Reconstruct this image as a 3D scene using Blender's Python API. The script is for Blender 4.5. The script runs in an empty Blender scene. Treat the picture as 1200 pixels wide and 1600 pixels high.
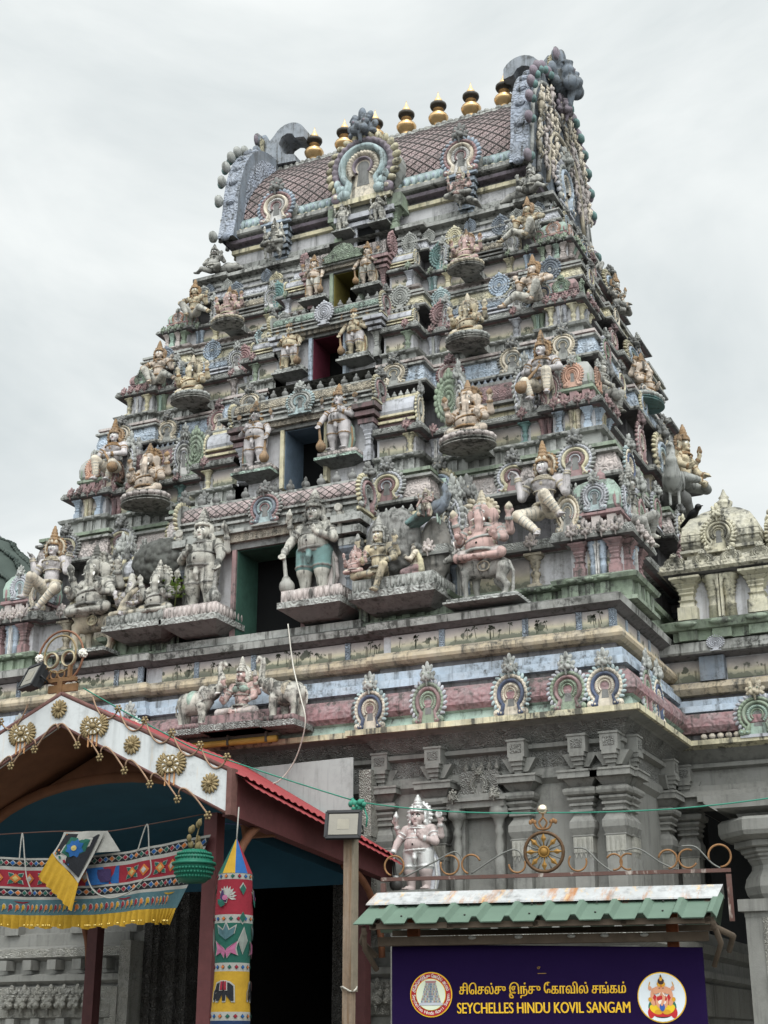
import bpy, math, random
import numpy as np
from mathutils import Vector, Matrix, Euler
PI = math.pi
R = math.radians
random.seed(7)
S = bpy.context.scene
COL = S.collection
# ------------------------------------------------------------------ camera
cam = bpy.data.cameras.new('camera')
cam.sensor_fit = 'VERTICAL'; cam.sensor_height = 24; cam.lens = 33.70
cam.clip_start = 0.1; cam.clip_end = 3000
co = bpy.data.objects.new('camera', cam); COL.objects.link(co)
co.location = (7.581, -13, 0); co.rotation_euler = (R(90 + 20.3145), 0, R(25.22))
S.camera = co
S.render.resolution_x, S.render.resolution_y = 768, 1024
# ------------------------------------------------------------------ sky
SUN_EL, SUN_AZ = R(58), R(150)          # sun behind cloud, in front of the tower and to the right
world = bpy.data.worlds.new('World'); S.world = world; world.use_nodes = True
nt = world.node_tree; N = nt.nodes; N.clear()
def nn(nt, typ, **kw):
    n = nt.nodes.new(typ)
    for k, v in kw.items():
        if k in n.inputs: n.inputs[k].default_value = v
        else: setattr(n, k, v)
    return n
sky = nn(nt, 'ShaderNodeTexSky', sky_type='NISHITA', sun_disc=False, sun_elevation=SUN_EL, sun_rotation=SUN_AZ, dust_density=3.0, air_density=1.0)
tc = nn(nt, 'ShaderNodeTexCoord')
mp = nn(nt, 'ShaderNodeMapping'); mp.inputs['Scale'].default_value = (1.0, 1.0, 2.2)
nz = nn(nt, 'ShaderNodeTexNoise', Scale=2.4, Detail=6.0, Roughness=0.55, Distortion=0.6)
rp = nn(nt, 'ShaderNodeValToRGB')
rp.color_ramp.elements[0].position = 0.34; rp.color_ramp.elements[0].color = (6.75, 7.3, 7.4, 1)
rp.color_ramp.elements[1].position = 0.62; rp.color_ramp.elements[1].color = (9.4, 9.75, 9.65, 1)
mx = nn(nt, 'ShaderNodeMix', data_type='RGBA'); mx.inputs[0].default_value = 0.94
bg = nn(nt, 'ShaderNodeBackground', Strength=0.1)
wo = nn(nt, 'ShaderNodeOutputWorld')
L = nt.links.new
L(tc.outputs['Generated'], mp.inputs['Vector']); L(mp.outputs['Vector'], nz.inputs['Vector']); L(nz.outputs['Fac'], rp.inputs['Fac'])
L(sky.outputs['Color'], mx.inputs[6]); L(rp.outputs['Color'], mx.inputs[7])
# thin cloud: the part of the sky round the hidden sun is brighter
sd = (math.sin(SUN_AZ) * math.cos(SUN_EL), math.cos(SUN_AZ) * math.cos(SUN_EL), math.sin(SUN_EL))
dp = nn(nt, 'ShaderNodeVectorMath', operation='DOT_PRODUCT'); dp.inputs[1].default_value = sd; L(tc.outputs['Generated'], dp.inputs[0])
mr = nn(nt, 'ShaderNodeMapRange', interpolation_type='SMOOTHSTEP'); mr.inputs[1].default_value = 0.25; mr.inputs[2].default_value = 1.0; mr.inputs[3].default_value = 1.0; mr.inputs[4].default_value = 3.4
L(dp.outputs['Value'], mr.inputs[0])
sm = nn(nt, 'ShaderNodeVectorMath', operation='SCALE'); L(mx.outputs[2], sm.inputs[0]); L(mr.outputs[0], sm.inputs['Scale']); L(sm.outputs[0], bg.inputs['Color']); L(bg.outputs['Background'], wo.inputs['Surface'])
sl = bpy.data.lights.new('sun', 'SUN'); sl.energy = 1.5; sl.angle = R(24); sl.color = (1.0, 0.985, 0.95)
so = bpy.data.objects.new('sun', sl); COL.objects.link(so)
# direction of the sun: azimuth measured like sun_rotation (clockwise from +Y)
d = Vector((math.sin(SUN_AZ) * math.cos(SUN_EL), math.cos(SUN_AZ) * math.cos(SUN_EL), math.sin(SUN_EL)))
so.rotation_euler = d.to_track_quat('Z', 'Y').to_euler()
S.view_settings.view_transform = 'Standard'; S.view_settings.look = 'None'
S.view_settings.exposure = 0.06; S.view_settings.gamma = 1.0
S.cycles.max_bounces = 6; S.cycles.diffuse_bounces = 3

# ------------------------------------------------------------------ materials
def lin(c):
    return tuple((x / 255 / 12.92) if x / 255 <= 0.04045 else ((x / 255 + 0.055) / 1.055) ** 2.4 for x in c) + (1,)
MATS = {}
def new_mat(name):
    m = bpy.data.materials.new(name); m.use_nodes = True
    nt = m.node_tree; b = nt.nodes['Principled BSDF']
    b.inputs['Specular IOR Level'].default_value = 0.25
    return m, nt, b
def math_n(nt, op, a, b=None, clamp=False):
    n = nt.nodes.new('ShaderNodeMath'); n.operation = op; n.use_clamp = clamp
    for i, v in enumerate((a, b)):
        if v is None: continue
        if isinstance(v, (int, float)): n.inputs[i].default_value = v
        else: nt.links.new(v, n.inputs[i])
    return n.outputs[0]
def ramp(nt, v, p0, p1):
    n = nt.nodes.new('ShaderNodeMapRange'); n.clamp = True
    nt.links.new(v, n.inputs[0]); n.inputs[1].default_value = p0; n.inputs[2].default_value = p1
    return n.outputs[0]
def mixc(nt, fac, a, b, mode='MIX'):
    n = nt.nodes.new('ShaderNodeMix'); n.data_type = 'RGBA'; n.blend_type = mode
    for i, v in ((0, fac), (6, a), (7, b)):
        if isinstance(v, (int, float, tuple)): n.inputs[i].default_value = v
        else: nt.links.new(v, n.inputs[i])
    return n.outputs[2]
def noise(nt, vec, scale, detail=5, rough=0.6, mapscale=None):
    if mapscale:
        m = nt.nodes.new('ShaderNodeMapping'); m.inputs['Scale'].default_value = mapscale
        nt.links.new(vec, m.inputs['Vector']); vec = m.outputs['Vector']
    n = nn(nt, 'ShaderNodeTexNoise', Scale=scale, Detail=detail, Roughness=rough)
    nt.links.new(vec, n.inputs['Vector']); return n.outputs['Fac']
def paint(name, rgb, grime=0.6, carve=0.0, carve_scale=26, rough=0.85, metal=0.0, bump=0.35, gcol=(44, 44, 42), up=0.42, extra=None, fade=0.5, sat=0.62):
    """weathered limewash / oil paint on plaster: blotches of black mould, rain streaks, faded patches"""
    if name in MATS: return MATS[name]
    if name == 'gold': carve, carve_scale = .45, 55
    m, nt, b = new_mat(name)
    geo = nt.nodes.new('ShaderNodeNewGeometry'); pos = geo.outputs['Position']
    n1 = ramp(nt, noise(nt, pos, 2.3, 9, 0.68), 0.44, 0.66)
    n2 = ramp(nt, noise(nt, pos, 1.0, 5, 0.6, (14, 14, 1.3)), 0.52, 0.70)
    n4 = ramp(nt, noise(nt, pos, 17, 6, 0.7), 0.47, 0.66)
    sep = nt.nodes.new('ShaderNodeSeparateXYZ'); nt.links.new(geo.outputs['Normal'], sep.inputs[0])
    upf = ramp(nt, sep.outputs[2], 0.25, 0.9)
    f = math_n(nt, 'MULTIPLY', n1, 0.45)
    f = math_n(nt, 'ADD', f, math_n(nt, 'MULTIPLY', n2, 0.75))
    f = math_n(nt, 'ADD', f, math_n(nt, 'MULTIPLY', math_n(nt, 'MULTIPLY', n4, ramp(nt, noise(nt, pos, 1.6, 3, .5), 0.42, 0.6)), 0.7))
    f = math_n(nt, 'MULTIPLY', f, grime * 1.4)
    f = math_n(nt, 'ADD', f, math_n(nt, 'MULTIPLY', upf, up * min(1, grime * 1.6)))
    f = math_n(nt, 'MINIMUM', f, 0.93)
    base = lin(rgb); lum = .3 * base[0] + .6 * base[1] + .1 * base[2]
    base = tuple(lum + (x - lum) * sat for x in base[:3]) + (1,)
    col = base
    if extra: col = extra(nt, pos, base)
    n3 = ramp(nt, noise(nt, pos, 5.5, 6, 0.7), 0.42, 0.68)
    g = sum(base[:3]) / 3
    pale = tuple(min(0.8, x * 0.45 + g * 0.4 + 0.10) for x in base[:3]) + (1,)
    col = mixc(nt, math_n(nt, 'MULTIPLY', n3, fade), col, pale)
    gm = mixc(nt, noise(nt, pos, 7, 4), lin(gcol), lin(tuple(min(255, x * 1.75 + 8) for x in gcol)))
    col = mixc(nt, f, col, gm)
    nt.links.new(col, b.inputs['Base Color'])
    b.inputs['Roughness'].default_value = rough; b.inputs['Metallic'].default_value = metal
    h = noise(nt, pos, 70, 5, 0.7)
    bp = nt.nodes.new('ShaderNodeBump'); bp.inputs['Strength'].default_value = bump; bp.inputs['Distance'].default_value = 0.012
    nt.links.new(h, bp.inputs['Height']); last = bp
    if carve > 0:
        v = nn(nt, 'ShaderNodeTexVoronoi', feature='SMOOTH_F1', Scale=carve_scale); v.inputs['Smoothness'].default_value = 0.3
        nt.links.new(pos, v.inputs['Vector'])
        w = math_n(nt, 'SINE', math_n(nt, 'MULTIPLY', v.outputs['Distance'], 17.0))
        b2 = nt.nodes.new('ShaderNodeBump'); b2.inputs['Strength'].default_value = carve; b2.inputs['Distance'].default_value = 0.02
        nt.links.new(w, b2.inputs['Height']); nt.links.new(bp.outputs['Normal'], b2.inputs['Normal']); last = b2
    nt.links.new(last.outputs['Normal'], b.inputs['Normal'])
    MATS[name] = m
    return m
PAL = dict(mint=(150, 184, 162), green=(138, 160, 126), teal=(92, 146, 142), aqua=(166, 196, 198), pink=(196, 178, 170), rose=(168, 120, 120),
    maroon=(126, 90, 92), cream=(222, 204, 172), lav=(184, 186, 196), blue=(164, 186, 208), deepblue=(74, 92, 130), yellow=(212, 198, 142),
    gold=(178, 128, 50), grey=(164, 166, 158), dgrey=(124, 124, 120), white=(214, 210, 204), tan=(196, 178, 140), purple=(140, 122, 138),
    orange=(214, 150, 110), slate=(116, 130, 146), brown=(128, 92, 66))
def P(k, grime=0.62):
    key = k if grime == 0.62 else '%s_%d' % (k, int(grime * 100))
    if key in MATS: return MATS[key]
    return paint(key, PAL[k], grime)
def E_(k):           # band with shallow etched scrolls
    return paint(k + '_etched', PAL[k], 0.72, carve=0.4, carve_scale=13, fade=.7)
def C_(k):           # carved, relief-covered version of a paint
    return paint(k + '_carved', PAL[k], 0.75, carve=0.8)
granite = paint('granite', (126, 125, 117), 0.4, rough=0.7, bump=0.25, up=0.25, fade=0.25)
granite_carved = paint('granite_carved', (124, 123, 115), 0.5, carve=0.7, carve_scale=26, up=0.2)
silver = paint('silver_carved', (150, 147, 134), 0.4, carve=0.6, carve_scale=30, rough=0.45, metal=0.35, up=0.2)
def flat(name, rgb, rough=0.6, metal=0.0, spots=0.15, scale=12, bump=0.1):
    if name in MATS: return MATS[name]
    m, nt, b = new_mat(name)
    tcn = nt.nodes.new('ShaderNodeNewGeometry'); pos = tcn.outputs['Position']
    base = lin(rgb); n = ramp(nt, noise(nt, pos, scale, 6, 0.65), 0.35, 0.75)
    col = mixc(nt, math_n(nt, 'MULTIPLY', n, spots * 2), base, tuple(x * 0.45 for x in base[:3]) + (1,))
    nt.links.new(col, b.inputs['Base Color']); b.inputs['Roughness'].default_value = rough; b.inputs['Metallic'].default_value = metal
    if bump:
        bp = nt.nodes.new('ShaderNodeBump'); bp.inputs['Strength'].default_value = bump; bp.inputs['Distance'].default_value = 0.01
        nt.links.new(noise(nt, pos, scale * 4, 4), bp.inputs['Height']); nt.links.new(bp.outputs['Normal'], b.inputs['Normal'])
    MATS[name] = m
    return m
void = flat('dark_void', (14, 15, 16), 0.95, bump=0)  # near-black sheet; the dark of gaps and doorways is put into the colour

# ------------------------------------------------------------------ mesh helpers
class MB:
    def __init__(s): s.v = []; s.f = []; s.m = []; s.sm = []; s.uv = None
    def add(s, v, f, m=0, smooth=False, M=None):
        o = len(s.v)
        s.v += [tuple(M @ Vector(p)) for p in v] if M is not None else [tuple(p) for p in v]
        s.f += [tuple(i + o for i in q) for q in f]
        s.m += (list(m) if isinstance(m, (list, tuple)) else [m] * len(f)); s.sm += [smooth] * len(f)
        return s
    def box(s, c, d, m=0, M=None):
        x, y, z = d[0] / 2, d[1] / 2, d[2] / 2
        v = [(c[0] + i * x, c[1] + j * y, c[2] + k * z) for k in (-1, 1) for j in (-1, 1) for i in (-1, 1)]
        return s.add(v, [(0, 2, 3, 1), (4, 5, 7, 6), (0, 1, 5, 4), (2, 6, 7, 3), (0, 4, 6, 2), (1, 3, 7, 5)], m, M=M)
    def box2(s, a, b, m=0, M=None):
        return s.box([(p + q) / 2 for p, q in zip(a, b)], [abs(q - p) for p, q in zip(a, b)], m, M)
    def lathe(s, prof, n=16, m=0, M=None, sq=False, ry=1.0, smooth=None):
        if sq: n = 4
        ph = PI / 4 if sq else 0; k = math.sqrt(2) if sq else 1
        v = []; f = []; mm = []
        for r, z in prof:
            for i in range(n):
                a = 2 * PI * i / n + ph; v.append((r * k * math.cos(a), r * k * math.sin(a) * ry, z))
        for j in range(len(prof) - 1):
            for i in range(n):
                i2 = (i + 1) % n
                f.append((j * n + i, j * n + i2, (j + 1) * n + i2, (j + 1) * n + i)); mm.append(m[j] if isinstance(m, (list, tuple)) else m)
        f.append(tuple(reversed(range(n)))); mm.append(mm[0]); f.append(tuple(range((len(prof) - 1) * n, len(prof) * n))); mm.append(mm[-2])
        return s.add(v, f, mm, (not sq) if smooth is None else smooth, M)
    def prism(s, poly, d0, d1, m=0, M=None, plane='xz'):
        """polygon in the x-z plane extruded along y from d0 to d1 (or yz along x, xy along z)"""
        n = len(poly)
        mk = {'xz': lambda p, d: (p[0], d, p[1]), 'yz': lambda p, d: (d, p[0], p[1]), 'xy': lambda p, d: (p[0], p[1], d)}[plane]
        v = [mk(p, d0) for p in poly] + [mk(p, d1) for p in poly]
        f = [tuple(range(n)), tuple(reversed(range(n, 2 * n)))] + [(i, i + n, (i + 1) % n + n, (i + 1) % n) for i in range(n)]
        return s.add(v, f, m, False, M)
    def tube(s, pts, r, n=8, m=0, M=None, closed=False, flatk=1.0):
        pts = [Vector(p) for p in pts]; v = []; f = []; K = len(pts)
        up = None
        for i, p in enumerate(pts):
            a = pts[(i - 1) % K] if (closed or i > 0) else p; b = pts[(i + 1) % K] if (closed or i < K - 1) else p
            t = (b - a).normalized()
            if up is None:
                up = Vector((0, 0, 1)) if abs(t.z) < 0.9 else Vector((0, 1, 0))
            x = t.cross(up).normalized(); y = x.cross(t).normalized(); up = y
            rr = r[i] if isinstance(r, (list, tuple)) else r
            for k in range(n):
                q = 2 * PI * k / n; v.append(p + x * (rr * math.cos(q)) + y * (rr * flatk * math.sin(q)))
        for i in range(K if closed else K - 1):
            for k in range(n):
                k2 = (k + 1) % n; j = (i + 1) % K
                f.append((i * n + k, i * n + k2, j * n + k2, j * n + k))
        if not closed: f += [tuple(reversed(range(n))), tuple(range((K - 1) * n, K * n))]
        return s.add([tuple(p) for p in v], f, m, True, M)
    def ball(s, c, r, m=0, n=10, M=None, k=7):
        rr = r if isinstance(r, (tuple, list)) else (r, r, r); v = [(c[0], c[1], c[2] - rr[2])]; f = []
        for j in range(1, k):
            t = PI * j / k
            for i in range(n):
                a = 2 * PI * i / n; v.append((c[0] + rr[0] * math.sin(t) * math.cos(a), c[1] + rr[1] * math.sin(t) * math.sin(a), c[2] - rr[2] * math.cos(t)))
        v.append((c[0], c[1], c[2] + rr[2])); e = len(v) - 1
        for i in range(n):
            i2 = (i + 1) % n; f.append((0, 1 + i2, 1 + i)); f.append((e, 1 + (k - 2) * n + i, 1 + (k - 2) * n + i2))
            for j in range(k - 2): f.append((1 + j * n + i, 1 + j * n + i2, 1 + (j + 1) * n + i2, 1 + (j + 1) * n + i))
        return s.add(v, f, m, True, M)
    def merge(s, other, M=None, mapm=None):
        o = len(s.v); s.v += [tuple(M @ Vector(p)) for p in other.v] if M is not None else list(other.v)
        flip = M is not None and M.determinant() < 0
        s.f += [tuple(i + o for i in (reversed(q) if flip else q)) for q in other.f]
        s.m += [mapm[x] if mapm else x for x in other.m]; s.sm += other.sm
        return s
    def mesh(s, name, mats):
        me = bpy.data.meshes.new(name); me.from_pydata(s.v, [], s.f)
        for m in mats: me.materials.append(m)
        me.polygons.foreach_set('material_index', s.m); me.polygons.foreach_set('use_smooth', s.sm); me.update()
        return me
    def build(s, name, mats, parent=None, loc=None, rotz=0, scale=None):
        return link(name, s.mesh(name, mats if isinstance(mats, (list, tuple)) else [mats]), parent, loc, rotz, scale)
def link(name, me, parent=None, loc=None, rotz=0, scale=None, mats=None):
    o = bpy.data.objects.new(name, me); COL.objects.link(o)
    if parent: o.parent = parent
    if loc: o.location = loc
    if rotz: o.rotation_euler = (0, 0, rotz)
    if scale: o.scale = scale if isinstance(scale, (tuple, list)) else (scale,) * 3
    if mats:
        for i, m in enumerate(mats):
            o.material_slots[i].link = 'OBJECT'; o.material_slots[i].material = m
    return o
def thing(name, label, cat, loc=(0, 0, 0), rotz=0, group=None, scale=None):
    o = bpy.data.objects.new(name, None); COL.objects.link(o); o.empty_display_size = 0.1
    o.location = loc; o.rotation_euler = (0, 0, rotz); o['label'] = label; o['category'] = cat
    if scale: o.scale = scale if isinstance(scale, (tuple, list)) else (scale,) * 3
    if group: o['group'] = group
    return o
def tag(o, label, cat, group=None):
    o['label'] = label; o['category'] = cat
    if group: o['group'] = group
    return o
def offset_poly(poly, d, closed):
    """offset an axis-aligned-ish polyline to its right-hand side (outside for counter-clockwise plans)"""
    n = len(poly); out = []
    for i in range(n):
        p = Vector(poly[i]); ns = []
        if closed or i > 0:
            e = (p - Vector(poly[i - 1])).normalized(); ns.append(Vector((e.y, -e.x)))
        if closed or i < n - 1:
            e = (Vector(poly[(i + 1) % n]) - p).normalized(); ns.append(Vector((e.y, -e.x)))
        if len(ns) == 1: out.append(p + ns[0] * d)
        else:
            k = 1 + ns[0].dot(ns[1]); out.append(p + (ns[0] + ns[1]) * (d / max(k, 0.2)))
    return out
def sweep(mb, poly, prof, closed=False):
    """prof: list of (offset, z, material of the band that ends here)"""
    n = len(poly); v = []; f = []; m = []
    for off, z, _ in prof: v += [(p.x, p.y, z) for p in offset_poly(poly, off, closed)]
    for j in range(len(prof) - 1):
        for i in range(n if closed else n - 1):
            i2 = (i + 1) % n; f.append((j * n + i, j * n + i2, (j + 1) * n + i2, (j + 1) * n + i)); m.append(prof[j + 1][2])
    return mb.add(v, f, m)

# ------------------------------------------------------------------ sculpting: smooth union of rounded forms, meshed by surface nets
def surface_nets(D, org, h):
    ins = D < 0; nx, ny, nz_ = D.shape
    c = np.zeros((nx - 1, ny - 1, nz_ - 1), int); acc = np.zeros(c.shape + (3,)); cnt = np.zeros(c.shape)
    sl = lambda i, j, k: (slice(i, nx - 1 + i), slice(j, ny - 1 + j), slice(k, nz_ - 1 + k))
    cor = [(i, j, k) for i in (0, 1) for j in (0, 1) for k in (0, 1)]
    for q in cor: c += ins[sl(*q)]
    act = (c > 0) & (c < 8)
    for a in cor:
        for ax in range(3):
            if a[ax]: continue
            b = list(a); b[ax] = 1; da, db = D[sl(*a)], D[sl(*b)]
            cr = (da < 0) != (db < 0); t = np.where(cr, da / np.where(da - db == 0, 1, da - db), 0)
            cnt += cr
            for k in range(3): acc[..., k] += np.where(cr, (t if k == ax else 0) + a[k], 0)
    idx = -np.ones(c.shape, int); ii = np.argwhere(act); idx[act] = np.arange(len(ii))
    V = org + h * (ii + acc[act] / cnt[act][:, None]); F = []
    for ax in range(3):
        u, w = [(1, 2), (2, 0), (0, 1)][ax]
        s0 = [slice(1, -1)] * 3; s0[ax] = slice(0, -1); s1 = [slice(1, -1)] * 3; s1[ax] = slice(1, None)
        A, B = ins[tuple(s0)], ins[tuple(s1)]
        for sgn, mask in ((1, A & ~B), (-1, B & ~A)):
            e = np.argwhere(mask); off = np.ones(3, int); off[ax] = 0; e = e + off
            def g(du, dw):
                q = e.copy(); q[:, u] += du; q[:, w] += dw; return idx[q[:, 0], q[:, 1], q[:, 2]]
            quad = np.stack([g(-1, -1), g(0, -1), g(0, 0), g(-1, 0)], 1)
            F.append(quad if sgn > 0 else quad[:, ::-1])
    return V, np.concatenate(F)
class Sculpt:
    def __init__(s): s.parts = {}; s.M = Matrix.Identity(4); s.sc = 1.0
    def at(s, M): s.M = M; s.sc = abs(M.determinant()) ** (1 / 3); return s
    def _p(s, p): return np.array(s.M @ Vector(p))
    def cap(s, part, mat, a, b, ra, rb=None, k=0.012):
        s.parts.setdefault(part, []).append(('c', mat, s._p(a), s._p(b), ra * s.sc, (ra if rb is None else rb) * s.sc, k * s.sc)); return s
    def path(s, part, mat, pts, rs, k=0.012):
        for i in range(len(pts) - 1):
            ra = rs[i] if isinstance(rs, (list, tuple)) else rs; rb = rs[i + 1] if isinstance(rs, (list, tuple)) else rs
            s.cap(part, mat, pts[i], pts[i + 1], ra, rb, k)
        return s
    def ell(s, part, mat, c, r, rot=(0, 0, 0), k=0.013):
        r = r if isinstance(r, (tuple, list)) else (r, r, r)
        Q = np.array((s.M.to_3x3() * (1 / s.sc)) @ Euler(rot).to_matrix())
        s.parts.setdefault(part, []).append(('e', mat, s._p(c), Q, np.array(r) * s.sc, None, k * s.sc)); return s
    def ring(s, part, mat, c, rx, ry, r, n=14, a0=0, a1=360, tilt=0, plane='xy', k=0.006):
        pts = []
        for i in range(n + 1):
            a = R(a0 + (a1 - a0) * i / n); u, w = rx * math.cos(a), ry * math.sin(a)
            pts.append((c[0] + u, c[1] + w, c[2] + tilt * u) if plane == 'xy' else (c[0] + u, c[1], c[2] + w))
        return s.path(part, mat, pts, r, k)
    def dist(s, p, X):
        if p[0] == 'c':
            _, _, a, b, ra, rb, _ = p; ab = b - a; L2 = max(ab @ ab, 1e-12)
            t = np.clip(((X - a) @ ab) / L2, 0, 1); return np.linalg.norm(X - a - t[..., None] * ab, axis=-1) - (ra + (rb - ra) * t)
        _, _, c, Q, r, _, _ = p; q = (X - c) @ Q
        k0 = np.linalg.norm(q / r, axis=-1); k1 = np.linalg.norm(q / (r * r), axis=-1)
        return np.where(k1 < 1e-9, -r.min(), k0 * (k0 - 1) / np.maximum(k1, 1e-9))
    def bounds(s, p):
        if p[0] == 'c': r = max(p[4], p[5]); return np.minimum(p[2], p[3]) - r, np.maximum(p[2], p[3]) + r
        e = np.sqrt(((p[3] * p[4]) ** 2).sum(1)); return p[2] - e, p[2] + e
    def mesh_part(s, part, vox):
        pr = s.parts[part]; bl = [s.bounds(p) for p in pr]
        lo = np.min([b[0] for b in bl], 0) - 3 * vox; hi = np.max([b[1] for b in bl], 0) + 3 * vox
        n = np.ceil((hi - lo) / vox).astype(int) + 1; D = np.full(n, 0.5, np.float64)
        for p, (b0, b1) in zip(pr, bl):
            mg = p[6] + 3 * vox
            i0 = np.maximum(((b0 - mg - lo) / vox).astype(int), 0); i1 = np.minimum(np.ceil((b1 + mg - lo) / vox).astype(int) + 1, n)
            ax = [lo[k] + vox * np.arange(i0[k], i1[k]) for k in range(3)]
            X = np.stack(np.meshgrid(*ax, indexing='ij'), -1); d = s.dist(p, X)
            w = (slice(i0[0], i1[0]), slice(i0[1], i1[1]), slice(i0[2], i1[2])); o = D[w]
            h = np.maximum(p[6] - np.abs(o - d), 0) / max(p[6], 1e-6); D[w] = np.minimum(o, d) - h * h * p[6] * 0.25
        V, F = surface_nets(D, lo, vox)
        mats = []
        for p in pr:
            if p[1] not in mats: mats.append(p[1])
        best = np.full(len(V), 9e9); mi = np.zeros(len(V), int)
        for p in pr:
            d = s.dist(p, V) - (0.004 * s.sc if p[1] in ('eye', 'lip', 'pupil') else 0); q = d <= best + 1e-9
            best = np.where(q, d, best); mi = np.where(q, mats.index(p[1]), mi)
        me = bpy.data.meshes.new(part); me.from_pydata(V.tolist(), [], F.tolist())
        fm = mi[F]; fm = np.sort(fm, 1)[:, 1]
        me.polygons.foreach_set('material_index', fm.astype(np.int32)); me.polygons.foreach_set('use_smooth', np.ones(len(F), bool)); me.update()
        return me, mats
    def meshes(s, vox):
        out = []
        for part in s.parts:
            me, mats = s.mesh_part(part, vox)
            for _ in mats: me.materials.append(None)
            out.append((part, me, mats))
        return out
# ------------------------------------------------------------------ figures (unit: a standing body is 1.0 tall)
T = Matrix.Translation
def RZ(a): return Matrix.Rotation(R(a), 4, 'Z')
def RX(a): return Matrix.Rotation(R(a), 4, 'X')
def RY(a): return Matrix.Rotation(R(a), 4, 'Y')
def SC(s): return Matrix.Scale(s, 4)
def crown(S, h=1.0):
    p = 'crown'
    S.ring(p, 'crown', (0, 0.0, 0.058), 0.07, 0.07, 0.014, 12)
    z = 0.08
    for r, dz in ((0.067, 0.04), (0.063, 0.04), (0.054, 0.038), (0.044, 0.035), (0.033, 0.031), (0.019, 0.026)):
        S.ell(p, 'crown', (0, 0.005, z), (r, r, 0.03 * h), k=0.004); z += dz * h
    for x, y in ((0, -0.066), (-0.05, -0.045), (0.05, -0.045)):
        S.ell(p, 'jewel', (x, y, 0.085), (0.02, 0.014, 0.03), k=0.004)
    for s in (-1, 1):
        S.ell(p, 'crown', (s * 0.082, 0.015, 0.012), (0.02, 0.035, 0.055)); S.ell(p, 'jewel', (s * 0.084, -0.012, -0.052), (0.018, 0.018, 0.02))
        S.ell(p, 'crown', (s * 0.095, 0.02, -0.07), (0.025, 0.035, 0.045))
def halo(S, r=0.135, y=0.055):
    S.ell('halo', 'crown', (0, y, 0.03), (r, 0.018, r)); S.ring('halo', 'jewel', (0, y - 0.012, 0.03), r * 0.85, r * 0.85, 0.014, 18, plane='xz')
    for i in range(-2, 13):
        a = R(18 * i); S.ell('halo', 'crown', (r * math.cos(a), y, 0.03 + r * math.sin(a)), 0.018, k=0.004)
def face(S, p='body', neck=True, beard=False):
    S.ell(p, 'skin', (0, 0, 0.012), (0.067, 0.07, 0.082)).ell(p, 'skin', (0, -0.02, -0.038), (0.052, 0.05, 0.05))
    S.cap(p, 'skin', (0, -0.064, 0.012), (0, -0.079, -0.014), 0.009, 0.014, 0.008)
    S.ell(p, 'lip', (0, -0.066, -0.044), (0.018, 0.009, 0.005), k=0.003)
    for s in (-1, 1):
        S.ell(p, 'eye', (s * 0.028, -0.0625, 0.008), (0.018, 0.009, 0.009), k=0.002); S.ell(p, 'pupil', (s * 0.026, -0.0695, 0.008), (0.008, 0.004, 0.007), k=0.002)
        S.path(p, 'pupil', [(s * 0.01, -0.068, 0.026), (s * 0.03, -0.064, 0.032), (s * 0.048, -0.054, 0.024)], 0.0045, 0.002)
        S.ell(p, 'skin', (s * 0.069, 0.004, -0.008), (0.012, 0.02, 0.034))
        S.ell(p, 'skin', (s * 0.035, -0.045, -0.022), (0.024, 0.022, 0.024))
    S.ell(p, 'skin', (0, -0.058, -0.072), (0.022, 0.02, 0.018))
    if neck: S.cap(p, 'skin', (0, 0.012, -0.04), (0, 0.015, -0.13), 0.04, 0.046)
def hand(S, c, fwd, side, s=1.0, curl=0.3, p='body'):
    """palm at c; fingers leave along fwd and bend; thumb leaves the side of the palm"""
    c, f, w = Vector(c), Vector(fwd).normalized(), Vector(side).normalized(); n = f.cross(w)
    S.cap(p, 'skin', tuple(c - f * 0.01 * s), tuple(c + f * 0.025 * s), 0.022 * s, 0.026 * s, 0.01)
    for i, ln in enumerate((0.036, 0.044, 0.042, 0.033)):
        b = c + f * 0.03 * s + w * ((i - 1.5) * 0.017 * s); m = b + f * ln * 0.6 * s; e = m + (f * (1 - curl) + n * curl) * ln * 0.6 * s
        S.path(p, 'skin', [tuple(b), tuple(m), tuple(e)], [0.0095 * s, 0.009 * s, 0.0075 * s], 0.003)
    t0 = c - w * 0.02 * s; t1 = t0 - w * 0.022 * s + f * 0.018 * s
    S.path(p, 'skin', [tuple(t0), tuple(t1), tuple(t1 + f * 0.02 * s)], [0.011 * s, 0.01 * s, 0.008 * s], 0.004)
def band(S, part, mat, c, d, Rr, r, n=12, k=0.003):
    """a ring of radius Rr round the axis d"""
    c, d = Vector(c), Vector(d).normalized(); u = d.orthogonal().normalized(); w = d.cross(u); pts = [tuple(c + (u * math.cos(2 * PI * i / n) + w * math.sin(2 * PI * i / n)) * Rr) for i in range(n + 1)]
    S.path(part, mat, pts, r, k)
def arm(S, sh, el, wr, rs=(0.056, 0.048, 0.033), bangle=True, p='body'):
    S.ell(p, 'skin', sh, 0.056, k=0.03); S.cap(p, 'skin', sh, el, rs[0], rs[1]); S.cap(p, 'skin', el, wr, rs[1], rs[2])
    if bangle:
        a, b = Vector(sh), Vector(el); u = b - a; band(S, 'body', 'jewel', a.lerp(b, 0.38), u, rs[0] * .98, 0.013); band(S, 'body', 'jewel', a.lerp(b, 0.62), u, rs[0] * .92, 0.008)
        a, b = Vector(el), Vector(wr); u = b - a; band(S, 'body', 'jewel', a.lerp(b, 0.84), u, rs[2] * 1.1, 0.01); band(S, 'body', 'jewel', a.lerp(b, 0.96), u, rs[2] * 1.05, 0.009)
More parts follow.
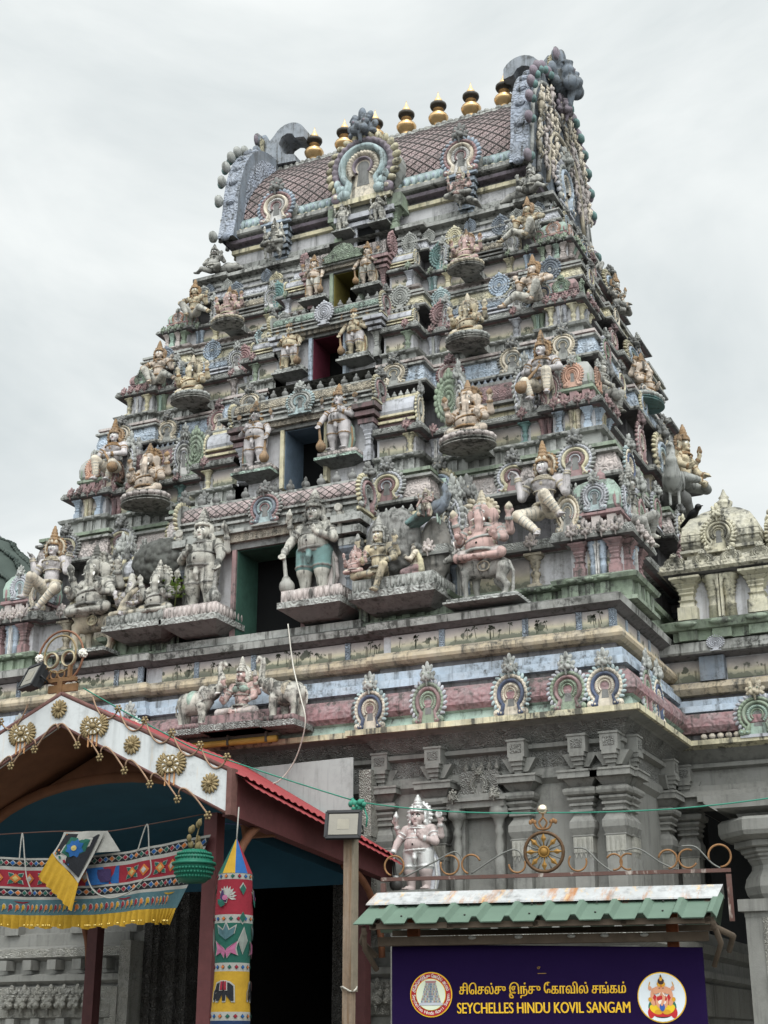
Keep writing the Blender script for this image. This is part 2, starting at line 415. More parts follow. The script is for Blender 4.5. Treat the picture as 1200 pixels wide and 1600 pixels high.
def foot(S, c, d, s=1.0, p='body'):
    c, d = Vector(c), Vector(d).normalized(); w = d.cross(Vector((0, 0, 1))).normalized()
    S.cap(p, 'skin', tuple(c - d * 0.02 * s), tuple(c + d * 0.05 * s), 0.034 * s, 0.028 * s)
    for i in range(5):
        S.ell(p, 'skin', tuple(c + d * (0.088 - abs(i - 1.6) * 0.006) * s + w * ((i - 2) * 0.015 * s)), (0.011 * s, 0.014 * s, 0.011 * s), k=0.006)
def necklace(S, z=0.0, r=0.075, y=0.0, n=2):
    for i in range(n):
        S.ring('body', 'jewel', (0, y - 0.025 - 0.012 * i, z - 0.028 * i), r + 0.022 * i, 0.062 + 0.014 * i, 0.011, 12, 180, 360)
    S.ell('body', 'jewel', (0, y - 0.095 - .01 * n, z - 0.03 * n - 0.01), (0.02, 0.012, 0.026), k=0.004)
def mace(S, a, b, r=0.075):
    """club with a ribbed bulb at the end b"""
    a, b = Vector(a), Vector(b); u = (b - a).normalized(); L_ = (b - a).length
    S.cap('mace', 'mace', tuple(a), tuple(b - u * r), 0.017, 0.026); S.ell('mace', 'mace', tuple(a), 0.028)
    q = u.to_track_quat('Z', 'Y').to_euler()
    S.ell('mace', 'mace', tuple(b - u * r * 0.9), (r, r, r * 1.05), tuple(q))
    for t, rr in ((0.55, 0.036), (-0.2, r * 0.86), (0.3, r * 0.8)):
        S.ell('mace', 'jewel', tuple(b - u * r * (0.9 + t)), (rr * 1.12, rr * 1.12, 0.014), tuple(q), k=0.004)
    S.ell('mace', 'jewel', tuple(b - u * r * 1.9), (0.045, 0.045, 0.03), tuple(q))
def lotus_base(S, rx, ry, z, h=0.09, part='pedestal', n=18):
    S.ell(part, 'stone', (0, 0, z - h * 0.15), (rx, ry, h * 0.3)); S.ell(part, 'stone', (0, 0, z - h * 1.05), (rx * 1.08, ry * 1.08, h * 0.3))
    S.ell(part, 'stone', (0, 0, z - h * 0.6), (rx * 0.93, ry * 0.93, h * 0.5))
    for i in range(n):
        a = 2 * PI * (i + .5) / n; S.ell(part, 'petal', (rx * 0.97 * math.cos(a), ry * 0.97 * math.sin(a), z - h * 0.55), (rx * 0.16, rx * 0.16, h * 0.42), k=0.004)

def fig_guardian():
    S = Sculpt(); b = 'body'
    for s in (-1, 1):
        hip, kn, an = (s * 0.085, 0, 0.47), (s * 0.105, -0.025, 0.26), (s * 0.10, 0.0, 0.06)
        S.cap(b, 'skin', hip, kn, 0.118, 0.085, 0.03).cap(b, 'skin', kn, an, 0.078, 0.05, 0.02).ell(b, 'skin', (s * 0.108, 0.018, 0.2), (0.064, 0.062, 0.09))
        foot(S, (s * 0.105, -0.03, 0.035), (s * 0.25, -1, 0), 1.35)
        S.cap('garment', 'cloth', hip, (s * 0.103, -0.02, 0.31), 0.126, 0.1, 0.03).ring('garment', 'jewel', (s * 0.103, -0.02, 0.305), 0.098, 0.098, 0.012, 12)
    S.ell(b, 'skin', (0, -0.04, 0.575), (0.168, 0.15, 0.135), k=0.04).ell(b, 'skin', (0, 0, 0.5), (0.165, 0.12, 0.08), k=0.03)
    S.ell(b, 'skin', (0, 0, 0.71), (0.165, 0.108, 0.11), k=0.05).cap(b, 'skin', (-0.13, 0.01, 0.775), (0.13, 0.01, 0.775), 0.05, k=0.04)
    for s in (-1, 1): S.ell(b, 'skin', (s * 0.062, -0.065, 0.725), (0.062, 0.04, 0.05), k=0.02)
    S.ell(b, 'pupil', (0, -0.19, 0.565), 0.012, k=0.004)
    S.ell('garment', 'cloth', (0, 0, 0.47), (0.172, 0.13, 0.07), k=0.03)
    S.ring('garment', 'jewel', (0, -0.02, 0.50), 0.165, 0.14, 0.018, 16, tilt=0.05).ring('garment', 'jewel', (0, -0.035, 0.645), 0.158, 0.132, 0.012, 16)
    S.ring('garment', 'jewel', (0, -0.115, 0.47), 0.085, 0.025, 0.012, 10, 180, 360)
    S.path('garment', 'cloth', [(0, -0.12, 0.49), (0.0, -0.14, 0.4), (-0.01, -0.12, 0.33)], [0.035, 0.03, 0.014])
    S.path('sash', 'sash', [(0.16, 0.03, 0.52), (0.2, 0.05, 0.38), (0.2, 0.06, 0.2), (0.17, 0.05, 0.04)], [0.03, 0.05, 0.06, 0.05])
    S.path('sash', 'jewel', [(0.225, -0.01, 0.4), (0.24, 0.0, 0.2), (0.22, 0.0, 0.03)], [0.014, 0.016, 0.014], 0.004)
    S.path('body', 'jewel', [(-0.14, -0.02, 0.79), (-0.02, -0.115, 0.68), (0.13, -0.07, 0.56)], 0.012, 0.005)
    S.at(T((0, -0.02, 0.91)) @ SC(1.22)); face(S); crown(S, .74); halo(S); S.at(Matrix.Identity(4))
    necklace(S, 0.8, 0.08, 0.0, 2)
    arm(S, (-0.175, 0.01, 0.765), (-0.265, -0.06, 0.60), (-0.285, -0.15, 0.47)); hand(S, (-0.287, -0.165, 0.45), (0.1, -0.5, -1), (1, 0, 0), 1.15, 0.5)
    arm(S, (0.175, 0.01, 0.765), (0.25, -0.05, 0.6), (0.12, -0.15, 0.64)); hand(S, (0.095, -0.165, 0.65), (-0.5, -0.3, 1), (0.6, -.4, 0.3), 1.15, 0.2)
    arm(S, (-0.165, 0.05, 0.77), (-0.275, 0.05, 0.68), (-0.30, -0.01, 0.82), (0.045, 0.04, 0.028)); hand(S, (-0.3, -0.02, 0.85), (0, -0.3, 1), (1, 0.1, 0), 1.1, 0.4)
    arm(S, (0.165, 0.05, 0.77), (0.285, 0.05, 0.68), (0.30, -0.01, 0.82), (0.045, 0.04, 0.028)); hand(S, (0.3, -0.02, 0.85), (0, -0.3, 1), (-1, 0.1, 0), 1.1, 0.4)
    S.path('emblem#2', 'crown', [(-0.3, -0.05, 0.88), (-0.29, -0.05, 0.93), (-0.285, -0.05, 0.99)], [0.018, 0.034, 0.012]); S.ring('emblem', 'crown', (0.3, -0.05, 0.93), 0.036, 0.036, 0.014, 12, plane='xz')
    S.ell('emblem', 'crown', (0.3, -0.05, 0.93), (0.03, 0.014, 0.03))
    mace(S, (-0.28, -0.17, 0.46), (-0.24, -0.14, 0.02), 0.082)
    return S
def torso(S, pelvis=(0, 0, 0.1), belly=0.0, chest=0.43):
    b = 'body'; px, py, pz = pelvis
    S.ell(b, 'skin', (px, py, pz + 0.02), (0.125, 0.1, 0.085), k=0.03)
    S.ell(b, 'skin', (px * .6, py - 0.01 - belly * 0.35, pz + 0.16 - belly * .2), (0.1 + belly, 0.085 + belly, 0.12), k=0.05)
    S.ell(b, 'skin', (0, 0, chest - 0.05), (0.135, 0.09, 0.1), k=0.05).cap(b, 'skin', (-0.12, 0.01, chest + 0.02), (0.12, 0.01, chest + 0.02), 0.05, k=0.04)
    for s in (-1, 1): S.ell(b, 'skin', (s * 0.06, -0.065, chest - 0.035), (0.058, 0.035, 0.045), k=0.02)
    S.ring('garment', 'jewel', (px * .5, py - 0.01 - belly * .3, pz + 0.075), 0.128 + belly, 0.105 + belly, 0.018, 16)
    S.ring('garment', 'jewel', (0, -0.01, chest - 0.12), 0.125 + belly * .5, 0.09 + belly * .5, 0.009, 16)
def leg(S, hip, kn, an, fd, cloth='cloth', bare=False):
    p, m = ('body', 'skin') if bare else ('garment', cloth)
    S.cap('body', 'skin', hip, kn, 0.075, 0.056, 0.02).cap('body', 'skin', kn, an, 0.055, 0.036)
    if not bare:
        S.cap('garment', cloth, hip, kn, 0.085, 0.066, 0.03); k, a = Vector(kn), Vector(an); e = k.lerp(a, 0.82)
        S.cap('garment', cloth, kn, tuple(e), 0.065, 0.046); h = Vector(hip)
        for t in (0.3, 0.5, 0.7, 0.9):
            band(S, 'garment', 'cloth2', h.lerp(k, t), k - h, 0.083 - 0.019 * t, 0.006); band(S, 'garment', 'cloth2', k.lerp(e, t), e - k, 0.064 - 0.019 * t, 0.006)
    band(S, 'body', 'jewel', an, Vector(an) - Vector(kn), 0.036, 0.012)
    foot(S, Vector(an) + Vector(fd) * 0.02 - Vector((0, 0, 0.02)), fd)
def fig_bearer():          # sits on the cornice and holds the ledge above with both hands
    S = Sculpt(); torso(S, (0, 0, 0.08))
    leg(S, (-0.075, -0.03, 0.07), (-0.24, -0.22, 0.0), (-0.02, -0.25, -0.22), (0.3, -1, -0.4)); leg(S, (0.075, -0.03, 0.07), (0.09, -0.3, 0.17), (0.22, -0.22, -0.03), (0.7, -0.8, -0.2))
    for s in (-1, 1):
        arm(S, (s * 0.165, 0.01, 0.45), (s * 0.25, -0.04, 0.27), (s * 0.29, -0.06, 0.50)); hand(S, (s * 0.295, -0.06, 0.53), (s * 0.5, -0.4, 0.5), (s * 0.3, 1, 0), 1.1, 0.2)
    necklace(S, 0.48, 0.08, 0, 3); S.at(T((0, -0.025, 0.6)) @ RZ(-14)); face(S); crown(S, 1.15); halo(S, 0.15)
    return S
def fig_clubman():         # sits with a knee up and a club slanting across
    S = Sculpt(); torso(S, (0, 0, 0.08))
    leg(S, (-0.075, -0.03, 0.07), (-0.17, -0.26, 0.06), (-0.09, -0.25, -0.17), (-0.2, -1, -0.3)); leg(S, (0.075, -0.03, 0.07), (0.14, -0.28, 0.16), (0.13, -0.24, -0.12), (0.2, -1, -0.3))
    arm(S, (-0.165, 0.01, 0.45), (-0.23, -0.06, 0.28), (-0.06, -0.17, 0.25)); hand(S, (-0.035, -0.18, 0.25), (1, -0.3, 0), (0, -0.3, 1), 1.1, 0.5)
    arm(S, (0.165, 0.01, 0.45), (0.255, -0.05, 0.29), (0.05, -0.18, 0.235)); hand(S, (0.02, -0.19, 0.235), (-1, -0.3, 0), (0, -0.3, 1), 1.1, 0.5)
    S.at(Matrix.Identity(4)); mace(S, (0.03, -0.2, 0.28), (-0.25, -0.32, -0.09), 0.085)
    necklace(S, 0.48, 0.08, 0, 3); S.at(T((0, -0.025, 0.6)) @ RZ(-10)); face(S); crown(S, 1.1); halo(S, 0.14)
    return S
def fig_lounger():         # leans on one arm, one leg stretched along the ledge
    S = Sculpt(); torso(S, (0, 0, 0.08))
    leg(S, (-0.075, -0.03, 0.07), (-0.24, -0.2, 0.09), (-0.45, -0.2, -0.04), (-1, -0.5, -0.2)); leg(S, (0.075, -0.03, 0.07), (0.13, -0.27, 0.2), (0.03, -0.24, -0.04), (-0.4, -1, -0.2))
    arm(S, (-0.165, 0.01, 0.45), (-0.25, 0.02, 0.3), (-0.27, -0.03, 0.43)); hand(S, (-0.275, -0.035, 0.46), (-0.3, -0.3, 1), (1, 0, 0), 1.1, 0.4)
    arm(S, (0.165, 0.01, 0.45), (0.31, -0.07, 0.36), (0.2, -0.25, 0.24)); hand(S, (0.18, -0.27, 0.225), (-0.7, -0.5, -0.5), (0, -0.5, 1), 1.1, 0.4)
    necklace(S, 0.48, 0.08, 0, 2); S.at(T((0, -0.025, 0.6)) @ RZ(-18)); face(S); crown(S, 0.95); halo(S, 0.12)
    return S
def fig_dwarf():           # pot-bellied attendant, half lying beside a pillow
    S = Sculpt(); torso(S, (0, -0.02, 0.06), 0.045, 0.36)
    leg(S, (-0.07, -0.03, 0.06), (-0.22, -0.18, 0.08), (-0.1, -0.24, 0.0), (0.6, -1, 0), bare=True); leg(S, (0.07, -0.03, 0.06), (0.22, -0.2, 0.06), (0.33, -0.16, 0.02), (1, -0.4, 0), bare=True)
    arm(S, (-0.16, 0.0, 0.38), (-0.27, -0.02, 0.24), (-0.25, -0.12, 0.35)); hand(S, (-0.25, -0.13, 0.38), (0, -0.2, 1), (1, 0, 0), 1.2, 0.4)
    arm(S, (0.16, 0.0, 0.38), (0.25, -0.04, 0.27), (0.16, -0.16, 0.2)); hand(S, (0.14, -0.17, 0.2), (-0.8, -0.4, 0), (0, -0.3, 1), 1.2, 0.3)
    S.path('tail', 'cloth', [(-0.06, 0.12, 0.05), (-0.3, 0.12, 0.12), (-0.52, 0.12, 0.1), (-0.72, 0.1, 0.02)], [0.1, 0.12, 0.09, 0.03], 0.04)
    for i in range(9): S.ell('tail', 'cloth2', (-0.16 - i * 0.06, 0.03 + 0.01 * i, 0.14 - 0.012 * i), (0.03, 0.02, 0.03), k=0.006)
    necklace(S, 0.41, 0.07, 0, 2); S.at(T((0, -0.03, 0.53)) @ RZ(-20)); face(S); crown(S, 0.7); halo(S, 0.1)
    return S
def elephant_head(S, turn=0, trunk=-1):
    b = 'body'
    S.ell(b, 'skin', (0, 0, 0.02), (0.09, 0.085, 0.085), k=0.03).ell(b, 'skin', (-0.035, -0.02, 0.075), (0.045, 0.05, 0.04), k=0.03).ell(b, 'skin', (0.035, -0.02, 0.075), (0.045, 0.05, 0.04), k=0.03)
    t = trunk
    S.path(b, 'skin', [(0, -0.075, 0.0), (0.012 * -t, -0.115, -0.07), (0.01 * -t, -0.125, -0.17), (t * 0.02, -0.13, -0.25), (t * 0.075, -0.135, -0.285), (t * 0.105, -0.135, -0.25)], [0.052, 0.045, 0.038, 0.032, 0.027, 0.022], 0.02)
    for i in range(7): S.ring(b, 'skin', (0.008 * -t, -0.105 - 0.004 * i, -0.05 - 0.028 * i), 0.043 - 0.0018 * i, 0.036, 0.007, 10)
    for s in (-1, 1):
        S.ell(b, 'skin', (s * 0.125, 0.02, -0.01), (0.06, 0.02, 0.085), (0, 0, s * 0.5), k=0.02)
        S.ell(b, 'eye', (s * 0.05, -0.074, 0.025), (0.016, 0.01, 0.011), k=0.002); S.ell(b, 'pupil', (s * 0.05, -0.082, 0.025), (0.008, 0.005, 0.008), k=0.002)
        S.cap(b, 'eye', (s * 0.05, -0.08, -0.045), (s * 0.075, -0.125, -0.085 if s > 0 else -0.065), 0.014, 0.007, 0.004)
    S.ell(b, 'jewel', (0, -0.085, 0.055), (0.03, 0.012, 0.03), k=0.004)
def fig_ganesha(pedestal=True, plain=False):
    S = Sculpt(); b = 'body'
    S.ell(b, 'skin', (0, -0.06, 0.16), (0.172, 0.16, 0.15), k=0.04).ell(b, 'skin', (0, 0.0, 0.33), (0.15, 0.1, 0.11), k=0.05)
    for s in (-1, 1): S.ell(b, 'skin', (s * 0.065, -0.07, 0.315), (0.06, 0.035, 0.045), k=0.02)
    S.ell(b, 'pupil', (0, -0.222, 0.15), 0.012, k=0.003)
    S.ring('garment', 'jewel', (0, -0.06, 0.21), 0.165, 0.155, 0.014, 16, tilt=0.2); S.ring('garment', 'jewel', (0, -0.06, 0.09), 0.16, 0.15, 0.018, 16)
    for s in (-1, 1):
        S.cap(b, 'skin', (s * 0.08, -0.03, 0.06), (s * 0.235, -0.13, 0.05 if s > 0 else 0.035), 0.08, 0.058, 0.03).cap(b, 'skin', (s * 0.235, -0.135, 0.03), (s * 0.08, -0.225, 0.005), 0.045, 0.032)
        foot(S, (s * 0.06, -0.23, 0.0), (-s, -0.35, 0), 1.0)
        S.cap('garment', 'cloth', (s * 0.08, -0.03, 0.06), (s * 0.20, -0.115, 0.055), 0.088, 0.068, 0.03)
        arm(S, (s * 0.165, 0.0, 0.36), (s * 0.25, -0.07, 0.22), (s * 0.2, -0.18, 0.2)); hand(S, (s * 0.195, -0.2, 0.21), (0, -0.6, 1), (s, 0, 0), 1.2, 0.3)
        arm(S, (s * 0.165, 0.05, 0.37), (s * 0.285, 0.03, 0.32), (s * 0.3, -0.04, 0.45)); hand(S, (s * 0.3, -0.05, 0.48), (0, -0.2, 1), (-s, 0, 0), 1.2, 0.4)
        S.path('emblem#%d' % s, 'crown', [(s * 0.3, -0.07, 0.5), (s * 0.31, -0.06, 0.55), (s * 0.315, -0.06, 0.6)], [0.016, 0.04, 0.012])
        for i in range(5): S.ell('body', 'crown', (s * (0.1 + .02 * i), -0.13 + 0.005 * i, 0.3 - 0.045 * i), 0.02, k=0.004)
    S.ell('sweet', 'skin', (-0.2, -0.24, 0.24), 0.034)
    necklace(S, 0.4, 0.085, 0, 2)
    S.at(T((0, -0.05, 0.5)) @ RX(8)); elephant_head(S); S.at(T((0, -0.035, 0.515))); crown(S, 0.95)
    S.ell('halo', 'crown', (0, 0.07, 0.03), (0.16, 0.02, 0.17))
    for i in range(-2, 13):
        a = R(18 * i); S.ell('halo', 'crown', (0.16 * math.cos(a), 0.065, 0.03 + 0.17 * math.sin(a)), 0.024, k=0.004)
    S.at(Matrix.Identity(4))
    if pedestal: S.at(T((0, -0.07, 0))); lotus_base(S, 0.34, 0.24, -0.01, 0.1); S.ell('pedestal', 'stone', (0, 0, -0.16), (0.38, 0.27, 0.03)); S.at(Matrix.Identity(4))
    return S
def fig_seated(kind):
    """cross-legged figure: 'sage' (beard, turban, robe), 'goddess', 'lord' (one leg hanging), 'deity'"""
    S = Sculpt(); b = 'body'; torso(S, (0, 0, 0.08), 0.02 if kind == 'sage' else 0, 0.43)
    if kind == 'lord':
        leg(S, (-0.075, -0.03, 0.07), (-0.28, -0.16, 0.04), (-0.02, -0.26, 0.03), (1, -0.3, 0), bare=True); leg(S, (0.075, -0.03, 0.07), (0.2, -0.3, 0.1), (0.1, -0.32, -0.2), (-0.2, -1, -0.2), bare=True)
    else:
        for s in (-1, 1): leg(S, (s * 0.075, -0.03, 0.06), (s * 0.29, -0.14, 0.05), (s * 0.05, -0.24, 0.03 if s > 0 else 0.05), (-s, -0.3, 0))
    if kind == 'sage':
        arm(S, (-0.165, 0.01, 0.45), (-0.22, -0.07, 0.27), (-0.2, -0.18, 0.36)); hand(S, (-0.2, -0.19, 0.39), (0, -0.2, 1), (1, 0, 0), 1.2, 0.2)
        arm(S, (0.165, 0.01, 0.45), (0.24, -0.06, 0.26), (0.16, -0.2, 0.2)); hand(S, (0.15, -0.22, 0.2), (-0.4, -1, 0), (1, -.3, 0), 1.2, 0.2)
        S.path('garment', 'cloth', [(0.12, -0.03, 0.5), (0.05, -0.11, 0.4), (-0.06, -0.11, 0.25), (-0.1, -0.1, 0.12)], [0.05, 0.05, 0.07, 0.09])
        S.ell('garment', 'cloth', (0, -0.06, 0.1), (0.17, 0.14, 0.09)); S.at(T((0, -0.025, 0.6)) @ RZ(-12)); face(S)
        S.ell('hair', 'cloth2', (0, 0.03, 0.04), (0.082, 0.08, 0.09)).path('hair', 'cloth2', [(0, 0.01, 0.08), (0, 0.015, 0.17)], [0.07, 0.055]).ell('hair', 'cloth2', (0, 0.015, 0.2), (0.04, 0.04, 0.03))
        S.path('hair', 'cloth2', [(0, -0.055, -0.07), (0.0, -0.085, -0.15), (0.01, -0.09, -0.23)], [0.046, 0.04, 0.018])
        for s in (-1, 1): S.path('hair', 'cloth2', [(s * 0.06, 0.0, 0.02), (s * 0.06, -0.03, -0.06), (s * 0.03, -0.07, -0.12)], 0.022)
        return S
    if kind == 'goddess':
        for s in (-1, 1): S.ell('garment', 'blouse', (s * 0.058, -0.075, 0.395), (0.062, 0.05, 0.055), k=0.02)
        S.ell('garment', 'blouse', (0, 0, 0.4), (0.142, 0.095, 0.075), k=0.02)
    for s in (-1, 1):
        if kind == 'lord' and s < 0:
            arm(S, (-0.165, 0.01, 0.45), (-0.24, -0.06, 0.28), (-0.16, -0.2, 0.22)); hand(S, (-0.15, -0.22, 0.22), (0.5, -0.8, 0), (0, -.3, 1), 1.1, 0.4); continue
        arm(S, (s * 0.165, 0.01, 0.45), (s * 0.24, -0.06, 0.27), (s * 0.2, -0.18, 0.2)); hand(S, (s * 0.2, -0.2, 0.21), (-s * .2, -0.7, 0.6 if s < 0 else -0.5), (1, 0, 0), 1.1, 0.2)
    for s in (-1, 1):
        arm(S, (s * 0.165, 0.05, 0.45), (s * 0.26, 0.02, 0.34), (s * 0.26, -0.08, 0.47), (0.045, 0.04, 0.028)); hand(S, (s * 0.26, -0.09, 0.5), (0, -0.2, 1), (-s, 0, 0), 1.1, 0.3)
        S.path('emblem#%d' % s, 'crown', [(s * 0.26, -0.1, 0.52), (s * 0.262, -0.1, 0.57), (s * 0.264, -0.1, 0.63)], [0.012, 0.034, 0.02])
    necklace(S, 0.48, 0.08, 0, 2); S.at(T((0, -0.025, 0.6)) @ RZ(-8)); face(S); crown(S, 1.0); halo(S, 0.12)
    return S
def fig_kneeler():        # woman kneeling in a red skirt, seen from her side, hands joined
    S = Sculpt(); b = 'body'; torso(S, (0, 0, 0.2), 0, 0.5)
    for s in (-1, 1):
        S.cap('garment', 'cloth', (s * 0.07, 0, 0.2), (s * 0.085, -0.26, 0.12), 0.1, 0.08, 0.04).cap('garment', 'cloth', (s * 0.085, -0.26, 0.1), (s * 0.085, 0.05, 0.05), 0.07, 0.06, 0.03)
        arm(S, (s * 0.15, 0.01, 0.52), (s * 0.2, -0.08, 0.37), (s * 0.04, -0.22, 0.45)); hand(S, (s * 0.02, -0.23, 0.47), (0, -0.4, 1), (0, 1, 0), 1.0, 0.1)
        S.ell('garment', 'blouse', (s * 0.055, -0.07, 0.46), (0.06, 0.05, 0.055), k=0.02)
    S.ell('garment', 'blouse', (0, 0, 0.48), (0.15, 0.1, 0.09)).path('garment', 'blouse', [(0.1, 0.02, 0.55), (0.1, 0.1, 0.35), (0.08, 0.12, 0.15)], [0.05, 0.06, 0.07])
    S.path('garment', 'cloth', [(0, -0.05, 0.2), (0, -0.2, 0.1), (0, -0.22, 0.02)], [0.1, 0.09, 0.07])
    S.at(T((0, -0.03, 0.67))); face(S); S.ell('hair', 'hair', (0, 0.03, 0.03), (0.082, 0.08, 0.085)).ell('hair', 'hair', (0, 0.1, 0.0), (0.05, 0.05, 0.055)).ring('hair', 'jewel', (0, 0.0, 0.06), 0.07, 0.075, 0.01, 12)
    return S
def quadruped(kind):
    """nose towards -x, feet at z 0, back at about 0.5; kinds: elephant, bull, lion"""
    S = Sculpt(); b = 'body'
    if kind == 'elephant':
        S.ell(b, 'skin', (0.06, 0, 0.42), (0.27, 0.19, 0.2), k=0.05).ell(b, 'skin', (0.2, 0, 0.42), (0.19, 0.18, 0.2), k=0.05).ell(b, 'skin', (-0.14, 0, 0.44), (0.15, 0.16, 0.18), k=0.05)
        for x, y, dx in ((-0.16, -0.1, -0.02), (-0.08, 0.1, 0.03), (0.2, -0.1, 0.05), (0.28, 0.1, -0.02)):
            S.path(b, 'skin', [(x, y, 0.34), (x + dx, y, 0.18), (x + dx * 0.6, y, 0.03)], [0.095, 0.066, 0.06], 0.03).ell(b, 'skin', (x + dx * 0.6 - 0.01, y, 0.025), (0.068, 0.066, 0.028))
            for q in (-1, 0, 1): S.ell(b, 'jewel', (x + dx * .6 - 0.068, y + q * 0.028, 0.02), (0.012, 0.014, 0.014), k=0.003)
        S.ell(b, 'skin', (-0.32, 0, 0.6), (0.13, 0.12, 0.14), k=0.06).cap(b, 'skin', (-0.1, 0, 0.5), (-0.3, 0, 0.58), 0.15, 0.12, 0.06)
        S.path(b, 'skin', [(-0.4, 0, 0.6), (-0.47, 0, 0.7), (-0.47, 0, 0.86), (-0.45, 0, 1.0), (-0.46, 0, 1.08), (-0.53, 0, 1.11), (-0.57, 0, 1.05)], [0.075, 0.064, 0.052, 0.044, 0.04, 0.036, 0.03], 0.02)
        for s in (-1, 1):
            S.ell(b, 'skin', (-0.22, s * 0.135, 0.57), (0.1, 0.02, 0.13), (0, 0.2, s * 0.5), k=0.02); S.ell(b, 'pupil', (-0.41, s * 0.085, 0.635), 0.014, k=0.003)
            S.cap(b, 'eye', (-0.41, s * 0.06, 0.55), (-0.52, s * 0.09, 0.55), 0.02, 0.01)
        S.path(b, 'skin', [(0.38, 0, 0.5), (0.43, 0, 0.38), (0.42, 0, 0.22)], [0.022, 0.016, 0.012])
        S.ell('saddle_cloth', 'cloth', (0.06, 0, 0.45), (0.13, 0.2, 0.205)).ring('saddle_cloth', 'jewel', (-0.06, 0, 0.45), 0.015, 0.17, 0.012, 10)
        for s in (-1, 1): S.path('body', 'jewel', [(-0.18, s * 0.17, 0.6), (-0.24, s * 0.16, 0.45), (-0.1, s * 0.17, 0.33)], 0.014, 0.005)
        S.ell('body', 'jewel', (-0.4, 0, 0.69), (0.04, 0.06, 0.05))
        return S
    m = 0.0 if kind == 'bull' else 0.02
    S.ell(b, 'skin', (0, 0, 0.43), (0.26, 0.125, 0.13), k=0.05).ell(b, 'skin', (-0.2, 0, 0.45), (0.14, 0.13, 0.155), k=0.05).ell(b, 'skin', (0.22, 0, 0.44), (0.14, 0.125, 0.14), k=0.05)
    for s in (-1, 1):
        o = 0.05 * s
        S.path(b, 'skin', [(-0.22 + o, s * 0.085, 0.38), (-0.23 + o, s * 0.09, 0.21), (-0.2 + o, s * 0.09, 0.03)], [0.075, 0.044, 0.032], 0.03).ell(b, 'skin', (-0.22 + o, s * 0.09, 0.025), (0.05, 0.04, 0.028))
        S.path(b, 'skin', [(0.24 - o, s * 0.085, 0.4), (0.2 - o, s * 0.09, 0.27), (0.29 - o, s * 0.09, 0.15), (0.26 - o, s * 0.09, 0.03)], [0.1, 0.06, 0.038, 0.03], 0.03).ell(b, 'skin', (0.24 - o, s * 0.09, 0.025), (0.05, 0.04, 0.028))
    hz, hx = (0.68, -0.42)
    S.cap(b, 'skin', (-0.2, 0, 0.48), (hx + 0.06, 0, hz - 0.05), 0.13, 0.09, 0.05)
    if kind == 'bull':
        S.ell(b, 'skin', (hx, 0, hz), (0.09, 0.075, 0.08), k=0.03).cap(b, 'skin', (hx - 0.03, 0, hz), (hx - 0.17, 0, hz - 0.06), 0.06, 0.042, 0.03).ell(b, 'skin', (-0.12, 0, 0.6), (0.1, 0.06, 0.07), k=0.05)
        for s in (-1, 1):
            S.path(b, 'eye', [(hx + 0.01, s * 0.05, hz + 0.06), (hx + 0.01, s * 0.09, hz + 0.12), (hx - 0.02, s * 0.08, hz + 0.19)], [0.022, 0.017, 0.008]); S.ell(b, 'skin', (hx + 0.04, s * 0.1, hz), (0.02, 0.05, 0.03))
            S.ell(b, 'pupil', (hx - 0.06, s * 0.06, hz + 0.025), 0.014, k=0.003)
        S.path(b, 'skin', [(0.34, 0, 0.5), (0.4, 0, 0.36), (0.39, 0, 0.12), (0.36, 0, 0.03)], [0.028, 0.022, 0.025, 0.035])
        S.path(b, 'skin', [(-0.32, 0, 0.5), (-0.3, 0, 0.4), (-0.24, 0, 0.34)], [0.04, 0.05, 0.03])
    else:
        S.ell(b, 'skin', (hx, 0, hz), (0.105, 0.1, 0.11), k=0.03).ell(b, 'skin', (hx - 0.09, 0, hz - 0.03), (0.06, 0.06, 0.05))
        for i in range(22):
            a = 2 * PI * i / 11; q = 0.13 if i < 11 else 0.12; S.ell(b, 'jewel', (hx + (0.07 if i < 11 else 0.14), q * math.sin(a), hz - 0.01 + q * math.cos(a)), 0.042, k=0.006)
        for s in (-1, 1): S.ell(b, 'pupil', (hx - 0.09, s * 0.05, hz + 0.03), 0.018, k=0.003).ell(b, 'eye', (hx - 0.12, s * 0.02, hz - 0.08), (0.014, 0.012, 0.03), k=0.003)
        S.path(b, 'skin', [(0.34, 0, 0.5), (0.45, 0, 0.56), (0.46, 0, 0.72), (0.4, 0, 0.8)], [0.025, 0.02, 0.02, 0.045])
    S.ell('saddle_cloth', 'cloth', (0.02, 0, 0.45), (0.11, 0.137, 0.135))
    for s in (-1, 1): S.ring('saddle_cloth', 'jewel', (0.02, s * 0.13, 0.44), 0.085, 0.07, 0.01, 14, plane='xz'); S.ell('saddle_cloth', 'jewel', (0.02, s * 0.135, 0.44), (0.03, 0.012, 0.03))
    S.ring('body', 'jewel', (-0.3, 0, 0.56), 0.03, 0.12, 0.014, 14)
    return S
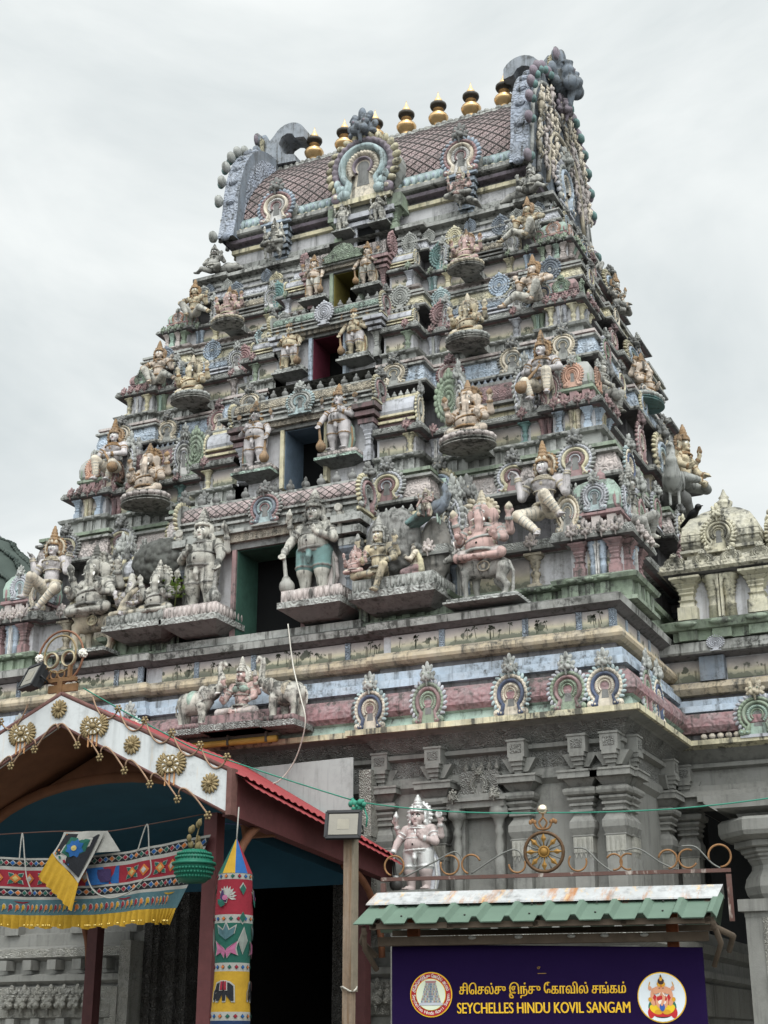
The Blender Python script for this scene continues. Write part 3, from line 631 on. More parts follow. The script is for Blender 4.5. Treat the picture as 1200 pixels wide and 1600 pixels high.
def fig_peacock():
    S = Sculpt(); b = 'body'
    S.ell(b, 'skin', (0, 0, 0.3), (0.17, 0.11, 0.13), (0, 0.5, 0), k=0.04).path(b, 'skin', [(-0.1, 0, 0.36), (-0.18, 0, 0.5), (-0.13, 0, 0.64), (-0.15, 0, 0.7)], [0.1, 0.06, 0.045, 0.045], 0.03)
    S.cap(b, 'jewel', (-0.18, 0, 0.7), (-0.25, 0, 0.68), 0.02, 0.006)
    for i in (-1, 0, 1): S.path(b, 'jewel', [(-0.14, 0, 0.73), (-0.12 + 0.03 * i, 0, 0.81)], [0.006, 0.014])
    for s in (-1, 1): S.ell(b, 'pupil', (-0.165, s * 0.038, 0.71), 0.01, k=0.002).path(b, 'jewel', [(0.0, s * 0.05, 0.2), (-0.02, s * 0.05, 0.03)], 0.018).ell('wing', 'skin', (0.02, s * 0.1, 0.32), (0.14, 0.03, 0.08), (0, 0.5, 0))
    for i in range(-2, 3): S.path('tail', 'cloth', [(0.1, 0, 0.26), (0.28, 0.05 * i, 0.2), (0.5, 0.08 * i, 0.06)], [0.07, 0.075, 0.04], 0.02)
    for i in range(10): S.ell('tail', 'jewel', (0.2 + 0.03 * i, 0.06 * ((i % 3) - 1), 0.27 - 0.018 * i), (0.022, 0.022, 0.014), k=0.004)
    return S
FIG = {}
def figure(kind):
    if kind not in FIG:
        fn, vox = {'guardian': (fig_guardian, .0095), 'bearer': (fig_bearer, .009), 'clubman': (fig_clubman, .009), 'lounger': (fig_lounger, .010), 'dwarf': (fig_dwarf, .011),
            'ganesha': (fig_ganesha, .0095), 'ganesha_bare': (lambda: fig_ganesha(False), .0095), 'sage': (lambda: fig_seated('sage'), .010), 'goddess': (lambda: fig_seated('goddess'), .0095),
            'lord': (lambda: fig_seated('lord'), .0095), 'deity': (lambda: fig_seated('deity'), .011), 'kneeler': (fig_kneeler, .011), 'elephant': (lambda: quadruped('elephant'), .0105),
            'bull': (lambda: quadruped('bull'), .0105), 'lion': (lambda: quadruped('lion'), .0105), 'peacock': (fig_peacock, .0105)}[kind]
        FIG[kind] = fn().meshes(vox)
    return FIG[kind]
eye_m = paint('eye_white', (226, 222, 212), 0.25); pup_m = paint('pupil_dark', (42, 38, 36), 0.2); lip_m = paint('lip_red', (160, 104, 96), 0.4)
def statue(kind, loc, scale, label, cat, group=None, rotz=0, mirror=False, name='statue', tilt=0, **cols):
    t = thing(name, label, cat, loc, R(rotz), group, (-scale if mirror else scale, scale, scale))
    if tilt: t.rotation_euler = (0, R(tilt), R(rotz))
    d = dict(skin=P('skin0'), crown=P('gold'), jewel=P('gold'), cloth=P('white'), cloth2=P('grey'), sash=P('mint'), mace=P('gold'), stone=P('grey'), petal=P('rose'), blouse=P('mint'), hair=P('dgrey'), eye=eye_m, pupil=pup_m, lip=lip_m)
    d.update(cols)
    for part, me, mats in figure(kind): link(part.split('#')[0], me, t, mats=[d[m] for m in mats])
    return t
paint('skin0', (210, 184, 156), 0.8, fade=.3); paint('stonecream', (194, 188, 170), 0.95); paint('stonegrey', (164, 161, 150), 1.0); paint('skinpink', (206, 158, 146), 0.8, fade=.3); paint('skinlav', (200, 190, 190), 0.7); paint('skinyellow', (210, 188, 136), 0.8, fade=.3)
paint('stonedark', (140, 136, 126), 0.9); paint('silverskin', (186, 162, 156), 0.4, up=0.1, fade=0.2); paint('silverpaint', (196, 196, 192), 0.25, metal=0.45, rough=0.45)
# ------------------------------------------------------------------ ornament library
def sculpt_mb(S, part, vox, order):
    me, mats = S.mesh_part(part, vox); mb = MB()
    mb.add([tuple(v.co) for v in me.vertices], [tuple(p.vertices) for p in me.polygons], [order.index(mats[p.material_index]) for p in me.polygons], True)
    bpy.data.meshes.remove(me); return mb
def lion_face():
    S = Sculpt(); p = 'h'
    S.ell(p, 'a', (0, 0.02, 0), (0.13, 0.08, 0.11)).cap(p, 'a', (0, -0.06, 0.05), (0, -0.12, -0.02), 0.025, 0.04)
    for s in (-1, 1):
        S.ell(p, 'a', (s * 0.065, -0.07, 0.04), 0.05, k=0.008).ell(p, 'b', (s * 0.065, -0.108, 0.04), 0.022, k=0.004).ell(p, 'a', (s * 0.06, -0.09, -0.055), 0.055, k=0.01)
        S.ell(p, 'a', (s * 0.085, 0, 0.15), (0.045, 0.035, 0.08), (0, s * 0.4, 0), k=0.01).ell(p, 'a', (s * 0.15, 0.01, 0.04), (0.045, 0.03, 0.055), k=0.01).ell(p, 'a', (s * 0.14, 0, -0.06), 0.04, k=0.01)
        S.path(p, 'a', [(s * 0.03, -0.08, 0.09), (s * 0.07, -0.1, 0.105), (s * 0.12, -0.06, 0.09)], 0.018, 0.004)
    S.ell(p, 'a', (0, -0.01, 0.2), (0.05, 0.035, 0.09), k=0.01).cap(p, 'a', (0, -0.07, -0.1), (0, -0.05, -0.2), 0.03, 0.02)
    return sculpt_mb(S, p, 0.016, ['a', 'b'])
LION = lion_face()
def arch_pts(r, c=0.5, leg=True, n=22, z0=0.03):
    pts = [(r * math.cos(R(a)), 0, c + r * math.sin(R(a))) for a in [-50 + 280 * i / n for i in range(n + 1)]]
    if leg:
        x, z = pts[0][0], pts[0][2]
        ext = [(x + 0.03, 0, z * 0.5 + z0 * .5), (x + 0.11, 0, z0 + 0.02), (x + 0.15, 0, z0 + 0.07)]
        pts = [tuple(p) for p in reversed(ext)] + pts + [(-p[0], 0, p[2]) for p in ext]
    return pts
def flat_tube(mb, pts, w, dpt, y, m, teeth=0):
    """band of width w in the x-z plane standing dpt proud, with a rounded front"""
    P_ = [Vector((p[0], 0, p[2])) for p in pts]; v = []; f = []; n = len(P_); K = 5
    if teeth:
        D_ = []
        for i in range(n - 1): D_ += [P_[i].lerp(P_[i + 1], q) for q in (0, .25, .5, .75)]
        P_ = D_ + [P_[-1]]; n = len(P_)
    for i, p in enumerate(P_):
        dp_ = dpt * ((1 if i % 4 < 2 else .72) if teeth else 1)
        t = (P_[min(i + 1, n - 1)] - P_[max(i - 1, 0)]).normalized(); q = Vector((t.z, 0, -t.x))
        for k in range(K):
            u = -1 + 2 * k / (K - 1); v.append((p.x + q.x * w / 2 * u, y - dp_ * (1 - u * u) ** 0.5 if abs(u) < 1 else y, p.z + q.z * w / 2 * u))
    for i in range(n - 1):
        for k in range(K - 1): f.append((i * K + k, i * K + k + 1, (i + 1) * K + k + 1, (i + 1) * K + k))
    mb.add(v, f, m, True)
def kudu_mb(head=True, lobes=21, leaf=False):
    """horseshoe arch; slots 0 flame border, 1 outer ring, 2 middle ring, 3 inner ring, 4 lion face, 5 dark niche"""
    mb = MB(); c = 0.5
    disc = [(0.44 * math.cos(R(a)), c + 0.44 * math.sin(R(a))) for a in range(-56, 237, 12)]
    disc = [(0.36, 0.0)] + disc + [(-0.36, 0.0)]
    mb.prism(disc, -0.05, 0.0, 3)
    flat_tube(mb, arch_pts(0.40), 0.10, 0.07, -0.05, 1, 1)
    flat_tube(mb, arch_pts(0.30), 0.10, 0.085, -0.05, 2)
    flat_tube(mb, arch_pts(0.20, leg=False), 0.085, 0.07, -0.05, 3, 1); flat_tube(mb, arch_pts(0.13, leg=False), 0.04, 0.05, -0.05, 1)
    nic = [(0.085 * math.cos(R(a)), c + 0.085 * math.sin(R(a))) for a in range(-40, 221, 20)]; nic = [(0.09, 0.22)] + nic + [(-0.09, 0.22)]
    mb.prism(nic, -0.054, -0.05, 5)
    for s in (-1, 1):
        for x, r in ((0.36, 0.085), (0.24, 0.07)): mb.ball((s * x, -0.08, 0.09), (r, 0.05, r), 2 if r < .08 else 1, 10); mb.ball((s * x, -0.125, 0.09), (r * .4, 0.02, r * .4), 3, 8)
    for i in range(lobes):
        a = R(-48 + 276 * i / (lobes - 1)); rr = 0.47; q = 0.062 if not leaf else 0.075
        x, z = rr * math.cos(a), c + rr * math.sin(a); M = T((x, -0.05, z)) @ Matrix.Rotation(-a + PI / 2 - 0.5, 4, 'Y')
        mb.ball((0, 0, 0), (q * 0.75, 0.055, q * 1.25), 0, 8, M, 6)
    mb.box2((-0.4, -0.09, -0.04), (0.4, 0, 0.035), 0)
    if head: mb.merge(LION, T((0, -0.08, 1.07)) @ SC(1.15), [4, 1])
    return mb
KUDU = kudu_mb(); KUDU_ME = None
def kudu_mesh():
    global KUDU_ME
    if KUDU_ME is None: KUDU_ME = KUDU.mesh('arch_ornament', [P('grey')] * 6)
    return KUDU_ME
def kudu(parent, loc, w, cols, rotz=0, h=None, name='arch_ornament', deep=1.0):
    c = [P(x) if isinstance(x, str) else x for x in cols]
    h = (h or w) * random.uniform(.92, 1.08); w *= random.uniform(.95, 1.06)
    return link(name, KUDU2 if isinstance(cols[0], str) and cols[0] == cols[1] == cols[2] != 'ochre' else kudu_mesh(), parent, loc, R(rotz), (w, w * deep, (h or w)), mats=c + [P('dgrey')])
def rosette_kudu():
    mb = MB(); n = 28
    oval = lambda k: [(.40 * k * math.cos(2 * PI * i / n) * (1 if math.sin(2 * PI * i / n) < 0 else 1 - .12 * math.sin(2 * PI * i / n)), .62 + .48 * k * math.sin(2 * PI * i / n)) for i in range(n)]
    mb.prism(oval(1), -.06, 0, 0); mb.prism([(-.16, 0), (.16, 0), (.1, .1), (.2, .2), (-.2, .2), (-.1, .1)], -.1, 0, 0)
    for k, m in ((.78, 1), (.52, 2), (.3, 1)): flat_tube(mb, [(p[0], 0, p[1]) for p in oval(k)[21:] + oval(k)[:21]], .1, .06, -.06, m, 1)
    for i in range(22): a = 2 * PI * (i + .5) / 22; mb.ball((.42 * math.cos(a), -.06, .62 + .5 * math.sin(a)), (.06, .05, .07), 0, 7)
    mb.ball((0, -.07, .62), (.07, .05, .08), 3, 8)
    for x, z, r in ((0, 1.2, .09), (-.09, 1.13, .07), (.09, 1.13, .07)): mb.ball((x, -.05, z), (r * .8, .05, r * 1.2), 4, 8)
    mb.box2((-.26, -.12, -.05), (.26, 0, .02), 0)
    mb.ball((0, 0, 0), .01, 5, 4)
    return mb
KUDU2 = rosette_kudu().mesh('arch_ornament', [P('grey')] * 6)
KC = [('aqua', 'cream', 'deepblue', 'cream', 'grey'), ('lav', 'green', 'rose', 'green', 'grey'), ('grey', 'lav', 'yellow', 'rose', 'dgrey'), ('yellow', 'tan', 'blue', 'aqua', 'dgrey'), ('dgrey', 'tan', 'cream', 'grey', 'dgrey'), ('rose', 'pink', 'rose', 'cream', 'maroon')]
def col_square():
    mb = MB(); mb.lathe([(.21, 0), (.21, .3), (.16, .32), (.15, .42), (.19, .46), (.13, .5), (.13, .58), (.17, .62), (.15, .66), (.2, .72), (.17, .76), (.25, .83), (.21, .86), (.33, .95), (.33, 1)], sq=True, m=0)
    return mb
def col_split():
    mb = MB()
    for s in (-1, 1):
        mb.lathe([(.14, 0), (.12, .28), (.14, .3), (.11, .34), (.11, .5), (.145, .53), (.105, .57), (.15, .62), (.115, .66), (.165, .71), (.13, .75), (.19, .81), (.155, .85), (.23, .92), (.23, 1)], 12, 0, T((s * .17, 0, 0)))
        mb.prism([(s * .012, 0), (s * .06, 0), (s * .06, .62), (s * .09, .85), (s * .2, .97), (s * .2, 1.0), (s * .012, 1.0)][::s], -.2, 0.0, 1)
    mb.box2((-.012, -.14, 0), (.012, 0, .98), 2)
    return mb
def col_baluster():
    mb = MB(); mb.lathe([(.2, 0), (.2, .13), (.13, .16), (.1, .28), (.12, .34), (.17, .42), (.15, .48), (.1, .53), (.1, .6), (.16, .65), (.12, .7), (.19, .78), (.15, .82), (.27, .9), (.27, .93)], 14, 0)
    mb.box2((-.29, -.29, .93), (.29, .29, 1.0), 0); mb.box2((-.22, -.22, 0), (.22, .22, .1), 0)
    return mb
COLS = {}
def column(parent, kind, loc, h, col, rotz=0, wk=1.0, col2='grey'):
    if kind not in COLS:
        COLS[kind] = {'pilaster': col_square, 'split_pilaster': col_split, 'baluster_column': col_baluster}[kind]().mesh(kind, [P('grey')] * {'pilaster': 1, 'split_pilaster': 3, 'baluster_column': 1}[kind])
    ms = [P(col)] if kind != 'split_pilaster' else [P(col), P(col2), void]
    return link(kind, COLS[kind], parent, loc, R(rotz), (h * wk, h * wk, h), mats=ms)
def bead_mb(n, step, r, z=0, axis='x'):
    mb = MB()
    prof = [(r * .8, 0), (r * .85, r * .4), (r * .45, r * .6), (r * .8, r * 1.0), (r * 1.0, r * 1.5), (r * .8, r * 2.1), (r * .3, r * 2.5), (r * .45, r * 2.8), (r * .1, r * 3.4)]
    for i in range(n): mb.lathe(prof, 10, 0, T(((i - (n - 1) / 2) * step, 0, z)))
    return mb
ONION = bead_mb(1, 0, 1.0).mesh('baluster', [P('grey')])
def shala_mb(L_, w, h, ends=True):
    """barrel-roofed pavilion seen from outside: slots 0 base, 1 mouldings, 2 barrel, 3-8 end arches"""
    mb = MB(); mb.box2((-L_ / 2, -w * .85, 0), (L_ / 2, 0, h * .18), 0)
    mb.box2((-L_ / 2 - .02, -w, h * .18), (L_ / 2 + .02, 0, h * .25), 1); mb.box2((-L_ / 2 + .02, -w * .8, h * .25), (L_ / 2 - .02, 0, h * .36), 0)
    mb.box2((-L_ / 2 - .015, -w * 1.02, h * .36), (L_ / 2 + .015, 0, h * .42), 1)
    pr = [(0, h * .42), (-w * .9, h * .42), (-w * .98, h * .52), (-w * .95, h * .68), (-w * .8, h * .84), (-w * .5, h * .96), (0, h * 1.0)]
    mb.prism(pr, -L_ / 2, L_ / 2, 2, plane='yz'); mb.box2((-L_ / 2, -w * .42, h * .97), (L_ / 2, 0, h * 1.05), 1)
    if ends:
        for s in (-1, 1): mb.merge(KUDU, T((s * (L_ / 2 + .005), -w * .42, h * .36)) @ RZ(90 * s) @ Matrix.Diagonal((w * 1.35, w * .8, h * .78, 1)), [3, 4, 5, 6, 7, 8])
    return mb
def kuta_mb(w, h):
    """square domed pavilion, centre at origin: slots 0 base, 1 mouldings, 2 dome, 3-8 front arch"""
    mb = MB(); r = w / 2
    for x in (-.62, 0, .62):
        for rz in (0, 90, 180, 270): mb.box2((x * r - .09 * w, -r * .95, 0), (x * r + .09 * w, -r * .4, h * .2), 0, RZ(rz))
    mb.lathe([(r * .6, 0), (r * .6, h * .2)], sq=True, m=0)
    mb.lathe([(r * .9, h * .19), (r * 1.02, h * .22), (r * 1.02, h * .27), (r * .85, h * .29)], sq=True, m=1)
    mb.lathe([(r * .82, h * .29), (r * .95, h * .34), (r * .97, h * .48), (r * .9, h * .6), (r * .72, h * .71), (r * .45, h * .78), (r * .3, h * .8)], sq=True, m=2)
    mb.lathe([(r * .3, h * .79), (r * .36, h * .82), (r * .15, h * .84), (r * .2, h * .88), (r * .17, h * .93), (r * .05, h * .96), (r * .02, h)], 10, 1)
    for rz in (0, 90, 180, 270): mb.merge(KUDU, RZ(rz) @ T((0, -r * .93, h * .27)) @ Matrix.Diagonal((w * .55, w * .5, h * .42, 1)), [3, 4, 5, 6, 7, 8])
    for rz in (45, 135, 225, 315): mb.ball((0, -r * 1.2, h * .42), (.09 * w, .05 * w, h * .14), 1, 8, RZ(rz))
    return mb
lattice_pts = None
def lattice_extra(sx, sz, line, dark):
    def ex(nt, pos, base):
        s = nt.nodes.new('ShaderNodeUVMap'); sp = nt.nodes.new('ShaderNodeSeparateXYZ'); nt.links.new(s.outputs[0], sp.inputs[0])
        a = math_n(nt, 'ADD', math_n(nt, 'MULTIPLY', sp.outputs[0], sx), math_n(nt, 'MULTIPLY', sp.outputs[1], sz))
        b = math_n(nt, 'SUBTRACT', math_n(nt, 'MULTIPLY', sp.outputs[0], sx), math_n(nt, 'MULTIPLY', sp.outputs[1], sz))
        def tri(v): return math_n(nt, 'ABSOLUTE', math_n(nt, 'SUBTRACT', math_n(nt, 'FRACT', v), 0.5))
        ta, tb = tri(a), tri(b); m = math_n(nt, 'MAXIMUM', ta, tb)
        lines = math_n(nt, 'GREATER_THAN', m, 0.5 - line)
        rad = math_n(nt, 'SQRT', math_n(nt, 'ADD', math_n(nt, 'MULTIPLY', ta, ta), math_n(nt, 'MULTIPLY', tb, tb)))
        fl = math_n(nt, 'GREATER_THAN', math_n(nt, 'SINE', math_n(nt, 'MULTIPLY', rad, 34)), 0.25)
        c = mixc(nt, math_n(nt, 'MULTIPLY', fl, 0.55), base, lin((206, 186, 182)))
        return mixc(nt, lines, c, lin(dark))
    return ex
tile_m = paint('roof_tiles', (124, 98, 98), 0.55, extra=lattice_extra(4.6, 4.6, 0.03, (52, 42, 42)), up=0.15, fade=0.2)
shala_tile = paint('lattice_tiles', (166, 140, 138), 0.6, extra=lattice_extra(9, 9, 0.09, (58, 52, 50)), up=0.2, fade=0.2)
def landscape_mat():
    m, nt, b = new_mat('landscape_mural')
    tcn = nt.nodes.new('ShaderNodeTexCoord'); geo = nt.nodes.new('ShaderNodeNewGeometry'); pos = geo.outputs['Position']
    sp = nt.nodes.new('ShaderNodeSeparateXYZ'); nt.links.new(tcn.outputs['Generated'], sp.inputs[0]); z = sp.outputs[2]
    cr = nt.nodes.new('ShaderNodeValToRGB'); nt.links.new(math_n(nt, 'ADD', z, math_n(nt, 'MULTIPLY', math_n(nt, 'SUBTRACT', noise(nt, pos, 3, 3), 0.5), 0.35)), cr.inputs[0])
    e = cr.color_ramp.elements; e[0].position = 0.0; e[0].color = lin((120, 120, 108)); e[1].position = 1.0; e[1].color = lin((158, 154, 154))
    for p, c in ((0.22, (160, 158, 140)), (0.36, (202, 194, 168)), (0.55, (196, 186, 174)), (0.75, (178, 170, 166))):
        x = e.new(p); x.color = lin(c)
    n = noise(nt, pos, 6.5, 7, 0.6, (1.3, 1.3, 1)); low = ramp(nt, z, 0.62, 0.15)
    hill = math_n(nt, 'GREATER_THAN', math_n(nt, 'ADD', noise(nt, pos, 7, 3), math_n(nt, 'MULTIPLY', low, 0.34)), 0.78)
    tree = ramp(nt, math_n(nt, 'ADD', n, math_n(nt, 'MULTIPLY', ramp(nt, math_n(nt, 'ABSOLUTE', math_n(nt, 'SUBTRACT', z, 0.5)), 0.45, 0.05), 0.16)), 0.70, 0.74)
    trunk = math_n(nt, 'MULTIPLY', math_n(nt, 'GREATER_THAN', noise(nt, pos, 16, 1, 0.5, (1, 1, 0.12)), 0.64), ramp(nt, z, 0.58, 0.5))
    col = mixc(nt, math_n(nt, 'MULTIPLY', hill, 0.62), cr.outputs[0], lin((92, 100, 84)))
    col = mixc(nt, math_n(nt, 'MULTIPLY', trunk, 0.6), col, lin((84, 78, 66))); col = mixc(nt, math_n(nt, 'MULTIPLY', tree, 0.85), col, lin((62, 70, 58)))
    g = math_n(nt, 'MULTIPLY', ramp(nt, noise(nt, pos, 3.5, 7, 0.7), 0.45, 0.7), 0.5); col = mixc(nt, g, col, lin((104, 100, 94)))
    nt.links.new(col, b.inputs['Base Color']); b.inputs['Roughness'].default_value = 0.9
    return m
mural = landscape_mat()
wall_lav = paint('wall_lavender', (196, 194, 198), 0.65, gcol=(92, 90, 88))
ledge_grey = paint('ledge_grey', (166, 166, 158), 1.0, up=0.7); recess_shade = paint('recess_shade_paint', (112, 108, 112), 0.7)  # recess paint is darker: shade of recesses and undersides put into the colour

# ------------------------------------------------------------------ the tower
YC = 3.9                                     # depth of the ridge line
tower = thing('temple_tower', 'tall tapering temple gateway tower covered in painted statues and stucco tiers under a barrel roof', 'temple tower')
GM = [granite, granite_carved, P('mint'), paint('frieze_red', (168, 112, 116), .7, carve=.25, carve_scale=9, fade=.95), P('blue'), paint('pipe_tan', (196, 172, 126), 0.6), wall_lav, ledge_grey, P('yellow', 0.9), recess_shade, P('maroon'), silver, P('aqua')]
def ring_plan(hw, yf, bays):
    """closed plan symmetric about x=0 and y=YC, counter-clockwise from the front centre; bays: list of (x where the plane changes, setback beyond it)"""
    fr = []; s = 0.0; lst = bays
    pts = [(0, yf + lst[0][1])]
    for i in range(len(lst)):
        x, sb = lst[i]
        if i: pts += [(x, yf + lst[i - 1][1]), (x, yf + sb)]
    pts.append((hw, yf + lst[-1][1]))
    return pts
# ground storey: grey stone, pilasters, niche, carved bands; then the painted frieze
HW0, Y0 = 3.86, 0.0
plan0 = [(1.28, 0.08), (1.5, 0.08), (1.5, 0.0), (HW0, 0.0), (HW0, 2 * YC), (-HW0, 2 * YC), (-HW0, 0.0), (-1.5, 0.0), (-1.5, 0.08), (-1.28, 0.08)]
g = MB()
sweep(g, plan0, [(.30, -1.6, 0), (.30, -.9, 0), (.24, -.85, 0), (.26, -.3, 11), (.18, -.26, 0), (.18, 0.0, 0), (.24, .02, 0), (.24, .1, 11), (.17, .14, 0), (.17, .24, 0), (.22, .26, 0), (.22, .56, 11), (.17, .58, 0), (.24, .62, 0), (.24, .68, 0), (.12, .70, 0), (.12, .82, 0), (.2, .86, 0), (.2, .95, 11), (.08, .98, 0), (.08, 1.1, 0), (0, 1.12, 0)])
plan0c = [(0, 0.08)] + plan0[1:9] + [(0, 0.08)]
plan0f = [(-1.5, .08), (1.5, .08)] + plan0[2:8]
sweep(g, plan0[:1] + plan0[1:9] + plan0[9:], [(0, 1.1, 0), (0, 2.42, 0)])
sweep(g, plan0f, [(-.01, 2.30, 0), (0.05, 2.36, 0), (.05, 2.44, 0), (.03, 2.46, 0), (.03, 2.62, 1), (.09, 2.64, 0), (.09, 2.68, 0), (.05, 2.69, 0), (.17, 2.84, 1), (.19, 2.85, 0), (.29, 2.87, 0)], True)
gs = g.build('ground_storey', GM, tower)
f = MB()
sweep(f, plan0f, [(.25, 2.87, 8), (.32, 2.875, 8), (.32, 2.93, 8), (.25, 2.945, 8), (.22, 3.02, 2), (.25, 3.04, 2), (.29, 3.09, 3), (.29, 3.16, 3), (.25, 3.24, 3), (.2, 3.29, 3), (.16, 3.30, 9), (.16, 3.34, 9), (.2, 3.35, 4), (.19, 3.43, 4), (.14, 3.44, 4), (.14, 3.52, 4), (.06, 3.53, 4), (.06, 3.59, 9), (.12, 3.60, 5), (.16, 3.63, 5), (.17, 3.66, 5), (.16, 3.70, 5), (.12, 3.735, 5), (.03, 3.74, 9), (.03, 3.93, 6), (.07, 3.935, 9), (.12, 3.96, 9), (.16, 3.975, 9), (.17, 4.045, 7), (.13, 4.07, 7)], True)
cp = offset_poly(plan0f, .13, True); f.add([(p.x, p.y, 4.07) for p in cp], [tuple(range(len(cp)))], 7)
fz = f.build('painted_frieze', GM, tower)
def mirror_x(lst): return [(-x, *r) for x, *r in lst] + [(x, *r) for x, *r in lst]
for x, i in ((1.44, 0), (2.07, 1), (2.93, 0), (3.5, 1), (3.86, 0), (-1.44, 0), (-2.07, 1), (-2.93, 0), (-3.5, 1), (-3.86, 0)):
    kudu(fz, (x, -.27, 2.92), .40, KC[i], h=.44, deep=.9)
for y, i in ((0.22, 1), (0.62, 0)): kudu(fz, (HW0 + .24, y, 2.92), .40, KC[i], 90, h=.44, deep=.9)
def palm(mb, x, y, z0, h, rn):
    lean = rn.uniform(-.02, .02); top = Vector((x + lean, y, z0 + h)); mb.add([(x - .004, y, z0), (x + .004, y, z0), (x + lean + .002, y, z0 + h), (x + lean - .002, y, z0 + h)], [(0, 1, 2, 3)], 1)
    for k in range(7):
        a = rn.uniform(-.4, 3.5); L_ = h * rn.uniform(.28, .42); d = Vector((math.cos(a), 0, math.sin(a))); q = Vector((-d.z, 0, d.x)) * .007
        m_ = top + d * L_ * .6 + Vector((0, 0, .006)); e = top + d * L_ - Vector((0, 0, L_ * .3)); mb.add([tuple(top), tuple(m_ + q), tuple(e), tuple(m_ - q)], [(0, 1, 2, 3)], 1)
palm_m = flat('mural_palm', (66, 70, 58), .9, bump=0); prn = random.Random(11)
for a, b in ((-1.3, -.82), (-.82, -.1), (-.1, 1.03), (1.03, 1.53), (1.53, 2.13), (2.13, 3.02), (3.02, 3.57), (3.57, 3.9), (-1.82, -1.5), (-3.18, -1.82), (-3.9, -3.18)):
    yy = -.045 if abs((a + b) / 2) > 1.5 else .035
    mp_ = MB().box2((a + .03, yy - .006, 3.745), (b - .03, yy + .06, 3.926))
    for _ in range(int((b - a) * 7) + 1): palm(mp_, prn.uniform(a + .1, b - .1), yy - .0075, 3.765 + prn.uniform(0, .03), prn.uniform(.06, .12), prn)
    mp_.build('mural_panel', [mural, palm_m], fz)
    MB().box2((b - .03, yy - .02, 3.742), (b + .03, yy + .06, 3.929)).build('panel_post', C_('blue'), fz)
for i, y in enumerate((.0, .42, .85, 1.25)):
    MB().box2((HW0 + .03, y + .05, 3.745), (HW0 + .046, y + .38, 3.926)).build('mural_panel', mural, fz); MB().box2((HW0 + .0, y - .03, 3.742), (HW0 + .055, y + .03, 3.929)).build('panel_post', P('blue'), fz)
# granite pilasters, brackets
def granite_pilaster():
    mb = MB(); w = .09
    mb.box2((-w, -.1, 1.1), (w, .05, 1.78), 0); mb.box2((-w * 1.03, -.106, 1.64), (w * 1.03, .05, 1.78), 2)
    for i in range(4): mb.prism([(-w + i * w / 2 + .004, 1.64), (-w + (i + 1) * w / 2 - .004, 1.64), (-w + (i + .5) * w / 2, 1.59)], -.106, .02, 2); mb.prism([(-w + i * w / 2 + .01, 1.64), (-w + (i + 1) * w / 2 - .01, 1.64), (-w + (i + 1) * w / 2 - .01, 1.77), (-w + i * w / 2 + .01, 1.77)], -.116, -.1, 2)
    sq = lambda pr: mb.lathe(pr, sq=True, m=0, M=T((0, -.0, 0)))
    sq([(.105, 1.78), (.11, 1.79), (.095, 1.80), (.12, 1.86), (.118, 1.92), (.08, 1.985), (.08, 2.0), (.11, 2.01), (.11, 2.03), (.09, 2.035), (.095, 2.06), (.115, 2.065), (.115, 2.085), (.1, 2.09), (.13, 2.12), (.13, 2.14), (.10, 2.145)])
    sq([(.10, 2.14), (.15, 2.165), (.16, 2.19), (.16, 2.215), (.12, 2.235)]); sq([(.09, 2.23), (.11, 2.25), (.15, 2.3), (.155, 2.31)])
    mb.box2((-.19, -.2, 2.31), (.19, .05, 2.365), 0); mb.box2((-.20, -.21, 2.365), (.20, .05, 2.385), 0)
    # stepped bracket
    mb.box2((-.085, -.18, 2.55), (.085, .05, 2.70), 0); mb.box2((-.095, -.19, 2.70), (.095, .05, 2.72), 0); mb.box2((-.055, -.185, 2.59), (.055, -.18, 2.67), 1)
    for i in range(4): mb.box2((-.07 + .012 * i, -.19 + .02 * i, 2.55 - .04 * (i + 1)), (.07 - .012 * i, .05, 2.55 - .04 * i), 0)
    mb.prism([(-.17, 2.55), (.17, 2.55), (.09, 2.42), (-.09, 2.42)], -.1, .05, 0)
    return mb
GP = granite_pilaster().mesh('stone_pilaster', [granite, granite_carved, paint('silver_paint', (158, 155, 140), .4, rough=.5, metal=.3, up=.1)])
for x, y in ((1.46, .08), (2.07, 0), (2.93, 0), (3.53, 0), (3.84, 0), (-1.46, .08), (-2.07, 0), (-2.93, 0), (-3.48, 0), (-3.80, 0)): link('stone_pilaster', GP, gs, (x, y - .02, 0))
for y in (.14,): link('stone_pilaster', GP, gs, (HW0 + .0, y, 0), R(90))
link('stone_pilaster', GP, gs, (HW0 + .0, 1.5, 0), R(90))
# niche between two pilasters
n = MB(); n.box2((2.28, -.10, 1.1), (2.36, .02, 2.1), 0); n.box2((2.66, -.10, 1.1), (2.74, .02, 2.1), 0); n.box2((2.36, -.02, 1.1), (2.66, .01, 2.02), 0)
n.box2((2.22, -.22, 2.1), (2.80, .02, 2.16), 0); n.box2((2.19, -.25, 2.16), (2.83, .02, 2.19), 0); n.box2((2.25, -.16, 2.19), (2.77, .02, 2.24), 0); n.box2((2.26, -.1, 2.02), (2.76, .0, 2.1), 0)
for x in (2.3, 2.72): n.lathe([(.05, 1.1), (.05, 1.62), (.03, 1.66), (.045, 1.75), (.028, 1.84), (.045, 1.87), (.03, 1.92), (.06, 2.0), (.09, 2.02), (.09, 2.1)], 12, 0, T((x, -.14, 0)))
for x in (2.3, 2.72): n.merge(LION, T((x, -.25, 2.2)) @ SC(.3), [2, 2])
n.prism([(2.3, 2.24), (2.76, 2.24), (2.72, 2.3), (2.74, 2.42), (2.70, 2.46), (2.36, 2.46), (2.32, 2.42), (2.34, 2.3)], -.14, 0, 1)
n.merge(KUDU, T((2.53, -.14, 2.24)) @ Matrix.Diagonal((.2, .2, .18, 1)), [2, 0, 2, 0, 2, 0])
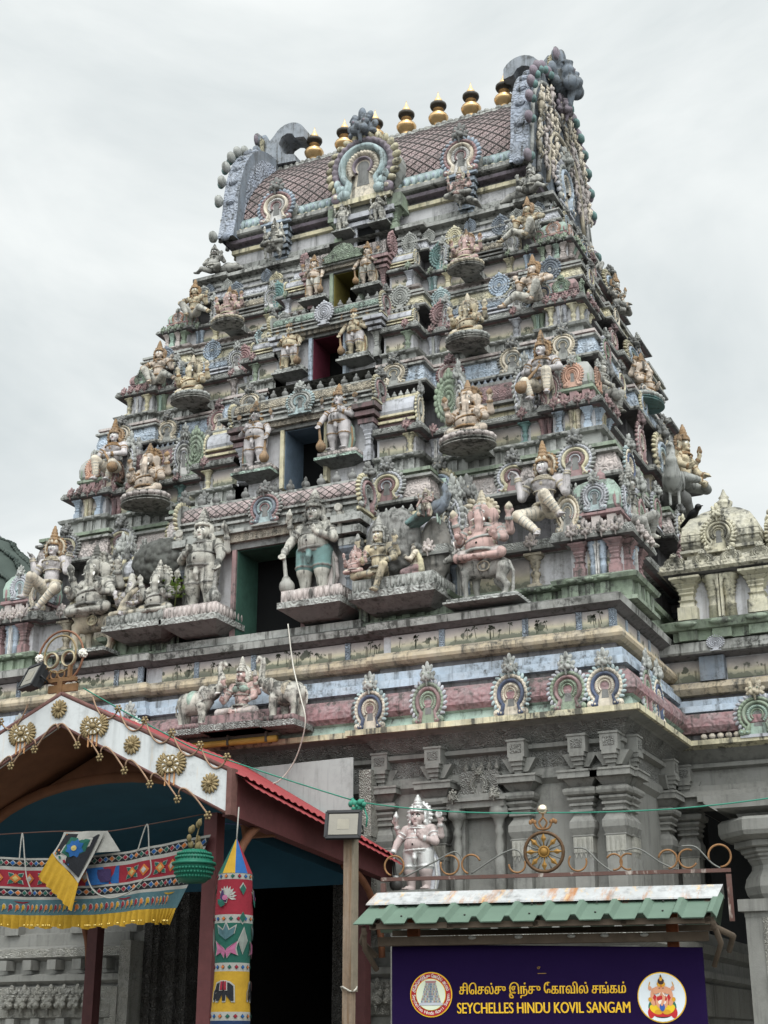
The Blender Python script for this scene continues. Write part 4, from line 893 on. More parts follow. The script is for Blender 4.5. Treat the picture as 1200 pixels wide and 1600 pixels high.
for i in range(5): n.lathe([(.02, 2.46), (.03, 2.5), (.012, 2.53), (.004, 2.56)], 8, 2, T((2.37 + i * .08, -.07, 0)))
n.build('niche', [granite, granite_carved, silver], gs)
# dark entrance passage with carved jambs
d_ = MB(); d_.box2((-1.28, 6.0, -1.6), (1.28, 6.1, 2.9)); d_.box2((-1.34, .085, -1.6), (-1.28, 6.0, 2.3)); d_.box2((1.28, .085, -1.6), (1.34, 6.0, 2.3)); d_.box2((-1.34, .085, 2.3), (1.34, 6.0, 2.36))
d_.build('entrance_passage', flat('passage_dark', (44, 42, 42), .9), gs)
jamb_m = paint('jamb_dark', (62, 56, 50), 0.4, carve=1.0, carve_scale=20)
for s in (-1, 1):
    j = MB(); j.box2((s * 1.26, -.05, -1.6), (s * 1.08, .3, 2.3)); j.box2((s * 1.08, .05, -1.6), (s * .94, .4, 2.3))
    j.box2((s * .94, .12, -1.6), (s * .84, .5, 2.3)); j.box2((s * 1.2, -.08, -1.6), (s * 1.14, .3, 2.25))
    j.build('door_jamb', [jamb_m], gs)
for s in (-1, 1):
    st = MB(); st.box2((s * 1.27, -.27, -1.6), (s * 1.40, .1, 1.9 if s > 0 else 1.0), 0)
    if s < 0:
        for i in range(3): st.box2((s * (1.40 + .07 * i), -.28 + .003 * i, -1.6), (s * (1.47 + .07 * i), .0, .55 - .3 * i), 0)
    else: st.box2((1.28, -.2, 1.9), (1.41, .1, 2.55), 0)
    st.build('carved_border', silver, gs)
br = MB()
for i in range(7): br.merge(LION, T((-1.75 - i * .17, -.23, .41)) @ SC(.62), [0, 0])
for i in range(4): br.merge(LION, T((1.5 + i * .16, -.23, .41)) @ SC(.62), [0, 0])
br.build('animal_relief_band', silver, gs)
dn = MB()
for i in range(5):
    for zz in (-.12, .20, .78): dn.box2((-1.55 - i * .32 - (.16 if zz == .2 else 0), -.28, zz - .05), (-1.66 - i * .32 - (.16 if zz == .2 else 0), -.1, zz + .05))
dn.build('dentil_band', granite, gs)

# ---- tiers
TI = [dict(hw=3.93, y=0.37, yc=0.15, a=1.12, b=2.02, c=3.39, d=.42, z=(4.075, 4.390, 4.760, 4.900, 5.660, 5.920, 6.080), dz=(4.15, 5.2, 5.42, 5.8)),
      dict(hw=3.50, y=1.12, yc=0.90, a=.93, b=1.42, c=3.02, d=.27, z=(6.080, 6.340, 6.600, 6.710, 7.410, 7.650, 7.780), dz=(6.28, 6.93, 7.07, 7.38)),
      dict(hw=3.21, y=1.69, yc=1.47, a=.75, b=1.14, c=2.80, d=.22, z=(7.780, 7.980, 8.240, 8.350, 8.740, 8.900, 9.020), dz=(7.88, 8.42, 8.53, 8.79)),
      dict(hw=2.97, y=2.17, yc=1.96, a=.6, b=.95, c=2.61, d=.19, z=(9.020, 9.160, 9.380, 9.460, 9.860, 10.010, 10.060), dz=(9.12, 9.6, 9.7, 9.93)),
      dict(hw=2.62, y=2.54, yc=2.46, a=.5, b=.8, c=2.3, d=.15, z=(10.05,))]
def tier_plan(t, s):
    hw, y, a, b, c = t['hw'], t['y'], t['a'], t['b'], t['c']; k = hw - c; r = .12 * s; yc = t['yc']
    fr = [(a, yc + .04), (b, yc + .04), (b, y + r), (c, y + r), (c, y), (hw, y)]
    sd = [(hw, y + k), (hw - r, y + k), (hw - r, YC - .55), (hw, YC - .55), (hw, YC + .55), (hw - r, YC + .55), (hw - r, 2 * YC - y - k), (hw, 2 * YC - y - k), (hw, 2 * YC - y)]
    return fr + sd + [(-x, yy) for x, yy in reversed(fr + sd)]
TC = [  # columns, shala/panjara/kuta colours, door colour, ledge and band colours
  dict(cols=[('pilaster', 3.55, 'rose', ''), ('split_pilaster', 3.74, 'blue', 'white'), ('pilaster', 3.92, 'rose', ''), ('baluster_column', 3.03, 'tan', ''), ('split_pilaster', 2.2, 'blue', 'grey'), ('baluster_column', 1.95, 'tan', '')],
       sh=('tan', 'pink', 'mint', 'lav', 'grey', 'tan', 'cream', 'grey'), ku=('pink', 'rose', 'mint', 'lav', 'lav', 'lav', 'aqua', 'grey'), door=(62, 96, 84), frame='rose', base='green', band='pink', ledge='green', bk=[(1.2, 2), (1.72, 3), (2.6, 2), (3.35, 2)], pan=(2.2, 4), kh=.46),
  dict(cols=[('split_pilaster', 1.63, 'lav', 'white'), ('baluster_column', 2.0, 'teal', ''), ('baluster_column', 2.72, 'teal', ''), ('split_pilaster', 2.97, 'rose', 'maroon'), ('pilaster', 3.16, 'blue', ''), ('split_pilaster', 3.34, 'tan', 'yellow'), ('pilaster', 3.49, 'blue', ''), ('baluster_column', 1.36, 'yellow', '')],
       sh=('yellow', 'dgrey', 'rose', 'lav', 'grey', 'lav', 'white', 'grey'), ku=('rose', 'green', 'grey', 'orange', 'orange', 'orange', 'orange', 'grey'), door=(106, 122, 138), frame='yellow', base='grey', band='blue', ledge='pink', bk=[(1.0, 4), (1.62, 5), (2.42, 4), (3.08, 4)], pan=(1.7, 'green'), kh=.38),
  dict(cols=[('split_pilaster', 1.38, 'lav', 'grey'), ('baluster_column', 1.62, 'pink', ''), ('baluster_column', 2.46, 'lav', ''), ('split_pilaster', 2.75, 'green', 'mint'), ('baluster_column', 2.93, 'yellow', ''), ('split_pilaster', 3.07, 'lav', 'white'), ('baluster_column', 3.21, 'yellow', ''), ('baluster_column', 1.08, 'green', '')],
       sh=('grey', 'lav', 'blue', 'blue', 'aqua', 'blue', 'aqua', 'grey'), ku=('rose', 'maroon', 'rose', 'green', 'green', 'green', 'mint', 'green'), door=(104, 44, 60), frame='blue', base='grey', band='yellow', ledge='grey', bk=[(.85, 'grey'), (1.3, 'aqua'), (2.1, 'blue'), (2.8, 'slate')], pan=(1.38, 'rose'), kh=.32),
  dict(cols=[('split_pilaster', 1.17, 'aqua', 'teal'), ('pilaster', 1.39, 'yellow', ''), ('pilaster', 2.24, 'yellow', ''), ('split_pilaster', 2.5, 'blue', 'slate'), ('pilaster', 2.71, 'green', ''), ('pilaster', 2.8, 'pink', ''), ('pilaster', 2.9, 'mint', ''), ('pilaster', 2.98, 'pink', ''), ('pilaster', .9, 'lav', '')],
       sh=('tan', 'dgrey', 'tan', 'tan', 'grey', 'tan', 'cream', 'grey'), ku=('green', 'rose', 'mint', 'orange', 'orange', 'pink', 'pink', 'grey'), door=(126, 116, 62), frame='green', base='pink', band='lav', ledge='grey', bk=[(.75, 'grey'), (1.35, 'yellow'), (2.0, 'slate'), (2.5, 'grey')], pan=(1.17, 'teal'), kh=.28)]
pbase = {}
def build_tier(k):
    t, c, nx_ = TI[k], TC[k], TI[k + 1]; s = (1.0, .85, .74, .66)[k]; zb, z0, z1, ze, zh, zl, zn = t['z']
    pl, pn = tier_plan(t, s), tier_plan(nx_, s); y, hw = t['y'], t['hw']
    M_ = [wall_lav, P(c['base']), P('grey', .9), E_(c['band']), P(c['ledge']), recess_shade, P('maroon'), C_('grey'), ledge_grey]
    m = MB(); w = lambda v: v * s
    sweep(m, pl, [(w(.05), zb, 2), (w(.16), zb + w(.01), 1), (w(.16), zb + w(.05), 1), (w(.09), zb + w(.06), 1), (w(.09), z0 - w(.08), 1), (w(.16), z0 - w(.07), 1), (w(.18), z0 - w(.03), 1), (w(.13), z0, 1), (0, z0, 2), (0, z1, 0), (w(.05), z1, 2), (w(.1), z1 + .01, 6), (w(.16), z1 + .015, 5), (w(.17), z1 + w(.04), 2), (w(.14), ze - .015, 7), (w(.05), ze, 7)])
    cp = offset_poly(pl, w(.05), False) + [Vector((-t['a'] + .02, t['yc'] + .52)), Vector((t['a'] - .02, t['yc'] + .52))]; m.add([(p.x, p.y, ze - .002) for p in cp], [tuple(range(len(cp)))], 8)
    o = .33 * s
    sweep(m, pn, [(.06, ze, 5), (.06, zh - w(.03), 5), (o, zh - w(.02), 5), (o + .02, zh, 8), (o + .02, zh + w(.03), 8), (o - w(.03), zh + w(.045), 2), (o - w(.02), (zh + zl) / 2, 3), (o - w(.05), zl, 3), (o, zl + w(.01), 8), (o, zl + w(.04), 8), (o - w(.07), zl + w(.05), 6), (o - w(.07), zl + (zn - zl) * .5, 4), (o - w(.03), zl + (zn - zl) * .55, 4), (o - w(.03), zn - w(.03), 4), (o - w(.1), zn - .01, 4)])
    cp = offset_poly(pn, o - w(.1), False); m.add([(p.x, p.y, zn - .012) for p in cp], [tuple(range(len(cp)))], 8)
    st = m.build('storey', M_, tower)
    h = z1 - z0
    c = dict(c); c['cols'] = [(q[0], q[1] - (.06 if q[1] > t['b'] else 0), q[2], q[3]) for q in c['cols']]
    wy = lambda x: t['yc'] + .04 if x < t['b'] else y + .12 * s if x < t['c'] - .03 else y
    for kind, x, col, col2 in c['cols']:
        yy = wy(x) - .02
        for sg in (-1, 1): column(st, kind, (sg * x, yy, z0), h, col, 0, .8 if x > t['c'] - .05 else .9, col2 or 'grey')
    cc = [q for q in c['cols'] if q[1] > t['c'] - .05]
    for j, q in enumerate(cc):
        column(st, q[0], (hw + .02, y + (hw - q[1]), z0), h, q[2], 90, .8, q[3] or 'grey')
    for j, yy in enumerate((YC - .5, YC - 1.1, YC + .5)): column(st, 'baluster_column', (hw - .02 - (.12 * s if j == 1 else 0), yy, z0), h, ('tan', 'lav', 'tan')[j], 90, .9)
    # painted wall panels between the columns
    xs = sorted(q[1] for q in c['cols'])
    for u, v in zip(xs[:-1], xs[1:]):
        if v - u < .16: continue
        mid = (u + v) / 2; rec = t['b'] < mid < t['c']; yy = wy(mid)
        if u < t['b'] < v or u < t['c'] < v: continue
        for sg in (-1, 1): MB().box2((sg * (u + .07 * s), yy - .006, z0 + .02), (sg * (v - .07 * s), yy + .03, z1 - .02)).build('mural_panel', mural, st)
    bx = [q[1] for q in c['cols'] if t['a'] < q[1] < t['b']]; bx = bx[0] if bx else t['b']
    for sg in (-1, 1): MB().box2((sg * (t['a'] + .03), t['yc'] + .034, z0 + .02), (sg * (bx - .07 * s), t['yc'] + .07, z1 - .02)).build('mural_panel', mural, st)
    # corner pavilion, barrel pavilion, arch gables between them
    kw = (hw - t['c']) * .98; hh = min((zh - ze) * 1.0, kw * 1.5)
    ku = kuta_mb(kw, hh).mesh('corner_pavilion', [P(q) for q in c['ku']] + [P('dgrey')])
    for sg in (-1, 1): link('corner_pavilion', ku, st, (sg * (hw - kw / 2), y + kw / 2, ze + .005))
    p2 = [q[1] for q in c['cols'] if t['b'] < q[1] < t['c'] - .1]; xa = max(p2[0], t['b'] + .35 * s) if k else 2.15; xb = [x for x in p2 if x > 2][-1] if k == 0 else sorted(p2)[-2]
    if k > 0: xa = sorted(p2)[1]
    L_ = xb - xa + .12; sw = .36 * s; sh = (zh - ze) * .78
    sm = shala_mb(L_, sw, sh).mesh('barrel_pavilion', [C_(q) if j == 2 else P(q) for j, q in enumerate(c['sh'])] + [P('dgrey')])
    for sg in (-1, 1): link('barrel_pavilion', sm, st, (sg * (xa + xb) / 2, y + .1 * s + sw, ze + .005))
    nb = int(L_ / (.095 * s)); bm = bead_mb(nb, .095 * s, .036 * s).mesh('bead_row', [P('slate' if k < 2 else 'grey')])
    for sg in (-1, 1): link('bead_row', bm, st, (sg * (xa + xb) / 2, y + .1 * s + sw * .8, ze + sh * 1.02)); link('bead_row', bm, st, (sg * (xa + xb) / 2 + .04, y + .14 * s + sw * 1.1, ze + sh * 1.0 + .05 * s))
    xm = (t['a'] + t['b']) / 2; lm = t['b'] - t['a']
    mm = shala_mb(lm * .92, .25 * s, sh * .8, ends=False).mesh('small_pavilion', [P(q) for q in ('maroon', 'yellow', 'lav')])
    bm2 = bead_mb(max(3, int(lm / (.1 * s))), .1 * s, .038 * s).mesh('bead_row', [P('grey')])
    for sg in (-1, 1):
        link('small_pavilion', mm, st, (sg * xm, t['yc'] + .27 * s, ze + .005)); link('bead_row', bm2, st, (sg * xm, t['yc'] + .2 * s, ze + sh * .8))
        kudu(st, (sg * t['b'], t['yc'] + .14 * s, ze + .02), .27 * s, ('yellow', 'grey', 'tan', 'grey', 'dgrey'), 90 * sg, sh * .78, deep=1.3)
        i = c['pan'][1]; cc_ = KC[i] if isinstance(i, int) else (i, i, i, i, i)
        kudu(st, (sg * (c['pan'][0] + .04), y + .1 * s, ze + .01), .46 * s, cc_, 0, (zh - ze) * .8)
        kudu(st, (sg * (t['c'] - .02), y + .02, ze + .01), .3 * s, KC[(k + 4) % 6], 0, (zh - ze) * .62); kudu(st, (sg * (xb + .02), y + .06 * s, ze + .01), .34 * s, ('grey', 'lav', 'grey', 'white', 'grey'), 35 * sg, (zh - ze) * .8, deep=1.5); kudu(st, (sg * (xa - .04), y + .06 * s, ze + .01), .34 * s, ('grey', 'lav', 'grey', 'white', 'grey'), -35 * sg, (zh - ze) * .8, deep=1.5)
    # arches on the ledge band, front and side
    by = nx_['y'] - o + .03; byc = nx_['yc'] + .04 - o + .03
    for x, i in c['bk']:
        cc_ = KC[i] if isinstance(i, int) else (i, i, i, 'grey', i)
        for sg in (-1, 1): kudu(st, (sg * x, byc if x < nx_['b'] else by + (.12 * s if x < nx_['c'] else 0), zh + .02), c['kh'] * .95, cc_, 0, c['kh'] * .86)
    for j, yy in enumerate((nx_['y'] + .12, YC - 1.2, YC - .5, YC + .5)):
        cc_ = KC[(j + k) % 5]; kudu(st, (nx_['hw'] + o - .03 - (.1 * s if j == 1 else 0), yy, zh + .02), c['kh'] * .95, cc_, 90, c['kh'] * .88)
    # upper faces of the side: end pavilion in the middle of the side
    kudu(st, (hw + .02, YC, ze), 1.05 * s, KC[3], 90, (zh - ze) * .95, deep=.7); kudu(st, (hw - .05, YC - .85 * s, ze), .5 * s, KC[5], 90, (zh - ze) * .8); kudu(st, (hw - .02, y + (hw - t['c']) + .22 * s, ze), .42 * s, KC[(k + 1) % 5], 90, (zh - ze) * .85)
    # rosettes along the eave
    rs = MB(); xsr = [t['c'] + (hw - t['c']) * q for q in (.12, .4, .7, .97)] + [q[1] for q in c['cols'] if q[1] < t['c']]
    for x in xsr:
        yy = wy(x) - .17 * s
        for sg in (-1, 1): rs.merge(LION, T((sg * x, yy + .02, z1 + (ze - z1) * .62)) @ SC(.42 * s), [0, 1])
    for q in (.1, .4, .8): rs.merge(LION, T((hw + .16 * s, y + (hw - t['c']) * q, z1 + (ze - z1) * .62)) @ RZ(90) @ SC(.42 * s), [0, 1])
    rs.build('eave_rosettes', [P(c['ku'][0], .9), P('tan')], st)
    dt = MB(); step_ = .16 * s
    for i in range(int((hw - t['a']) / step_)):
        x = t['a'] + (i + .5) * step_; yy = wy(x)
        for sg in (-1, 1): dt.box2((sg * (x - .045 * s), yy - .125 * s, zb + .065 * s), (sg * (x + .045 * s), yy - .06 * s, z0 - .085 * s)); dt.ball((sg * x, yy - .17 * s, z0 - .05 * s), (.07 * s, .03 * s, .025 * s), 0, 7)
    for i in range(int((hw - t['c']) / step_) + 1): dt.box2((hw + .06 * s, y + (i + .3) * step_, zb + .065 * s), (hw + .125 * s, y + (i + .85) * step_, z0 - .085 * s))
    dt.build('dentil_band', P(c['base'], .9), st)
    # ---- door bay in the middle: piers, lintel, barrel roof with a row of balusters
    d, a = t['d'], t['a']; q0, q1, q2, q3 = t['dz']; yc = t['yc'] - .02
    fm = P(c['frame']); b_ = MB(); by_ = yc + .55
    for sg in (-1, 1):
        b_.box2((sg * (d + .05), yc + .06, zb), (sg * (a - .16 * s), by_, q1), 0)
        b_.box2((sg * d, yc - .03, q0 - .1), (sg * (d + .05), by_, q1), 1)
    b_.box2((-a + .1, yc - .02, q1), (a - .1, by_, q1 + (q2 - q1) * .35), 2); b_.box2((-a + .05, yc - .07, q1 + (q2 - q1) * .35), (a - .05, by_, q1 + (q2 - q1) * .8), 3); b_.box2((-a, yc - .11, q1 + (q2 - q1) * .8), (a, by_, q2), 4)
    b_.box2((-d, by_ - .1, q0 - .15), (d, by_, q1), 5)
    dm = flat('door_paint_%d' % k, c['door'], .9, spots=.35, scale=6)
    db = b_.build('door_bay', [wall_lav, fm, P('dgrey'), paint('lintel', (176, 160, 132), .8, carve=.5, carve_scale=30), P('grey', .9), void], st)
    if k == 0: MB().box2((-1.2, -.02, 4.075), (1.2, .4, 4.16)).build('door_sill', P('grey', .9), st)
    rv = MB()
    for sg in (-1, 1): rv.box2((sg * (d - .004), yc, q0 - .1), (sg * (d - .012), by_ - .1, q1))
    rv.box2((-d + .012, yc + .02, q1 - .012), (d - .012, by_ - .1, q1 - .004)); rv.build('door_reveal', dm, db)
    for sg in (-1, 1):
        column(db, 'pilaster', (sg * (a - .1 * s), yc + .02, z0), (q2 - z0) * .62, ('slate', 'lav', 'grey', 'rose')[k], 0, .55)
        for j in range(3): MB().box2((sg * (a - .1 * s - (.12 + .03 * j) * s), yc - (.1 + .04 * j) * s, z0 + (q2 - z0) * (.62 + .12 * j)), (sg * (a - .1 * s + (.12 + .03 * j) * s), by_, z0 + (q2 - z0) * (.62 + .12 * j + .08))).build('capital_slab', P(('grey', 'maroon', 'lav', 'rose')[k], .9), db)
    sw = .26 * s
    if k < 3:
        rf = shala_mb(2 * a + .02, sw, (q3 - q2) * 1.05, ends=False); me = rf.mesh('barrel_roof', [P('grey'), P('grey', .9), shala_tile if k == 0 else C_('tan') if k == 1 else C_('mint')])
        uvl = me.uv_layers.new(name='UVMap')
        for lp in me.loops:
            co_ = me.vertices[lp.vertex_index].co; uvl.data[lp.index].uv = (co_.x, co_.z * 1.3)
        ro = link('barrel_roof', me, db, (0, yc + sw - .1, q2))
        for sg in (-1, 1): kudu(db, (sg * (a + .02), yc + sw * .55 - .1, q2), .46 * s, ('yellow', 'grey', 'rose', 'grey', 'dgrey'), 90 * sg, (q3 - q2) * 1.15, deep=1.2)
        kudu(db, (0, yc - .12, q2 - .01), .42 * s, ('grey', 'rose', 'slate', 'aqua', 'dgrey') if k == 0 else ('lav',) * 5 if k == 2 else ('aqua', 'grey', 'grey', 'aqua', 'grey'), 0, (q3 - q2) * 1.05)
        for i in range(11):
            link('baluster', ONION, db, ((i - 5) * 2 * a / 11.5, yc + sw * .3, q3 + .005), scale=.052 * s, mats=[P('dgrey', .9)])
    else:
        pd = MB(); pd.prism([(-.3, q2), (.3, q2), (.26, q2 + .06), (.3, q2 + .1), (.18, q2 + .14), (.12, q2 + .22), (0, q2 + .26), (-.12, q2 + .22), (-.18, q2 + .14), (-.3, q2 + .1), (-.26, q2 + .06)], yc - .14, yc - .02, 0)
        pd.build('pediment', C_('green'), db)
        for sg in (-1, 1): kudu(db, (sg * (a + .02), yc + .05, q2), .3, ('rose',) * 5, 90 * sg, .3, deep=1.4)
        MB().box2((-a, yc - .06, q2), (a, by_, q2 + .2)).build('barrel_roof', C_('pink'), db)
    return st
STO = [build_tier(k) for k in range(4)]
# ---- neck below the roof
nk = MB(); pn5 = tier_plan(TI[4], .5); NW, NY = 2.22, 2.74
pk = [(NW, NY), (NW, 2 * YC - NY), (-NW, 2 * YC - NY), (-NW, NY)]
sweep(nk, pn5, [(0, 10.05, 0), (0.02, 10.06, 0), (0.02, 10.2, 1), (.05, 10.21, 0), (.05, 10.25, 2), (.0, 10.27, 2), (.02, 10.31, 0), (.12, 10.33, 2), (.12, 10.38, 2), (.08, 10.40, 0)])
cp = offset_poly(pn5, .08, False); nk.add([(p.x, p.y, 10.40) for p in cp], [tuple(range(len(cp)))], 2)
sweep(nk, pk, [(0.1, 10.42, 2), (.1, 10.5, 2), (.03, 10.53, 2), (.03, 10.62, 0), (.0, 10.63, 0), (0, 10.8, 1), (.05, 10.81, 3), (.05, 10.87, 3), (.0, 10.88, 4), (.0, 10.93, 4), (.1, 10.95, 5), (.12, 10.99, 5), (.06, 11.02, 4), (.14, 11.04, 2), (.16, 11.06, 2), (.16, 11.12, 2), (.1, 11.15, 2), (-.1, 11.2, 2)], True)
neck = nk.build('storey', [P('grey', .9), paint('neck_wall', (186, 184, 186), .55), ledge_grey, P('yellow'), recess_shade, P('purple')], tower)
for x, i in ((.95, 'grey'), (1.55, 'slate'), (2.2, 'grey'), (2.5, 'slate')):
    for sg in (-1, 1): kudu(neck, (sg * x, 2.5, 10.05), .2, (i,) * 5, 0, .2)
for y in (2.6, 3.1, 3.6): kudu(neck, (2.66, y, 10.05), .22, KC[1], 90, .22)
dk = MB(); dk.box2((-.14, 2.55, 10.18), (.14, 2.9, 10.6), 1)
for sg in (-1, 1): dk.box2((sg * .14, 2.52, 10.15), (sg * .19, 2.9, 10.62), 0); dk.box2((sg * .19, 2.6, 10.2), (sg * .4, 2.9, 10.75), 0)
dk.box2((-.42, 2.47, 10.62), (.42, 2.9, 10.68), 0); dk.box2((-.46, 2.43, 10.72), (.46, 2.9, 10.8), 0); dk.box2((-.4, 2.5, 10.8), (.4, 2.9, 10.96), 2)
dkb = dk.build('door_bay', [P('lav'), void, P('grey', .9)], neck)
for sg in (-1, 1): column(dkb, 'pilaster', (sg * .43, 2.56, 10.42), .34, 'green', 0, .8); MB().box2((sg * .33, 2.44, 10.76), (sg * .56, 2.9, 10.97)).build('capital_slab', P('green', .9), dkb)
for sg in (-1, 1):
    bs = MB()
    for j in range(6): bs.box2((sg * 1.43 - .09 - .018 * j, 2.68 - .03 * j, 10.5 + .085 * j), (sg * 1.43 + .09 + .018 * j, 2.8, 10.56 + .085 * j))
    bs.build('stepped_bracket', P('blue', .9), neck)
# ---- barrel roof
RX2 = 2.24
def roof_pt(t):           # t 0..1 from front eave over the ridge to the back eave
    s = min(1, 2 * min(t, 1 - t)); dy = .08 + 1.06 * (1 - s ** 1.7); return (YC - dy if t < .5 else YC + dy, 11.36 + 1.56 * s)
rf = MB(); nt_ = 40; arc = 0; ys = [roof_pt(i / nt_) for i in range(nt_ + 1)]; us = [0]
for i in range(nt_): us.append(us[-1] + math.dist(ys[i], ys[i + 1]))
vv = [(x, y, z) for (y, z) in ys for x in (-RX2, RX2)]
rf.add(vv, [(2 * i, 2 * i + 1, 2 * i + 3, 2 * i + 2) for i in range(nt_)], 0, True)
me = rf.mesh('barrel_roof', [tile_m]); uvl = me.uv_layers.new(name='UVMap')
for lp in me.loops: uvl.data[lp.index].uv = (me.vertices[lp.vertex_index].co.x, us[lp.vertex_index // 2])
roof = link('barrel_roof', me, tower)
def roof_xyz(x, u):
    for i in range(nt_):
        if us[i + 1] >= u:
            t = (u - us[i]) / (us[i + 1] - us[i]); return (x, ys[i][0] + (ys[i + 1][0] - ys[i][0]) * t, ys[i][1] + (ys[i + 1][1] - ys[i][1]) * t)
lt = MB(); half = us[nt_ // 2]; stp = 1 / 4.6
for k in range(-30, 31):
    for s in (-1, 1):
        pts = []; 
        for j in range(15):
            u = half * j / 14; x = k * stp / 1.0 + stp * .5 + s * u
            if abs(x) < RX2: pts.append(roof_xyz(x, u))
        if len(pts) > 1: lt.tube(pts, .0135, 5)
lt.build('lattice_ribs', [paint('lattice_rib', (74, 62, 60), .5, up=.2)], roof)
pb = MB(); pc = MB()
for i in range(40):
    x = -RX2 + .1 + i * .1103; pb.ball((x, YC - 1.17, 11.27), (.054, .05, .085), 0, 8); pb.ball((x, YC - 1.2, 11.27), (.022, .03, .045), 1, 6); pc.ball((x, YC - 1.2, 11.17), (.05, .05, .035), 0, 8)
pb.box2((-RX2, YC - 1.16, 11.15), (RX2, YC - .9, 11.38), 0); pc.box2((-RX2, YC - 1.18, 11.14), (RX2, YC - .9, 11.19), 0)
pb.build('petal_band', [P('aqua'), P('blue')], roof); pc.build('bead_band', [P('yellow')], roof)
rg = MB(); rgp = [(YC - .2, 12.78), (YC - .19, 12.85), (YC - .08, 12.95), (YC + .08, 12.95), (YC + .19, 12.85), (YC + .2, 12.78)]
rg.prism(rgp, -RX2, RX2, 0, plane='yz')
for i in range(46): rg.ball((-RX2 + .05 + i * .096, YC - .15, 12.86 + random.uniform(-.01, .02)), (.055, .05, .045), 0, 7)
rg.build('ridge', [ledge_grey], roof)
goldm = paint('kalasam_gold', (232, 176, 66), .18, rough=.28, metal=.75, up=.1, fade=.0, bump=.1); blackm = flat('kalasam_dark', (58, 52, 44), .4, spots=.3)
kp = [(.07, 0), (.09, .02), (.06, .05), (.085, .075), (.125, .11), (.15, .16), (.155, .185), (.13, .2), (.14, .215), (.10, .25), (.07, .27), (.06, .29), (.085, .31), (.08, .335), (.055, .345), (.115, .36), (.128, .39), (.125, .42), (.09, .44), (.06, .45), (.068, .46), (.066, .49), (.05, .52), (.028, .56), (.012, .61), (.003, .66)]
kmat = [0 if (z < .27 or z > .44) else 1 for r, z in kp[1:]]
for i in range(len(kmat)):
    if .27 < kp[i + 1][1] < .36: kmat[i] = 2
KM = MB().lathe(kp, 20, kmat).mesh('finial', [goldm, blackm, flat('kalasam_bronze', (132, 100, 60), .45, .4)])
for i in range(7): link('finial', KM, roof, ((i - 3) * .53, YC, 12.93), scale=(1.0, 1.0, 1.0))
# arches breaking the roof slope
MB().prism([(.5 * math.cos(R(a)), 11.5 + .5 * math.sin(R(a))) for a in range(-50, 231, 14)] + [(-.36, 10.97), (.36, 10.97)], 2.46, 3.4, 0).build('dormer', P('grey', .9), roof)
kudu(roof, (0, 2.47, 10.97), 1.10, ('yellow', P('purple', .4), 'aqua', 'cream', 'slate'), 0, 1.06, deep=1.0)
for sg in (-1, 1):
    for j in range(3): MB().ball((sg * (.27 + .05 * j), 2.36, 11.08 + .09 * j), (.09 - .02 * j, .06, .08), 0, 10).build('corner_scroll', P('aqua'), roof)
    MB().prism([(sg * 1.43 + .25 * math.cos(R(a)), 11.28 + .25 * math.sin(R(a))) for a in range(-50, 231, 14)], 2.52, 3.0, 0).build('dormer', P('grey', .9), roof)
    kudu(roof, (sg * 1.43, 2.53, 11.03), .60, ('blue', 'rose', 'cream', 'white', 'dgrey'), 0, .56)
